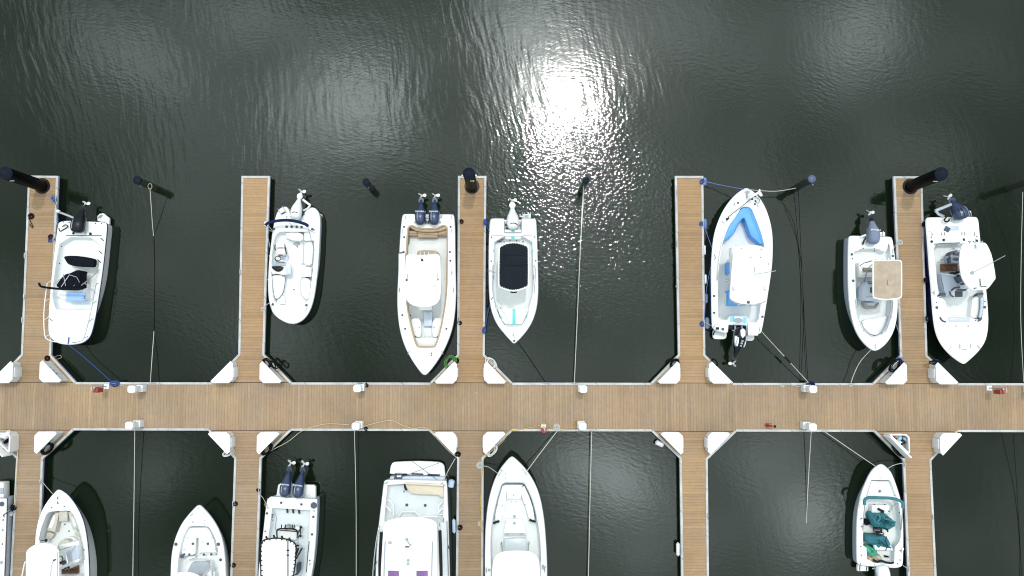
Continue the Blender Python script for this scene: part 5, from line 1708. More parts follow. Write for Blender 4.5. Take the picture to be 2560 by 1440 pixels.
I.p('bow_seat', [(169.5, 1280), (178, 1280), (195, 1321), (182, 1326.5), (175, 1308)], .46, .92, 'taupe', .05)
I.p('bow_seat_pad', [(176.5, 1286), (180, 1287), (192, 1315), (185, 1318), (181, 1308)], .8, .94, 'vinyl', .03, sm=1)
I.p('step_pad', [(115, 1332), (121, 1330), (134, 1334.5), (134.5, 1338), (127, 1348), (121, 1349), (114, 1346)], .46, .72, 'taupe', .04, sm=1)
I.p('step_pad', [(184, 1332), (194, 1327), (197, 1329), (202, 1342), (195, 1343), (188, 1340)], .46, .72, 'taupe', .04, sm=1)
I.p('console', [(150, 1362), (198, 1352), (200, 1398), (196, 1405), (150, 1412)], .46, 1.3, 'gel', .05)
I.p('console_panel', [(164, 1382), (196, 1362), (198, 1397), (168, 1407)], 1.1, 1.34, 'bluegrey', .02)
I.p('console_seat', [(142, 1366), (148, 1354), (158, 1349), (168, 1349), (174, 1354), (179, 1364), (172, 1370), (150, 1377), (142, 1376)], .46, .96, 'taupe', .05, sm=1)
I.p('console_seat_pad', [(147, 1362), (167, 1358.5), (169, 1364), (163, 1369), (148, 1372)], .8, .985, 'vinyl', .02, sm=1)
I.p('forward_hatch', [(157, 1346), (175, 1340), (190, 1345), (197, 1356), (180, 1362)], .46, .62, 'nonskid_w', .03, sm=1)
I.tube('wheel', [(152 + 5 * math.cos(a), 1398 + 8 * math.sin(a), 1.45) for a in (6.283 * k / 16 for k in range(17))], .02, 'black')
I.p('dash_panel', [(152, 1404), (160, 1401), (167, 1407), (156, 1414)], 1.2, 1.38, 'dgrey', .02)
for x, y in ((164, 1420), (171.5, 1419), (151.5, 1407.5)):
    I.dot(x, y, .06, 'black', 1.32, 'cup_holder')
m_ = I.p('floor_mat', [(153.5, 1423), (163, 1423), (172, 1423), (196, 1413.5), (197, 1432), (153.5, 1436)], .45, .55, 'brownmat', .01)
pc = at(174, 1425.5, .56)
text('SEA PRO', m_, 'lettering', M['ink'], pc, .17, math.radians(4), 0, .003, 1.25)
I.p('aft_seat', rr(150, 1440, 198, 1470, 3), .46, 1.0, 'vinyl', .04)
top = [(146.7, 1387), (146.2, 1378), (140, 1368), (131, 1363.5), (123, 1361), (112, 1359.5), (103, 1359.5), (92, 1362), (83, 1366), (75, 1371), (69, 1377.5), (67, 1384), (66.5, 1440), (66, 1500), (72, 1506), (142, 1506), (147, 1500), (146.8, 1440)]
I.hardtop(top, 2.7, 'nonskid_w', .05, rim='white', sm=0, legs=[(150, 1370, 86, 1372), (196, 1362, 144, 1378), (150, 1470, 80, 1495), (196, 1470, 142, 1495)], dome=.04)
I.p('top_hatch', [(131, 1400), (139, 1397.5), (138, 1401), (133, 1404)], 2.7, 2.77, 'dgrey', .01)
I.tube('top_seam', [(131, 1404, 2.78), (127, 1425, 2.78), (125, 1460, 2.78)], .012, 'mgrey')
I.tube('lace', [(144, 1380, 2.74), (143.8, 1440, 2.74), (143.5, 1500, 2.74)], .014, 'mgrey')
for a_ in ([(202, 1357, .95), (172, 1372, 1.8), (147, 1384, 2.65)], [(202, 1403, .95), (172, 1412, 1.8), (146, 1425, 2.6)], [(163, 1381, 1.9), (167, 1396, 1.9), (169, 1408, 1.9)]):
    I.tube('top_strut', a_, .035, 'white')
I.tube('side_rail', [(70, 1404.5, 2.3), (62, 1405.5, 2.3), (60, 1415, 2.25), (55, 1440, 2.2), (52, 1470, 2.2)], .03, 'white')
I.tube('coaming_rail', [(117, 1286, 1.32), (104, 1321, 1.28), (98, 1350, 1.2)], .02, 'steel', 3)
I.tube('coaming_rail', [(181, 1284, 1.32), (196, 1324, 1.26), (205, 1360, 1.2), (211, 1400, 1.1)], .016, 'steel', 3)
for x, y in ((144.5, 1243), (144.5, 1247), (144.5, 1255), (144.8, 1258.5), (129.5, 1269), (161, 1266), (162, 1311), (172.5, 1327.5), (210, 1375)):
    I.dot(x, y, .035, 'dgrey', None if y < 1270 or x == 210 else .48)
I.dot(115.5, 1351, .08, 'black', .9, 'speaker')
I.tube('rod', [(86, 1353.5, 1.1), (100, 1352.5, 1.05), (114, 1350, 1.0)], .018, 'black')

# ================================================================== J: small centre console with grey seat
J = Boat('small white boat with a bare white bow deck and a grey console seat',
         [(494, 1264.5), (498, 1263.8), (502, 1265), (519, 1282.5), (536, 1305), (549, 1330), (557.5, 1358), (562, 1393), (564.6, 1440), (564, 1530), (560, 1596), (556, 1600), (436, 1600), (431, 1596), (427, 1530), (426, 1440), (428, 1393), (432.5, 1365), (441, 1337), (454, 1309), (472, 1286), (490, 1267)],
         [(474, 1315), (517, 1315), (524, 1318.5), (532, 1333), (540, 1349), (546.5, 1380), (550, 1440), (549, 1575), (441, 1575), (442, 1440), (444, 1405), (448, 1378), (456, 1344), (468, 1319)],
         zs=.98, rise=.28, bow='u', floor=.42, flare=.6, rail='mgrey')
J.p('bow_deck', [(474, 1319), (517, 1319), (526, 1331), (534, 1350), (541, 1381), (500, 1382), (497, 1388), (496, 1345), (490, 1345), (488, 1384), (480, 1388), (466, 1389), (452, 1397), (454, 1376), (460, 1346), (469, 1325)], .42, .80, 'gel', .03)
J.p('well_lid', rr(491, 1333, 513, 1342, 2), .5, .84, 'vinyl', .03)
J.p('console', [(470, 1402), (522, 1402), (530, 1415), (532, 1490), (464, 1490), (464, 1424)], .42, .98, 'gel', .05, sm=1)
J.p('console_seat', [(478, 1408), (483, 1404), (521, 1404), (524, 1409), (525.5, 1419), (516, 1436), (510, 1445), (470, 1445), (468, 1428)], .8, 1.05, 'mgrey', .04)
J.p('top_edge_step', [(464, 1396), (474, 1391), (490, 1391), (488, 1394), (470, 1400)], .42, .70, 'nonskid', .02)
J.hardtop([(430, 1437), (438, 1433), (451, 1430.5), (464, 1430), (476, 1431), (487, 1434), (497, 1439), (503, 1447), (506, 1480), (506, 1530), (500, 1540), (436, 1540), (428, 1530), (427, 1480), (427, 1445)], 2.7, 'gel', legs=[(470, 1440, 436, 1445), (524, 1440, 498, 1450), (470, 1490, 436, 1530), (524, 1490, 500, 1530)])
for a_ in ([(535, 1417, .95), (520, 1428, 1.7), (506, 1444, 2.6)], [(536, 1430, .95), (535, 1450, 1.2)]):
    J.tube('top_strut', a_, .05, 'plastic2')
for x, y, w in ((440, 1360.5, .07), (546, 1360.5, .07), (551.5, 1399.5, .06), (495.5, 1272, .03), (482.5, 1305, .035), (512, 1302, .025), (512, 1310, .025)):
    J.dot(x, y, w, 'dgrey')
for x, y, w in ((455.5, 1391, .08), (460, 1386, .045), (473, 1386.5, .045), (509.5, 1386.5, .05), (528, 1386, .05), (540.5, 1385.5, .04), (482, 1359.5, .05), (519.5, 1359.5, .05)):
    J.dot(x, y, w, 'dgrey', .84, 'cup_holder')
for x, y, a in ((479, 1286.5, 45), (511.5, 1286, 135)):
    J.cleat(x, y, a)
for x, y in ((469, 1345), (461, 1374), (506.5, 1355), (530, 1345), (537, 1374)):
    J.tube('latch', [(x - 2.5, y - .5, .83), (x + 2.5, y + .5, .83)], .016, 'mgrey')
J.tube('inner_rail', [(455, 1348, 1.02), (447, 1385, .98), (441, 1440, .96)], .016, 'mgrey', 3)

# ================================================================== K: twin engines, black framed top
K = Boat('white boat with twin navy motors and a white top laced in black',
         [(670, 1242), (700, 1243), (760, 1246), (790, 1248), (792.5, 1250), (792, 1290), (789, 1350), (783.5, 1407), (778, 1440), (768, 1510), (748, 1580), (722, 1635), (712, 1640), (702, 1635), (670, 1580), (648, 1510), (645, 1440), (651, 1390), (658.5, 1328), (665, 1266)],
         [(679.5, 1270), (720, 1271.5), (776, 1276), (775, 1307), (771.5, 1370), (766, 1440), (752, 1520), (715, 1580), (672, 1520), (658, 1440), (665, 1385), (671, 1340), (676, 1300)],
         zs=1.0, rise=.3, floor=.5, flare=.6, rail='mgrey', it=1, cit=0, hull='bluegrey', floor_mat='nonskid')
K.p('motor_bracket', [(690, 1243), (695, 1213), (699, 1209.5), (784, 1213), (788.5, 1217), (789, 1248)], .40, .62, 'gel2', .03)
for fx, px in (((711.5, 1243), (727, 1156)), ((743.5, 1245), (760.5, 1158))):
    K.motor(fx, px, .27, 'mnavy', 'mnavy2', zc=1.3, zp=.7, H=.30, word='YAMAHA', stripe='mgrey')
K.on('transom_hatch', rr(729, 1249, 750, 1268, 1), 'gel', .015, ang) if False else K.on('transom_hatch', rr(729, 1249, 750, 1268, 1), 'gel', .015)
for x, y, w in ((703, 1257, .05), (753.5, 1261, .05), (784.5, 1263.5, .13), (667.5, 1283.5, .05), (783.5, 1292, .05), (780, 1336, .05), (663, 1328, .04), (774.5, 1401, .04)):
    K.dot(x, y, w, 'dgrey')
for x, y in ((669.5, 1269.5), (785, 1278), (774.5, 1410.5)):
    K.p('deck_plate', rr(x - 1.6, y - 3, x + 1.6, y + 3, .6), .9, 1.02, 'mgrey', .006)
for x, y in ((718, 1276.5), (732.5, 1277.5), (747.5, 1278.5)):
    K.tube('rod_tube', [(x, y - 3.5, .95), (x + .5, y + 4, .70)], .05, 'black', 0, 9)
K.p('leaning_post', [(694, 1327), (742, 1327), (740, 1350), (697, 1350)], .5, 1.15, 'vinyl', .05)
K.tube('post_frame', [(693, 1345, 1.2), (692, 1330, 1.35), (695, 1323.5, 1.42), (705, 1321.5, 1.45), (728, 1322, 1.45), (740, 1325, 1.42), (744, 1332, 1.35), (745, 1345, 1.2)], .035, 'black', 3, 8)
K.tube('post_frame', [(695, 1325, 1.4), (742, 1329, 1.4)], .02, 'black')
K.tube('post_frame', [(745, 1332, 1.3), (752, 1320, 1.2), (753, 1317, 1.2)], .03, 'black')
K.tube('post_frame', [(743, 1344, 1.2), (751, 1339, 1.1), (751, 1320, 1.2)], .025, 'black')
for x, y in ((752.5, 1318), (751, 1339.5)):
    K.dot(x, y, .06, 'black', 1.2, 'foot')
K.p('rigging_bin', [(709, 1317), (716, 1314), (724, 1317), (722, 1324), (712, 1326)], .9, 1.40, 'mgrey', .04, .03, 1)
K.p('rigging_bin', [(730, 1317), (746, 1316), (749, 1323), (742, 1328), (732, 1326)], .9, 1.30, 'vinyl', .04)
for x in (703, 712.5, 731, 735):
    K.tube('rod_tube', [(x, 1323, 1.4), (x + 1, 1312, 1.6)], .025, 'black')
K.p('console', rr(694, 1372, 736, 1440, 5), .5, 1.4, 'gel', .05)
K.p('side_seat', [(738, 1413), (748, 1411), (747, 1430), (742, 1439), (736, 1438)], .5, 1.0, 'dgrey', .03)
top = [(652, 1364), (655, 1355), (660, 1350), (674, 1347), (690, 1345.3), (704, 1346), (717, 1348), (728, 1352), (736, 1357), (740, 1363), (740, 1380), (738, 1410), (733.5, 1440), (728, 1500), (655, 1500), (652.5, 1440), (651.5, 1400)]
tp = K.hardtop(top, 2.7, 'gel', rim='black', sm=0, legs=[(694, 1372, 662, 1360), (736, 1372, 734, 1368), (694, 1440, 662, 1490), (734, 1440, 724, 1490)], dome=.04, legm='black')
lace = [at(x, y, 2.72) for x, y in top]
pts2 = []
for i in range(len(lace)):
    a, b = lace[i], lace[(i + 1) % len(lace)]
    n = max(1, round((b - a).length / .22))
    pts2 += [a.lerp(b, k / n) for k in range(n)]


def lacing2(mb):
    c = sum(pts2, Vector()) / len(pts2)
    for q in pts2:
        d = (c - q).normalized()
        mb.tube([q + d * .09, q - d * .03], .022, 5)


part(tp, 'lacing', M['black'], lacing2)
K.tube('outrigger', [(719.5, 1351, 2.82), (719.6, 1380, 2.84), (719.7, 1440, 2.84), (719, 1500, 2.84)], .024, 'dgrey', par=tp)
for y in (1376, 1388):
    K.tube('outrigger_clip', [(716.5, y, 2.85), (722.5, y, 2.85)], .03, 'black', par=tp)
K.tube('outrigger', [(655, 1350, 2.6), (648, 1370, 2.5), (650, 1400, 2.5), (653, 1440, 2.5)], .02, 'black')
for x, y in ((668, 1347), (687, 1344), (707, 1346), (726, 1351)):
    K.tube('rod_tube', [(x, y + 1, 2.7), (x - 2.5, y - 5, 2.85)], .05, 'black', 0, 8)
for a_ in ([(755, 1371, .95), (741, 1396, 2.2)], [(739, 1364, 2.6), (746, 1364, 2.4)], [(740, 1371, 2.3), (746, 1371, 2.0), (740, 1388, 2.2)]):
    K.tube('top_strut', a_, .045, 'black')
K.tube('deck_hose', [(683, 1272, .55), (690, 1290, .53), (691, 1300, .53), (688, 1316, .55), (692, 1332, .6)], .014, 'mgrey', 4)
K.tube('cable_loop', [(679, 1287, .9), (682, 1286, .9), (681, 1293, .85), (678, 1297, .85), (682, 1301, .82)], .018, 'dgrey', 4)
K.tube('side_rail', [(773, 1353, 1.02), (770, 1380, 1.05), (766, 1430, 1.05)], .022, 'dgrey')

# ================================================================== L: cabin cruiser
Lc = Boat('white cabin cruiser with a swim platform, cream stern bench and purple roof hatches',
          [(959.8, 1206), (963, 1201.5), (970, 1200), (1000, 1200), (1110, 1202), (1114.5, 1203), (1117, 1207), (1120, 1286), (1122, 1369), (1124, 1440), (1124, 1530), (1112, 1620), (1085, 1690), (1050, 1735), (1035, 1745), (1020, 1735), (980, 1690), (950, 1620), (938, 1530), (939, 1440), (943, 1348), (949, 1298), (955.4, 1244)],
          [(968, 1212), (1006, 1209), (1104, 1209.5), (1110, 1214), (1110, 1248), (1108, 1304), (1096, 1322), (1060, 1330), (1000, 1328), (966, 1318), (960.5, 1300), (962, 1275)],
          zs=1.25, rise=.35, floor=.62, flare=.6, rail='mgrey', cit=0, floor_mat='nonskid')
Lc.p('swim_platform', [(974, 1184), (976.5, 1166), (980, 1158.5), (986, 1155.3), (1010, 1153.8), (1045, 1153), (1075, 1153.8), (1098, 1155.5), (1106, 1159), (1110.5, 1165), (1113, 1186), (1112, 1191), (1090, 1189), (1040, 1187.5), (990, 1187)], .35, .52, 'nonskid_w', .04)
Lc.p('transom', [(975, 1192), (1040, 1191), (1112, 1193), (1112, 1204), (976, 1203)], .1, .80, 'bluegrey', .03)  # shading of the transom face is put into its grey-blue colour
for x0, x1, y in ((987, 1018, 1184.8), (1029, 1058, 1184.5), (1069, 1100, 1186.5)):
    Lc.tube('platform_slot', [(x0, y, .56), (x1, y + .8, .56)], .03, 'black')
Lc.p('transom_gate', [(987, 1188), (1004.5, 1187.5), (1004.5, 1198), (984, 1198)], .5, .90, 'dgrey', .02)
Lc.p('gate_hinge', rr(992, 1189, 1003, 1193, .6), .8, .95, 'white', .01)
Lc.p('stern_bench', [(1012, 1209), (1040, 1210.5), (1109, 1214), (1110, 1241), (1105, 1244), (1101, 1243), (1095, 1238), (1060, 1237), (1028, 1235), (1021, 1228), (1015, 1219)], .62, 1.12, 'cream', .05)
Lc.p('bench_back', [(1012, 1207), (1050, 1208), (1108, 1211), (1108, 1216), (1050, 1212.5), (1014, 1211)], .9, 1.42, 'cream', .03)
Lc.p('gate_post', [(1006, 1203), (1013, 1203), (1014, 1208), (1006, 1208)], 1.0, 1.34, 'gel', .02)
Lc.p('strap_bag', [(1009, 1211), (1011, 1210), (1013, 1218), (1018, 1225), (1014.5, 1227), (1010, 1221)], .62, 1.2, 'black', .03)
Lc.p('deck_drain', rr(1008, 1225, 1013, 1232, .6), .615, .63, 'mgrey', .003)
Lc.tube('step_mould', [(992, 1300, .72), (999, 1289, .74), (1005, 1279, .75), (1038, 1279.5, .75), (1046, 1288, .74), (1051, 1291, .72), (1096, 1292, .72)], .06, 'gel', 0, 8)
for a_ in ([(967, 1250, .9), (974, 1252, .95), (983, 1262, .95), (984, 1290, .9)], [(966, 1265, .9), (978, 1280, .9)], [(1108, 1254, 1.0), (1097, 1264, .95), (1095, 1285, .9), (1108, 1287, .95)], [(1108, 1270, 1.0), (1097, 1280, .95)]):
    Lc.tube('side_step', a_, .05, 'gel', 0, 8)
for x, y in ((1017, 1262.5), (1063, 1263.5)):
    Lc.dot(x, y, .06, 'dgrey', .63, 'deck_fill')
Lc.p('cabin', [(962, 1318), (1094, 1318), (1098, 1440), (1094, 1560), (1060, 1640), (1004, 1640), (968, 1560), (954, 1440)], 1.0, 2.3, 'gel', .08)
for sx in (0, 1):
    P = [(956.5, 1330), (953, 1440), (966, 1560)] if sx == 0 else [(1096.5, 1326), (1099.5, 1440), (1095.5, 1560)]
    Lc.tube('side_window', [(*P[0], 1.85), (*P[1], 1.85), (*P[2], 1.85)], .14, 'black', 4, 8)
Lc.hardtop([(958, 1318), (959, 1310), (964, 1303), (978, 1298), (1003, 1293.3), (1030, 1291), (1055, 1293), (1074, 1297.5), (1087, 1302.5), (1092, 1309), (1093, 1330), (1094, 1440), (1093, 1520), (1060, 1560), (985, 1560), (953, 1520), (951, 1440), (955, 1370)], 2.95, 'gel', .1, dome=.10)
for x0, x1 in ((963, 959.5), (1081.5, 1079)):
    Lc.tube('roof_rail', [(x0, 1354, 3.02), (x0 * .4 + x1 * .6, 1400, 3.05), (x1, 1450, 3.05)], .026, 'mgrey')
Lc.p('radar_dome', ell(1019, 1378.5, 12, 12, 28), 2.98, 3.22, 'gel', .06, .05)
Lc.p('searchlight', [(1012.5, 1367), (1014, 1359), (1018, 1356.5), (1022, 1359), (1023.5, 1367)], 2.98, 3.22, 'gel', .05)
Lc.tube('light_trim', [(1013, 1367, 3.24), (1022.5, 1367.2, 3.24)], .03, 'dgrey')
Lc.tube('antenna_whip', [(1017, 1348.5, 3.1), (1021, 1356, 3.25), (1026, 1364, 3.3)], .02, 'mgrey')
for x, y, w in ((1017, 1348.5, .06), (1020.5, 1401, .06), (1020, 1410, .06), (974, 1357, .06), (979, 1357.5, .03), (1027.5, 1350, .03), (1027.5, 1362, .03)):
    Lc.dot(x, y, w, 'mgrey', 3.06, 'roof_fitting')
for x0, x1 in ((970, 997), (1041, 1069)):
    h_ = Lc.p('roof_hatch', rr(x0, 1427.5, x1, 1452, 2), 2.9, 3.06, 'dgrey', .015)
    Lc.p('hatch_glass', rr(x0 + .9, 1428.5, x1 - .9, 1451, 1.5), 3.0, 3.075, 'purple', .008, par=h_)
for x in (977, 993, 1048, 1064):
    Lc.tube('roof_seam', [(x, 1404, 3.05), (x, 1426, 3.05)], .012, 'plastic2')
Lc.tube('bow_rail', [(948, 1314, 1.8), (941, 1350, 1.95), (936, 1390, 2.0), (932, 1440, 2.05), (932, 1520, 2.1)], .03, 'steel', 4)
for x0, y0, x1, y1 in ((949, 1325, 946, 1322), (944.5, 1365, 939, 1368), (943, 1403, 934, 1424)):
    Lc.tube('rail_post', [(x0, y0, 1.3), (x1, y1, 1.95)], .02, 'steel')
Lc.tube('side_rail', [(1117.5, 1302, 1.5), (1119, 1360, 1.6), (1121, 1440, 1.65)], .03, 'steel')
Lc.tube('rail_tie', [(1119, 1360, 1.5), (1121, 1368, 1.55), (1123, 1371, 1.5)], .03, 'black', 3)
Lc.p('side_deck_panel', [(1101, 1306), (1115, 1306), (1119, 1440), (1118, 1520), (1103, 1520), (1103, 1440)], 1.2, 1.30, 'nonskid', .01)
for x, y, a in ((966, 1207, 30), (1109, 1211, 150), (953, 1342, 90), (1109.5, 1300, 90), (950, 1384, 90)):
    Lc.cleat(x, y, a)

# ================================================================== M: long white bow
Mb = Boat('long white boat with all white bow seating and a radome on its hardtop',
          [(1277, 1143.5), (1280, 1142.3), (1283, 1143.3), (1290, 1148.5), (1311, 1169), (1332, 1199), (1347.5, 1233), (1357.5, 1281), (1362.5, 1324), (1366.5, 1388), (1367.6, 1440), (1367, 1540), (1362, 1616), (1358, 1620), (1224, 1620), (1219, 1616), (1214, 1540), (1213, 1440), (1212.6, 1388), (1214, 1324), (1219.3, 1264), (1231, 1214), (1248, 1176), (1271, 1148)],
          [(1260, 1206.5), (1283, 1205.5), (1306, 1206.5), (1313, 1210.5), (1322, 1228), (1331, 1251), (1343.5, 1302), (1350, 1358), (1352.5, 1410), (1352, 1600), (1229, 1600), (1227, 1410), (1227, 1358), (1230.5, 1302), (1242, 1248), (1253, 1213)],
          zs=1.1, rise=.35, bow='u', floor=.5, flare=.7, rail='mgrey', floor_mat='nonskid_w')
Mb.p('bow_lounge', [(1256, 1214), (1267, 1216), (1266, 1240), (1264, 1262), (1258, 1285), (1253, 1302), (1236, 1307), (1238, 1285), (1246, 1248)], .5, .98, 'gel', .04)
Mb.p('bow_lounge', [(1311, 1215), (1301, 1221), (1303, 1238), (1311, 1260), (1321, 1293), (1328, 1302), (1338, 1305), (1333, 1270), (1323, 1240)], .5, .98, 'gel', .04)
Mb.p('bow_step', [(1258, 1212), (1308, 1212), (1303, 1222), (1303, 1247), (1267, 1247), (1266, 1222)], .5, .92, 'gel', .04)
Mb.p('coffin_box', [(1266, 1298), (1306, 1298), (1317, 1333), (1258, 1333)], .5, .78, 'gel', .04)
Mb.p('console', [(1260, 1343), (1316, 1343), (1320, 1378), (1318, 1450), (1260, 1450), (1258, 1378)], .5, 1.15, 'gel', .05)
Mb.p('windscreen', [(1261, 1348), (1288, 1346), (1315, 1346), (1319, 1377), (1318, 1392), (1261, 1392), (1260, 1377)], 1.1, 1.42, 'lgrey', .04)
for x0, x1 in ((1253.5, 1257), (1323, 1320)):
    Mb.tube('grab_rail', [(x0, 1355, 1.3), ((x0 + x1) / 2, 1366, 1.5), (x1, 1382, 1.7)], .03, 'steel', 3)
Mb.hardtop([(1231, 1412), (1232, 1402), (1236, 1393), (1243, 1386), (1252, 1380.3), (1268, 1377.5), (1287, 1376.5), (1308, 1376.8), (1324, 1378), (1333, 1382), (1341, 1389), (1346, 1397), (1349, 1408), (1350.5, 1440), (1350.5, 1520), (1340, 1532), (1240, 1532), (1229, 1520), (1230, 1440)], 2.9, 'gel', legs=[(1262, 1400, 1246, 1396), (1316, 1400, 1336, 1396), (1262, 1450, 1240, 1515), (1316, 1450, 1340, 1515)], dome=.07)
Mb.p('radome', ell(1291, 1436, 14, 14, 28), 2.93, 3.2, 'gel', .06, .05)
for x in (1262, 1318):
    Mb.p('speaker_box', rr(x - 2.5, 1429, x + 2.5, 1444, 1), 2.9, 2.99, 'plastic2', .02)
for side in ([(1254, 1212, 1.45), (1243, 1248, 1.36), (1231.5, 1302, 1.28), (1227.5, 1358, 1.2), (1228, 1405, 1.16)], [(1313, 1211, 1.45), (1331, 1251, 1.36), (1343, 1302, 1.28), (1350, 1358, 1.2), (1352, 1405, 1.16)]):
    Mb.tube('coaming_rail', side, .022, 'alu', 4)
Mb.tube('coaming_rail', [(1255, 1211, 1.45), (1263, 1206.5, 1.47), (1283, 1206, 1.47), (1305, 1206.5, 1.47), (1312, 1210, 1.45)], .022, 'alu', 3)
for x, y in ((1235.5, 1307), (1240, 1305), (1245.5, 1303.5), (1326, 1300.5), (1331.5, 1302.5), (1337, 1303.5)):
    Mb.dot(x, y, .07, 'black', 1.0, 'cup_holder')
for x, y, w in ((1286, 1291, .06), (1286, 1308, .06), (1268.5, 1335, .04), (1306, 1334, .04), (1284, 1238, .04), (1256, 1264, .04), (1312.5, 1262, .04), (1244, 1261, .04), (1237.5, 1292, .04), (1279, 1254, .03), (1290, 1254, .03)):
    Mb.dot(x, y, w, 'mgrey', 1.0 if x in (1256, 1312.5, 1244, 1237.5) else .94 if y < 1260 else .80 if y > 1298 else .52)
for x, y, w in ((1254, 1176.5, .05), (1307.5, 1175, .04), (1263, 1184.5, .04), (1263, 1195.5, .04), (1357.5, 1415, .06), (1357.5, 1420, .06), (1363.5, 1417, .04), (1223, 1425, .06)):
    Mb.dot(x, y, w, 'mgrey')
for x, y, a in ((1248.5, 1186, 60), (1314, 1183, 125), (1216, 1425, 90), (1362, 1424, 90)):
    Mb.cleat(x, y, a)

# ================================================================== N: cluttered small boat
N = Boat('small white open boat cluttered with teal tarps and gear, lower right',
         [(2200, 1162), (2204, 1161), (2208.5, 1162.5), (2215, 1167), (2227, 1179), (2235.5, 1198), (2245.5, 1227), (2254, 1257), (2257.5, 1286), (2258.5, 1327), (2258.5, 1370), (2257.5, 1411), (2254, 1416), (2243, 1420), (2220, 1419), (2180, 1416), (2149, 1413.5), (2144.5, 1409), (2142, 1400), (2141.5, 1330), (2144, 1282), (2150, 1244), (2164, 1206), (2179, 1177.5), (2192, 1166)],
         [(2178, 1200), (2226, 1200), (2230, 1208), (2241, 1240), (2248.5, 1262), (2252, 1290), (2253, 1340), (2249, 1356), (2238, 1368), (2236, 1408), (2186, 1408), (2167, 1398), (2166, 1370), (2157.5, 1364), (2157, 1320), (2161, 1280), (2164, 1243)],
         zs=.80, rise=.25, bow='u', floor=.34, flare=.55, rail='mgrey', deck='gel', hull='bluegrey', floor_mat='gel2', cit=0)
N.p('bow_deck', [(2179, 1203), (2224, 1203), (2227, 1210), (2238, 1240), (2167, 1240)], .34, .70, 'gel2', .03)
N.p('bow_hatch', [(2184, 1207), (2220, 1207), (2229, 1236), (2175, 1236)], .6, .725, 'gel', .012)
N.p('hatch_vent', rr(2195.5, 1224, 2204, 1231.5, .6), .6, .75, 'mgrey', .008)
N.p('hatch_emblem', rr(2198, 1226, 2201.5, 1229.5, .4), .7, .765, 'dgrey', .004)
N.p('dash_bulkhead', rr(2166, 1241, 2240, 1245, 1), .34, .95, 'gel', .02)
N.tube('bimini_roll', [(2161.5, 1262, 1.45), (2161.5, 1254, 1.45), (2164, 1247.5, 1.45), (2172, 1244, 1.45), (2190, 1244, 1.45), (2205, 1244.6, 1.45), (2225, 1245.3, 1.45), (2240, 1248, 1.45), (2252, 1253, 1.45), (2256.5, 1259, 1.45), (2257, 1270, 1.45)], .075, 'canvas_teal', 4, 9)
N.tube('bimini_bow', [(2257, 1270, 1.4), (2255, 1295, 1.1), (2252.5, 1325, .82)], .03, 'steel')
N.tube('bimini_bow', [(2161.5, 1262, 1.4), (2159, 1290, 1.1), (2157, 1326, .82)], .02, 'steel')
N.p('cooler_seat', rr(2180.5, 1263, 2222.5, 1284, 2), .34, .78, 'gel', .04)
for x in (2186, 2212):
    N.tube('latch', [(x - 2, 1261.5, .74), (x + 2, 1261.5, .74)], .02, 'dgrey')
N.tube('side_cord', [(2171, 1271, .5), (2172, 1278, .5), (2180, 1284, .55)], .016, 'mgrey', 3)
N.tube('long_cord', [(2248, 1256, .8), (2236, 1262, .6), (2228, 1272, .5), (2224, 1286, .5)], .014, 'mgrey', 4)
N.tube('wheel', [(2200 + 9.5 * math.cos(a), 1334 + 3.8 * math.sin(a), .92 + .12 * math.sin(a)) for a in (6.283 * k / 20 for k in range(21))], .022, 'black')
N.p('helm_stand', rr(2193, 1320, 2206, 1333, 2), .34, .85, 'black', .03)
N.tube('throttle', [(2214, 1322, .9), (2219, 1325, 1.0), (2219, 1329, .95)], .045, 'black')
N.tube('rail_stub', [(2185, 1325, .9), (2200, 1325.5, .95)], .016, 'mgrey')
for x, y in ((2152, 1366), (2153, 1388), (2250, 1377), (2250, 1400), (2244, 1409), (2151, 1410), (2248.5, 1281.5), (2222.5, 1278)):
    N.dot(x, y, .035, 'dgrey')
for x, y in ((2154, 1298), (2155, 1318)):
    N.tube('rod_clip', [(x - 3, y, .9), (x + 2, y - 3, .9)], .02, 'dgrey')
N.cleat(2204, 1198, 90, .9), N.cleat(2253, 1375, 90)
N.p('rope_float', ell(2258, 1373, 3, 4.2, 12), .7, .95, 'gel', .05)
N.motor((2204, 1412), (2208, 1500), .33, 'mwhite', 'mwhite', zc=1.0, H=.30, zp=.5)
N.p('transom_board', [(2188, 1408), (2236, 1410), (2236, 1416), (2188, 1414)], .34, .90, 'gel', .02)
N.p('swim_step', rr(2144, 1412, 2171, 1428, 1.5), .3, .48, 'gel', .02)
for x in (2150, 2167):
    N.tube('step_strap', [(x, 1414, .52), (x - .5, 1427, .52)], .02, 'dgrey')

# loose gear lying in N


def heap(name, label, cat, m, poly, z0, z1, seed, lump=.12, sm=1):
    P = ccw([at2(x, y, z1) for x, y in chaikin(poly, sm)])
    c = sum(P, Vector((0, 0))) / len(P)
    rg = random.Random(seed)
    ph = [rg.uniform(0, 6.3) for _ in range(5)]
    mb = MB()
    rings = []
    n = len(P)
    for s, f in ((1, 0), (1.0, .35), (.93, .62), (.80, .80), (.62, .93), (.42, 1.0), (.2, 1.02), (.05, 1.03)):
        r = []
        for i, p in enumerate(P):
            a = 2 * math.pi * i / n
            w = 1 + lump * (math.sin(3 * a + ph[0] + 5 * s) + .8 * math.sin(7 * a + ph[1] - 6 * s) + .5 * math.sin(11 * a + ph[2])) * (1 if f > .3 else .1)
            r.append((c.x + (p.x - c.x) * s, c.y + (p.y - c.y) * s, z0 + (z1 - z0) * f * w))
        rings.append(r)
    mb.loft(rings, True, True)
    o = mb.build(name, M[m], None, 75, org=(c.x, c.y, z0))
    return tag(o, label, cat)


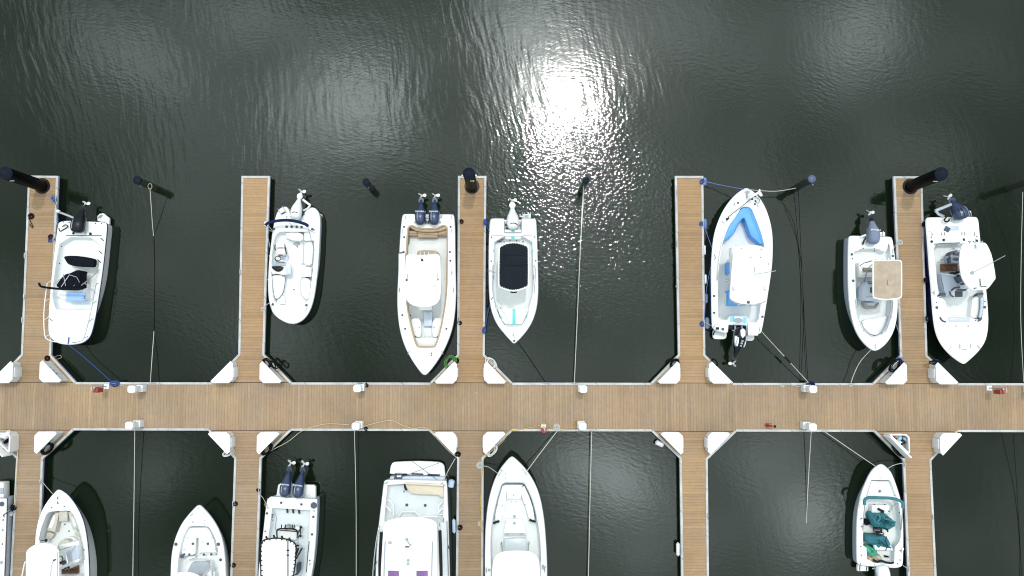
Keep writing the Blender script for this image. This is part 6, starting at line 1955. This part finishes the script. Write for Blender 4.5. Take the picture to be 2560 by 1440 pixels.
t1 = heap('tarp', 'crumpled dark teal tarp heaped in front of the steering wheel of the small cluttered boat', 'tarp', 'canvas_teal', [(2179, 1288), (2188, 1283), (2200, 1284), (2214, 1282.5), (2222, 1287), (2228, 1292), (2236, 1299), (2242, 1302), (2243, 1308), (2247, 1318), (2236, 1324), (2222, 1330), (2213, 1325), (2203, 1321), (2192, 1323), (2185, 1313), (2181, 1300)], .36, 1.15, 3, .16)
t2 = heap('tarp', 'folded dark teal tarp with a white edge, behind the wheel of the cluttered boat', 'tarp', 'canvas_teal', [(2167, 1344), (2174, 1338), (2190, 1340), (2206, 1338.5), (2220, 1343), (2228, 1349), (2234, 1362), (2238, 1372), (2236, 1378), (2212, 1377), (2191, 1376), (2187, 1366), (2177, 1362), (2170, 1358)], .36, 1.10, 8, .10)
part(t2, 'white_border', M['vinyl'], lambda mb: mb.prism([at2(x, y, 1.16) for x, y in [(2188, 1362), (2200, 1365), (2214, 1370), (2228, 1363), (2234, 1370), (2236, 1378), (2214, 1376.5), (2192, 1376), (2190, 1370)]], .8, 1.02, .03))
part(t2, 'strap', M['navy'], lambda mb: mb.tube([at(2216, 1341, 1.18), at(2214, 1352, 1.24), at(2219, 1364, 1.24), at(2214, 1377, 1.1)], .02))
for q in ([(2188, 1290, 1.12), (2196, 1286, 1.2), (2200, 1296, 1.22), (2193, 1304, 1.2)], [(2210, 1296, 1.22), (2225, 1300, 1.22), (2238, 1306, 1.1)], [(2184, 1296, 1.05), (2190, 1306, 1.15), (2200, 1312, 1.2)]):
    part(t1, 'fold', M['canvas_teal'], lambda mb: mb.tube(spline([at(*w) for w in q], 4), .05, 7))
heap('bag', 'bright green cloth bag at the stern of the small cluttered boat', 'bag', 'green', [(2166, 1367), (2174, 1364), (2186, 1370), (2200, 1380), (2198, 1388), (2184, 1394), (2173, 1388), (2167, 1379)], .36, .9, 12, .10)
heap('jacket', 'black jacket crumpled on the left side of the small cluttered boat', 'jacket', 'blackcanvas', [(2160, 1297), (2170, 1299), (2183, 1303), (2184, 1313), (2176, 1311), (2170, 1316), (2161, 1308)], .36, .7, 5, .1, 0)
heap('rag', 'cream rag by the transom of the small cluttered boat', 'rag', 'rag', [(2185, 1392), (2198, 1386), (2206, 1390), (2210, 1400), (2200, 1406), (2186, 1406), (2180, 1398)], .36, .7, 21, .2)
heap('rag', 'pinkish rag under the green bag in the small cluttered boat', 'rag', 'pink', [(2168, 1388), (2178, 1392), (2184, 1398), (2174, 1402), (2167, 1396)], .36, .55, 31, .15)
o = part(None, 'flashlight', M['black'], lambda mb: mb.tube([at(2195, 1271.5, .86), at(2203, 1276, .86), at(2206, 1277.5, .86), at(2209, 1279.5, .86)], [.055, .055, .07, .07], 10))
tag(o, 'black tube shaped flashlight lying on the white seat of the small cluttered boat', 'flashlight')
o = part(None, 'tool', M['black'], lambda mb: mb.tube(spline([at(2183, 1398, .8), at(2192, 1404, .85), at(2204, 1402, .8), at(2212, 1405, .85), at(2226, 1408, .95), at(2234, 1406, .95)], 4), .05, 7))
tag(o, 'black cable bundle along the transom of the small cluttered boat', 'cable')
o = part(None, 'sandal', M['ropebr'], lambda mb: mb.prism([at2(x, y, .5) for x, y in [(2212, 1389), (2222, 1391), (2225, 1394), (2214, 1394)]], .36, .5, .03))
tag(o, 'brown sandal on the floor near the stern of the small cluttered boat', 'sandal')
o = part(None, 'snap_box', M['yellow'], lambda mb: mb.prism([at2(x, y, .6) for x, y in [(2173, 1396), (2181, 1395), (2182, 1403), (2174, 1404)]], .36, .6, .02))
tag(o, 'yellow box in the stern corner of the small cluttered boat', 'box')

# ================================================================== coils, ropes, hoses, fenders


def coil(x, y, r, m, label, tail=None, group='rope coils laid flat on the docks'):
    """flat spiral of line on the deck, with its tail"""
    c = at(x, y, ZD + .025)
    rr_ = .019
    turns = max(2.5, (r - .03) / (2 * rr_))
    pts = []
    n = int(turns * 16)
    for k in range(n + 1):
        t = k / n
        q = .03 + (r - .03) * t
        a = 2 * math.pi * turns * t
        pts.append(Vector((c.x + q * math.cos(a), c.y + q * math.sin(a), c.z + .012 * math.sin(5 * a))))
    if tail:
        T = [at(*p, ZD + .05) if len(p) == 2 else at(*p) for p in tail]
        pts += spline([pts[-1]] + T, 5)[1:]
    mb = MB()
    mb.tube(pts, rr_, 5)
    return tag(mb.build('coiled_rope', M[m], None, 60), label, 'coiled rope', group)


def loose_coil(x, y, rx, ry, m, label, z=.55, r=.022, turns=4, seed=0, ang=0, cat='coiled hose', name='coiled_hose', tail=None):
    rg = random.Random(seed)
    c = at(x, y, z)
    ca, sa = math.cos(math.radians(ang)), math.sin(math.radians(ang))
    pts = []
    n = turns * 12
    for k in range(n + 1):
        a = 2 * math.pi * k / 12
        q = 1 + .22 * math.sin(k * .37 + seed) + rg.uniform(-.05, .05)
        ux, uy = rx * q * math.cos(a), ry * q * math.sin(a)
        pts.append(c + Vector((ux * ca - uy * sa + .02 * math.sin(k * .21), ux * sa + uy * ca, .10 * math.sin(k * .11 + seed) + .05)))
    pts = spline(pts, 2)
    if tail:
        pts += spline([pts[-1]] + [at(*p) for p in tail], 5)[1:]
    mb = MB()
    mb.tube(pts, r, 5)
    return tag(mb.build(name, M[m], None, 60), label, cat)


coil(78, 541, .17, 'ropebr', 'brown-black rope coil near the tip of the leftmost upper finger dock', [(73, 546), (77, 556), (82, 566), (80, 569), (74, 560)])
coil(127, 592, .13, 'ropebr', 'small black rope coil with a blue one below it, beside the black motored skiff', [(134, 596)])
coil(126.5, 600.5, .13, 'ropeb', 'blue rope coil touching a black one, beside the black motored skiff', [(133, 601), (138, 597, .7)])
coil(118, 895, .15, 'ropebr', 'black rope coil at the foot of the leftmost upper finger dock', [(124, 894)])
coil(1153.5, 554.5, .12, 'ropebr', 'black rope coil at the left edge of the middle upper dock, nearer its tip', [(1148, 556)])
coil(1149.5, 808, .11, 'ropebr', 'black rope coil at the left edge of the middle upper dock, nearer the walkway', [(1146, 800), (1147, 795)])
coil(1140, 902, .16, 'ropek', 'black rope coil touching a green hose', [(1133, 901)])
coil(916, 963.5, .11, 'ropek', 'black rope coil beside the second power pedestal of the upper side', [(917, 957)])
coil(285, 962.5, .10, 'ropek', 'small black rope coil under a blue knot on the walkway', [(286, 957)])
coil(588.5, 1260, .13, 'ropebr', 'brown rope coil nearer the walkway on the second lower finger dock, one of two there', [(582, 1264)])
coil(583.5, 1413.5, .13, 'ropebr', 'brown rope coil farther from the walkway on the second lower finger dock, one of two', [(577, 1412)])
coil(1144, 1135.5, .15, 'ropek', 'black rope coil by the corner where a white line from the cabin cruiser ends', [(1137, 1140)])
coil(1148.5, 1318.5, .15, 'ropebr', 'black rope coil on the dock beside the pale blue cylinder fender', [(1142, 1318)])
coil(645.5, 1225.5, .10, 'ropebr', 'black rope coil touching a short yellow cord beside the boat with a black laced top', [(650, 1224)])
coil(915, 1072, .09, 'ropek', 'small black rope coil by the walkway edge below the cabin cruiser hose', [(914, 1077), (919, 1077)])
coil(1755, 560, .13, 'ropeb', 'blue rope coil beside the bow of the boat with blue cushions', [(1760, 559)])
coil(1755.5, 809.5, .14, 'ropeb', 'blue rope coil beside the stern of the boat with blue cushions', [(1762, 809)])
coil(1392, 1067.5, .17, 'ropew', 'pale rope coil on the walkway between the red fire cabinet and a pedestal', [(1394, 1077)])
coil(1199.5, 1162.5, .18, 'ropew', 'pale rope coil on the lower middle finger dock, nearest the walkway', [(1207, 1164)])
coil(1201.5, 1309, .14, 'ropew', 'pale rope coil on the lower middle finger dock, farther down the yellow hose', [(1207, 1307)])
coil(2250, 606, .15, 'ropew', 'pale rope coil beside the grey covered motor of the beige topped boat', [(2242, 606)])
coil(657, 773.5, .11, 'ropew', 'white ring of rope at the dock edge beside the white deck boat', [(662, 766), (668, 761, .7), (675, 757, .85)])
coil(2127, 962.5, .09, 'ropew', 'white knot of rope at the walkway edge below the beige topped boat', [(2127, 958)])
coil(1956, 963, .11, 'ropew', 'white tangle of rope on the walkway below the boat with blue cushions', [(1962, 960), (1975, 962), (1999, 967)])
coil(102.5, 1203, .10, 'ropew', 'white bundle of rope at the dock edge beside the boat with taupe cushions', [(104, 1200)])
coil(2261, 1162, .09, 'ropew', 'white bundle of rope on the dock beside the bow of the small cluttered boat', [(2260, 1156)])
coil(2271, 1421, .09, 'ropew', 'white bundle of rope on the dock beside the stern of the small cluttered boat', [(2270, 1414)])


def rope(name, pts, m, label, cat, r=.018, sag=0.0, n=14, group=None):
    P = [at(*p) for p in pts]
    if len(P) == 2:
        a, b = P
        P = [a.lerp(b, k / n) - Vector((0, 0, sag * 4 * (k / n) * (1 - k / n))) for k in range(n + 1)]
    else:
        P = spline(P, 6)
    mb = MB()
    mb.tube(P, r * .72, 6)
    return tag(mb.build(name, M[m], None, 60), label, cat, group)


ML = 'mooring lines running to boats and piles'
Z1 = ZD + .06
rope('mooring_line', [(375, 470, 1.15), (381, 560, .35), (384, 600, -.02), (386, 720, -.2), (385, 822, -.02), (381, 880, .3), (376, 955, Z1)], 'ropew', 'white slack line from a pile by the skiff, dipping under water before the walkway', 'mooring line', .026, group=ML)
wl = bpy.data.objects['mooring_line']
part(wl, 'wet_length', M['ropek'], lambda mb: mb.tube(spline([at(383.6, 590, .035), at(386, 640, .012), at(386.5, 720, .010), at(385.6, 790, .012), at(384.6, 828, .035)], 6), .016, 6))
rope('rope_ring', [(375 + 5 * math.cos(a), 466 + 7 * math.sin(a), 1.25) for a in (6.283 * k / 12 for k in range(13))], 'ropet', 'white loop of rope round the pile beside the skiff', 'rope loop', .022)
rope('mooring_line', [(1459, 466, 1.9), (1450, 640, .9), (1443, 800, .55), (1436, 956, Z1)], 'ropew', 'white line running straight from the pile by the sun glitter to the walkway', 'mooring line', .026, group=ML)
rope('mooring_line', [(1996, 474, 1.4), (2002, 620, .15), (2010, 780, .05), (2020, 956, Z1)], 'ropek', 'dark line from the pale capped pile to the walkway beside the beige topped boat', 'mooring line', .02, group=ML)
rope('mooring_line', [(1984, 476, 1.2), (1992, 560, .2), (2003, 720, .04), (2016, 956, Z1)], 'ropek', 'dark line with wet knots hanging nearest the blue cushioned boat from the pale capped pile', 'mooring line', .018, group=ML)
rope('mooring_line', [(2557, 480, 1.5), (2553, 640, .5), (2552, 800, .3), (2559, 955, Z1)], 'ropew', 'pale line along the right edge of the photo in the upper slip', 'mooring line', .022, group=ML)
rope('mooring_line', [(337, 1076, Z1), (335, 1250, .35), (332, 1440, .35), (330, 1640, .9)], 'ropew', 'white line down the middle of the slip between the two centre consoles at lower left', 'mooring line', .026, group=ML)
rope('mooring_line', [(886, 1077, Z1), (890, 1250, .35), (890.5, 1440, .35), (890, 1640, .9)], 'ropew', 'white line down the middle of the slip left of the cabin cruiser', 'mooring line', .024, group=ML)
rope('mooring_line', [(1479.5, 1077, Z1), (1475, 1250, .45), (1471, 1440, .5), (1466, 1640, 1.0)], 'ropew', 'white line down the middle of the empty slip right of the long white bow', 'mooring line', .028, group=ML)
rope('mooring_line', [(2028, 1080, Z1), (2021, 1200, .2), (2016, 1310, -.02), (2016, 1420, -.25), (2014, 1640, .9)], 'ropew', 'white line sinking under water in the slip left of the small cluttered boat', 'mooring line', .026, group=ML)
rope('mooring_line', [(2533, 1086, Z1), (2544, 1250, .1), (2554, 1440, .1), (2562, 1640, .9)], 'ropek', 'dark line down the empty slip at the lower right', 'mooring line', .02, group=ML)
rope('mooring_line', [(171, 862, .9), (216, 898, .55), (283, 958, Z1)], 'ropeb', 'blue bow line from the black motored skiff to the walkway', 'mooring line', .026, group=ML)
rope('mooring_line', [(287, 960, ZD + .08), (305, 964, ZD + .05), (326, 969, ZD + .2)], 'ropet', 'short tan line from a blue knot to the first power pedestal', 'rope', .022)
rope('mooring_line', [(134, 497, Z1), (140, 512, .6), (144, 530, .75), (146, 556, .9)], 'ropeb', 'blue stern line hanging beside the black motored skiff', 'mooring line', .022, group=ML)
rope('mooring_line', [(143, 553, .9), (140, 566, .8), (138, 585, .65), (135, 597, Z1)], 'ropew', 'white line looping off the corner of the black motored skiff', 'mooring line', .02, group=ML)
rope('mooring_line', [(127, 898, ZD + .05), (132, 895, .5), (142, 890, .2), (150, 888, .02), (154, 893, .0), (147, 897, .1), (136, 898, .4)], 'ropet', 'tan loop of rope hanging into the water at the foot of the leftmost upper dock', 'rope', .024)
rope('mooring_line', [(1213, 557, Z1), (1217, 566, .75), (1223, 579, .95)], 'ropeb', 'short blue line at the stern of the teal striped boat', 'mooring line', .03, group=ML)
rope('mooring_line', [(1231, 743, 1.0), (1221, 775, .8), (1213, 824, Z1)], 'ropeb', 'blue line along the bow of the teal striped boat', 'mooring line', .03, group=ML)
rope('mooring_line', [(1220, 679, .85), (1227, 677, 1.0), (1238, 683, 1.0)], 'ropebw', 'short pale blue line over the side of the teal striped boat', 'mooring line', .02, group=ML)
rope('mooring_line', [(1247, 750, .9), (1245, 758, .9), (1257, 764, .85), (1251, 771, .85), (1262, 785, .9), (1272, 808, .95), (1279, 830, 1.15), (1285, 841, 1.18), (1294, 853, 1.1)], 'ropew', 'thin grey line curling across the bow deck of the teal striped boat', 'rope', .014)
rope('mooring_line', [(1294, 853, 1.1), (1330, 905, .75), (1365, 957, Z1)], 'ropek', 'dark bow line from the teal striped boat to the walkway', 'mooring line', .020, group=ML)
rope('mooring_line', [(1757, 452, Z1), (1790, 460, .6), (1830, 468, .95), (1861, 473, 1.3)], 'ropebw', 'pale blue bow line from the dock tip to the boat with blue cushions', 'mooring line', .024, group=ML)
rope('mooring_line', [(1873, 474, 1.3), (1905, 477, .95), (1940, 478, .9), (1970, 474, 1.1), (1990, 470, 1.3)], 'ropew', 'white line sagging from the bow of the blue cushioned boat to the pale capped pile', 'mooring line', .024, group=ML)
rope('mooring_line', [(1759, 561, Z1), (1771, 595, .7), (1787, 640, 1.05), (1788, 646, 1.05), (1778, 665, .9), (1766, 725, .6), (1761, 800, Z1)], 'ropebw', 'pale blue line looping to the side of the boat with blue cushions', 'mooring line', .02, group=ML)
rope('mooring_line', [(1762, 806, Z1), (1770, 810, .65), (1783, 817, .95)], 'ropew', 'short white stern line of the boat with blue cushions', 'mooring line', .022, group=ML)
rope('mooring_line', [(1904, 829, 1.0), (1960, 890, .8), (2022, 957, Z1)], 'ropew', 'taut white stern line with black rings from the blue cushioned boat to the walkway', 'mooring line', .026, group=ML)
part(bpy.data.objects[-1] if False else None, 'line_snubber', M['rubber'], lambda mb: mb.tube([at(1961, 891, .8), at(1976, 907, .74)], .05, 8)).__setitem__('label', 'black rubber snubber on the taut stern line of the blue cushioned boat')
bpy.data.objects['line_snubber']['category'] = 'snubber'
rope('mooring_line', [(2190, 864, 1.05), (2172, 880, .9), (2150, 905, .65), (2135, 935, .5), (2127, 959, Z1)], 'ropew', 'white bow line curving from the beige topped boat to the walkway', 'mooring line', .026, group=ML)
rope('mooring_line', [(2232, 625, .92), (2238, 614, .75), (2246, 605, Z1)], 'ropew', 'short white stern line of the beige topped boat', 'mooring line', .02, group=ML)
rope('mooring_line', [(2241, 812, 1.0), (2245, 826, .75), (2251, 839, Z1), (2252, 846, Z1)], 'ropew', 'thin white line from the beige topped boat to the dock near its bow', 'mooring line', .018, group=ML)
rope('mooring_line', [(2307, 561, Z1), (2314, 568, .75), (2324, 580, 1.02)], 'ropek', 'short black stern line of the large white boat at the right', 'mooring line', .024, group=ML)
rope('mooring_line', [(2312, 699, Z1), (2320, 707, .65), (2330, 730, .98), (2336, 732, 1.05)], 'ropek', 'black spring line of the large white boat at the right', 'mooring line', .018, group=ML)
rope('mooring_line', [(104, 1203, Z1), (116, 1217, .8), (133, 1236, 1.2)], 'ropet', 'tan bow line of the boat with taupe cushions', 'mooring line', .024, group=ML)
rope('mooring_line', [(648, 1236, Z1), (657, 1244, .7), (664, 1257, .95), (668, 1263, 1.02), (664, 1266, 1.0), (662, 1259, .95)], 'ropet', 'pale stern line of the twin engine boat with a black framed top', 'mooring line', .024, group=ML)
rope('mooring_line', [(1138, 1146, Z1), (1120, 1178, .8), (1106, 1208, 1.3)], 'ropew', 'white stern line from the cabin cruiser to the dock corner', 'mooring line', .026, group=ML)
rope('mooring_line', [(1031, 1153.5, .56), (1070, 1182, .9), (1108, 1211, 1.3)], 'ropek', 'thin dark cord crossing the swim platform of the cabin cruiser, down to the right', 'mooring line', .013, group=ML)
rope('mooring_line', [(1098, 1157, .56), (1050, 1175, .75), (1002, 1193, .95)], 'ropek', 'thin dark cord crossing the swim platform of the cabin cruiser, down to the left', 'mooring line', .012, group=ML)
rope('mooring_line', [(1208, 1165, Z1), (1222, 1168, .75), (1244, 1183, 1.4)], 'ropew', 'white bow line from the long white bow to the finger dock at its left', 'mooring line', .026, group=ML)
rope('mooring_line', [(1393, 1078, Z1), (1355, 1127, .8), (1317, 1178, 1.35)], 'ropew', 'white bow line from the long white bow up to the walkway', 'mooring line', .028, group=ML)
rope('mooring_line', [(2063, 1080, Z1), (2130, 1126, .65), (2192, 1168, 1.02)], 'ropew', 'white bow line from the small cluttered boat up to the walkway', 'mooring line', .026, group=ML)
rope('mooring_line', [(2259, 1158, Z1), (2244, 1160, .7), (2230, 1165, .9), (2220, 1171, 1.02)], 'ropew', 'white bow line from the small cluttered boat to the finger dock at its right', 'mooring line', .026, group=ML)
rope('mooring_line', [(2258, 1414, .8), (2264, 1418, .65), (2270, 1421, Z1)], 'ropew', 'short white stern line of the small cluttered boat', 'mooring line', .022, group=ML)
rope('anchor_line', [(2193, 1167, 1.05), (2196, 1180, 1.0), (2203, 1198, .98)], 'ropew', 'thin line on the bow deck of the small cluttered boat', 'rope', .014)

# hoses
rope('hose', [(-30, 1075, ZD + .05), (10, 1076, ZD + .05), (34, 1080, ZD + .05), (42, 1092, ZD + .05), (44, 1120, ZD + .05), (43, 1160, ZD + .06), (40, 1200, ZD + .06), (37, 1250, ZD + .06), (35, 1270, ZD + .06)], 'hoset', 'tan hose along the lower left finger dock', 'hose', .032)
rope('hose', [(910, 1066, ZD + .05), (930, 1060, ZD + .05), (965, 1052, ZD + .05), (985, 1053, ZD + .05), (1010, 1065, ZD + .05), (1035, 1071, ZD + .05), (1058, 1068, ZD + .05), (1072, 1076, ZD + .06), (1090, 1094, ZD + .06), (1118, 1124, ZD + .06), (1136, 1140, ZD + .06)], 'hoset', 'pale hose looping along the walkway above the cabin cruiser', 'hose', .026)
rope('hose', [(872, 1062, ZD + .05), (845, 1060, ZD + .05), (815, 1060, ZD + .05), (790, 1065, ZD + .05), (763, 1074, ZD + .06), (748, 1082, .35), (720, 1104, .22), (690, 1120, .35), (668, 1132, ZD + .03)], 'hoset', 'tan hose crossing the slip corner above the twin engine boat with a black framed top', 'hose', .024)
rope('hose', [(1383, 1074, ZD + .06), (1370, 1063, ZD + .05), (1355, 1062, ZD + .05), (1335, 1067, ZD + .05), (1295, 1075, ZD + .05), (1275, 1079, ZD + .05), (1255, 1106, ZD + .06), (1225, 1132, ZD + .06), (1210, 1146, ZD + .06)], 'hosey', 'yellow hose from the fire cabinet to the lower middle finger dock', 'hose', .026)
rope('hose', [(1206, 1172, ZD + .05), (1204, 1200, ZD + .05), (1202, 1240, ZD + .05), (1200, 1285, ZD + .05), (1202, 1318, ZD + .05), (1207, 1330, ZD + .06)], 'hosey', 'yellow hose running down the right edge of the lower middle finger dock', 'hose', .028)
rope('power_cable', [(1445, 1052, ZD + .6), (1438, 1053, ZD + .2), (1432, 1060, ZD + .05), (1434, 1065, ZD + .04), (1444, 1067, ZD + .04), (1452, 1072, ZD + .04)], 'hosey', 'yellow power cord looped at the foot of a pedestal', 'power cord', .026)
rope('power_cable', [(1400, 1075.5, ZD + .06), (1420, 1074, ZD + .05), (1440, 1073, ZD + .05)], 'hosey', 'straight yellow cord along the walkway edge beside a pale rope coil', 'power cord', .022)
rope('power_cable', [(646, 1200, ZD + .05), (644, 1212, ZD + .05), (645, 1222, ZD + .05)], 'hosey', 'short yellow cord at the dock beside the twin engine boat with a black framed top', 'power cord', .02)
loose_coil(1126, 905, .22, .30, 'hoseg', 'green hose coil at the dock corner by the bow of the tan trimmed boat', .56, .018, 6, 1, -35)
loose_coil(1228, 909, .18, .28, 'fender_w', 'white hose coil on top of the corner by the teal striped boat', .62, .026, 5, 2, 40)
loose_coil(667, 908, .14, .22, 'ropek', 'black hose looped over the corner locker below the white deck boat', 1.05, .03, 4, 3, 30)
loose_coil(684, 912, .10, .2, 'ropek', 'second black hose hanging on the long side of the locker below the deck boat', 1.15, .03, 3, 4, 40)
loose_coil(1686, 909, .16, .22, 'ropek', 'black hose coil left of the locker by the dock of the blue cushioned boat', .7, .03, 4, 5, -40)
loose_coil(1785, 906, .12, .18, 'ropek', 'small black hose coil at the corner below the blue cushioned boat', .6, .022, 3, 6, 30)
loose_coil(2236, 914, .17, .32, 'ropek', 'black hose coil beside the long side of the locker right of the beige topped boat', .95, .026, 5, 7, -40)
loose_coil(2337, 906, .22, .08, 'ropek', 'black hose and cord on the locker below the large white boat', 1.1, .026, 3, 8, 0)
loose_coil(2342, 904, .09, .07, 'ropeb', 'small blue rope knot at the corner below the large white boat', .9, .026, 3, 9, 0, 'rope', 'rope_knot')
loose_coil(2251, 904, .08, .18, 'ropeb', 'small blue cloth knot at the corner right of the beige topped boat', .7, .04, 3, 10, 30, 'rope', 'rope_knot')
loose_coil(118, 1121, .18, .30, 'ropek', 'black hose heap at the long side of the lettered locker, lower left', .9, .034, 6, 11, -45)
loose_coil(668, 1123, .14, .26, 'ropek', 'black hose heap beside the locker above the twin engine boat with a black framed top', .85, .034, 5, 12, -40)
loose_coil(571, 1132, .22, .12, 'fender_w', 'white hose loop below the locker above the small centre console', .58, .022, 4, 13, 20)
loose_coil(1230, 1127, .14, .28, 'fender_w', 'white hose loop at the corner above the long white bow', .75, .026, 5, 14, -40)
loose_coil(2246, 1126, .14, .34, 'ropek', 'black hose coil behind the open locker of odds and ends', .7, .026, 5, 15, 40)
loose_coil(287, 959, .16, .10, 'ropeb', 'blue rope knot on the walkway edge, at the skiff bow line', .6, .036, 3, 16, 0, 'rope', 'rope_knot')
loose_coil(135, 497, .08, .12, 'ropebw', 'blue rope knot near the tip of the leftmost upper dock', .6, .03, 3, 17, 0, 'rope', 'rope_knot')
loose_coil(1213, 556, .06, .12, 'ropeb', 'blue rope knot on the dock edge at the stern of the teal striped boat', .6, .03, 3, 18, 0, 'rope', 'rope_knot')
loose_coil(1211, 825, .06, .13, 'ropeb', 'blue rope knot on the dock edge beside the bow of the teal striped boat', .6, .03, 3, 19, 0, 'rope', 'rope_knot')
loose_coil(1755, 454, .06, .10, 'ropeb', 'blue rope knot at the tip of the dock by the blue cushioned boat', .6, .026, 3, 20, 0, 'rope', 'rope_knot')
loose_coil(2026, 962, .14, .12, 'navy', 'dark blue rope bundle behind a pedestal where a taut line ends', .6, .04, 4, 21, 0, 'rope', 'rope_knot')
loose_coil(8, 1098, .22, .18, 'ropek', 'black hose heap inside the open locker at the left edge', .95, .04, 5, 22, 0)
loose_coil(2309, 561, .06, .10, 'ropek', 'black rope knot at the dock edge by the stern of the large white boat', .6, .03, 3, 23, 0, 'rope', 'rope_knot')
loose_coil(2313, 700, .06, .10, 'ropek', 'black rope knot on the dock edge midway along the large white boat', .6, .03, 3, 24, 0, 'rope', 'rope_knot')
loose_coil(2316, 796, .06, .10, 'ropek', 'black rope knot on the dock edge near the bow of the large white boat', .6, .03, 3, 25, 0, 'rope', 'rope_knot')
loose_coil(34, 1268, .06, .12, 'ropek', 'black rope knot at the dock edge by the grey sided hull', .6, .03, 3, 26, 0, 'rope', 'rope_knot')
o = part(None, 'rod', M['white'], lambda mb: mb.tube([at(2214, 931, .6), at(2234, 914, 1.0), at(2246, 902, 1.3)], [.03, .022, .012], 6))
tag(o, 'white rod leaning along the locker right of the beige topped boat', 'rod')


# fenders
def fender(x, y, l, r, m, label, ang=90, z=.42, ang3=0):
    c = at(x, y, z)
    d = Vector((math.cos(math.radians(ang)), math.sin(math.radians(ang)), ang3)).normalized()
    P, Rr = [], []
    for q, k in ((-.5, .25), (-.46, .35), (-.44, .7), (-.38, 1), (.38, 1), (.44, .7), (.46, .35), (.5, .25)):
        P.append(c + d * l * q), Rr.append(r * k)
    mb = MB()
    mb.tube(P, Rr, 14)
    return tag(mb.build('fender', M[m], None, 50), label, 'fender', 'fenders hanging at the docks')


for y, w in ((590, 'nearest its motor'), (647, 'beside the rear half of its mesh top'), (700, 'beside the front half of its mesh top'), (748, 'nearest its bow')):
    fender(1218.5, y, .80, .10, 'rubber', 'black fender along the teal striped boat, ' + w)
fender(1761, 454, .45, .12, 'fender_b', 'dull blue fender at the tip of the dock by the blue cushioned boat')
fender(1762, 560, .55, .12, 'fender_b', 'dull blue fender beside a blue coil near the bow of the blue cushioned boat')
fender(1762, 625, .50, .05, 'white', 'slim white fender at the dock edge beside the blue cushioned boat, farther from the walkway')
fender(1764, 698, .50, .06, 'white', 'slim white fender at the dock edge beside the blue cushioned boat, nearer the walkway')
fender(1765, 746, .50, .10, 'mgreycover', 'grey fender midway along the blue cushioned boat')
fender(1768, 808, .60, .12, 'mgreycover', 'grey-blue fender at the stern of the blue cushioned boat')
fender(1128, 1209, .42, .15, 'fender_l', 'pale blue ball shaped fender at the stern corner of the cabin cruiser', 80, .7)
fender(1135, 1315, .72, .09, 'fender_l', 'pale blue cylinder fender between the cabin cruiser and the dock', 92, .45)
fender(1695, 1373, .68, .10, 'fender_w', 'white fender hanging at the empty slip beside the lower finger dock', 90, .35)
fender(1649, 1109, .46, .13, 'fender_w', 'grey-white fender hanging at the empty slip below a corner locker', -25, .3)
fender(1362 - 695, 620, .4, .04, 'white', 'slim white bumper on the dock edge beside the deck boat', 90, .55)
fender(666, 560, .28, .11, 'white', 'round white fender under the navy bimini of the deck boat', 90, .55)
fender(1693, 716, .16, .06, 'white', 'small white buoy on the left side of the dock by the blue cushioned boat', 0, .4)
fender(1693 + 589, 1370 - 1370 + 1095, .1, .04, 'white', 'tiny white float on the open locker rim', 0, 1.35) if False else None

# odds and ends in the open locker
J_ = [('bottle', 'orange bottle in the open locker of odds and ends', 'bottle', 'orange', (2240, 1092), .16, .07), ('cloth', 'light blue cloth in the open locker of odds and ends', 'cloth', 'cyan', (2248, 1096), .16, .12),
      ('bottle', 'dark red bottle in the open locker of odds and ends', 'bottle', 'red', (2234, 1090), .12, .07), ('shoe', 'black shoe in the open locker of odds and ends', 'shoe', 'black', (2256, 1104), .16, .09),
      ('jug', 'white jug in the open locker of odds and ends', 'jug', 'white', (2250, 1106), .12, .09), ('can', 'yellow can in the open locker of odds and ends', 'can', 'yellow', (2243, 1102), .11, .07),
      ('shoe', 'grey shoe in the open locker of odds and ends', 'shoe', 'mgrey', (2261, 1098), .15, .08), ('cap', 'navy cap in the open locker of odds and ends', 'cap', 'navy', (2253, 1109), .10, .09)]
for i, (nm, lb, ct_, m, (x, y), rx, ry) in enumerate(J_):
    c = at(x, y, ZD + .52)
    mb = MB()
    mb.blob((c.x, c.y, c.z), (rx, ry, .12), i * .9, 10, 6, .14, i)
    tag(mb.build(nm, M[m]), lb, ct_)
for i, (x, y, m, lb) in enumerate(((14, 1088, 'plastic2', 'white folded board in the open locker at the left edge'), (5, 1118, 'rag', 'cream rag in the open locker at the left edge'))):
    c = at(x, y, ZD + .6)
    mb = MB()
    mb.blob((c.x, c.y, c.z), (.28, .18, .15), i + .5, 10, 6, .18, i + 40)
    tag(mb.build('rag' if i else 'board', M[m]), lb, 'rag' if i else 'board')

p_ = FING_U[2]
part(p_, 'end_bar', M['white'], lambda mb: mb.tube([at(1154, 438.5, ZD + .05), at(1192, 438.5, ZD + .05)], .035, 8))
for o in bpy.data.objects:
    if '_w' in o:
        del o['_w']
bpy.context.view_layer.update()
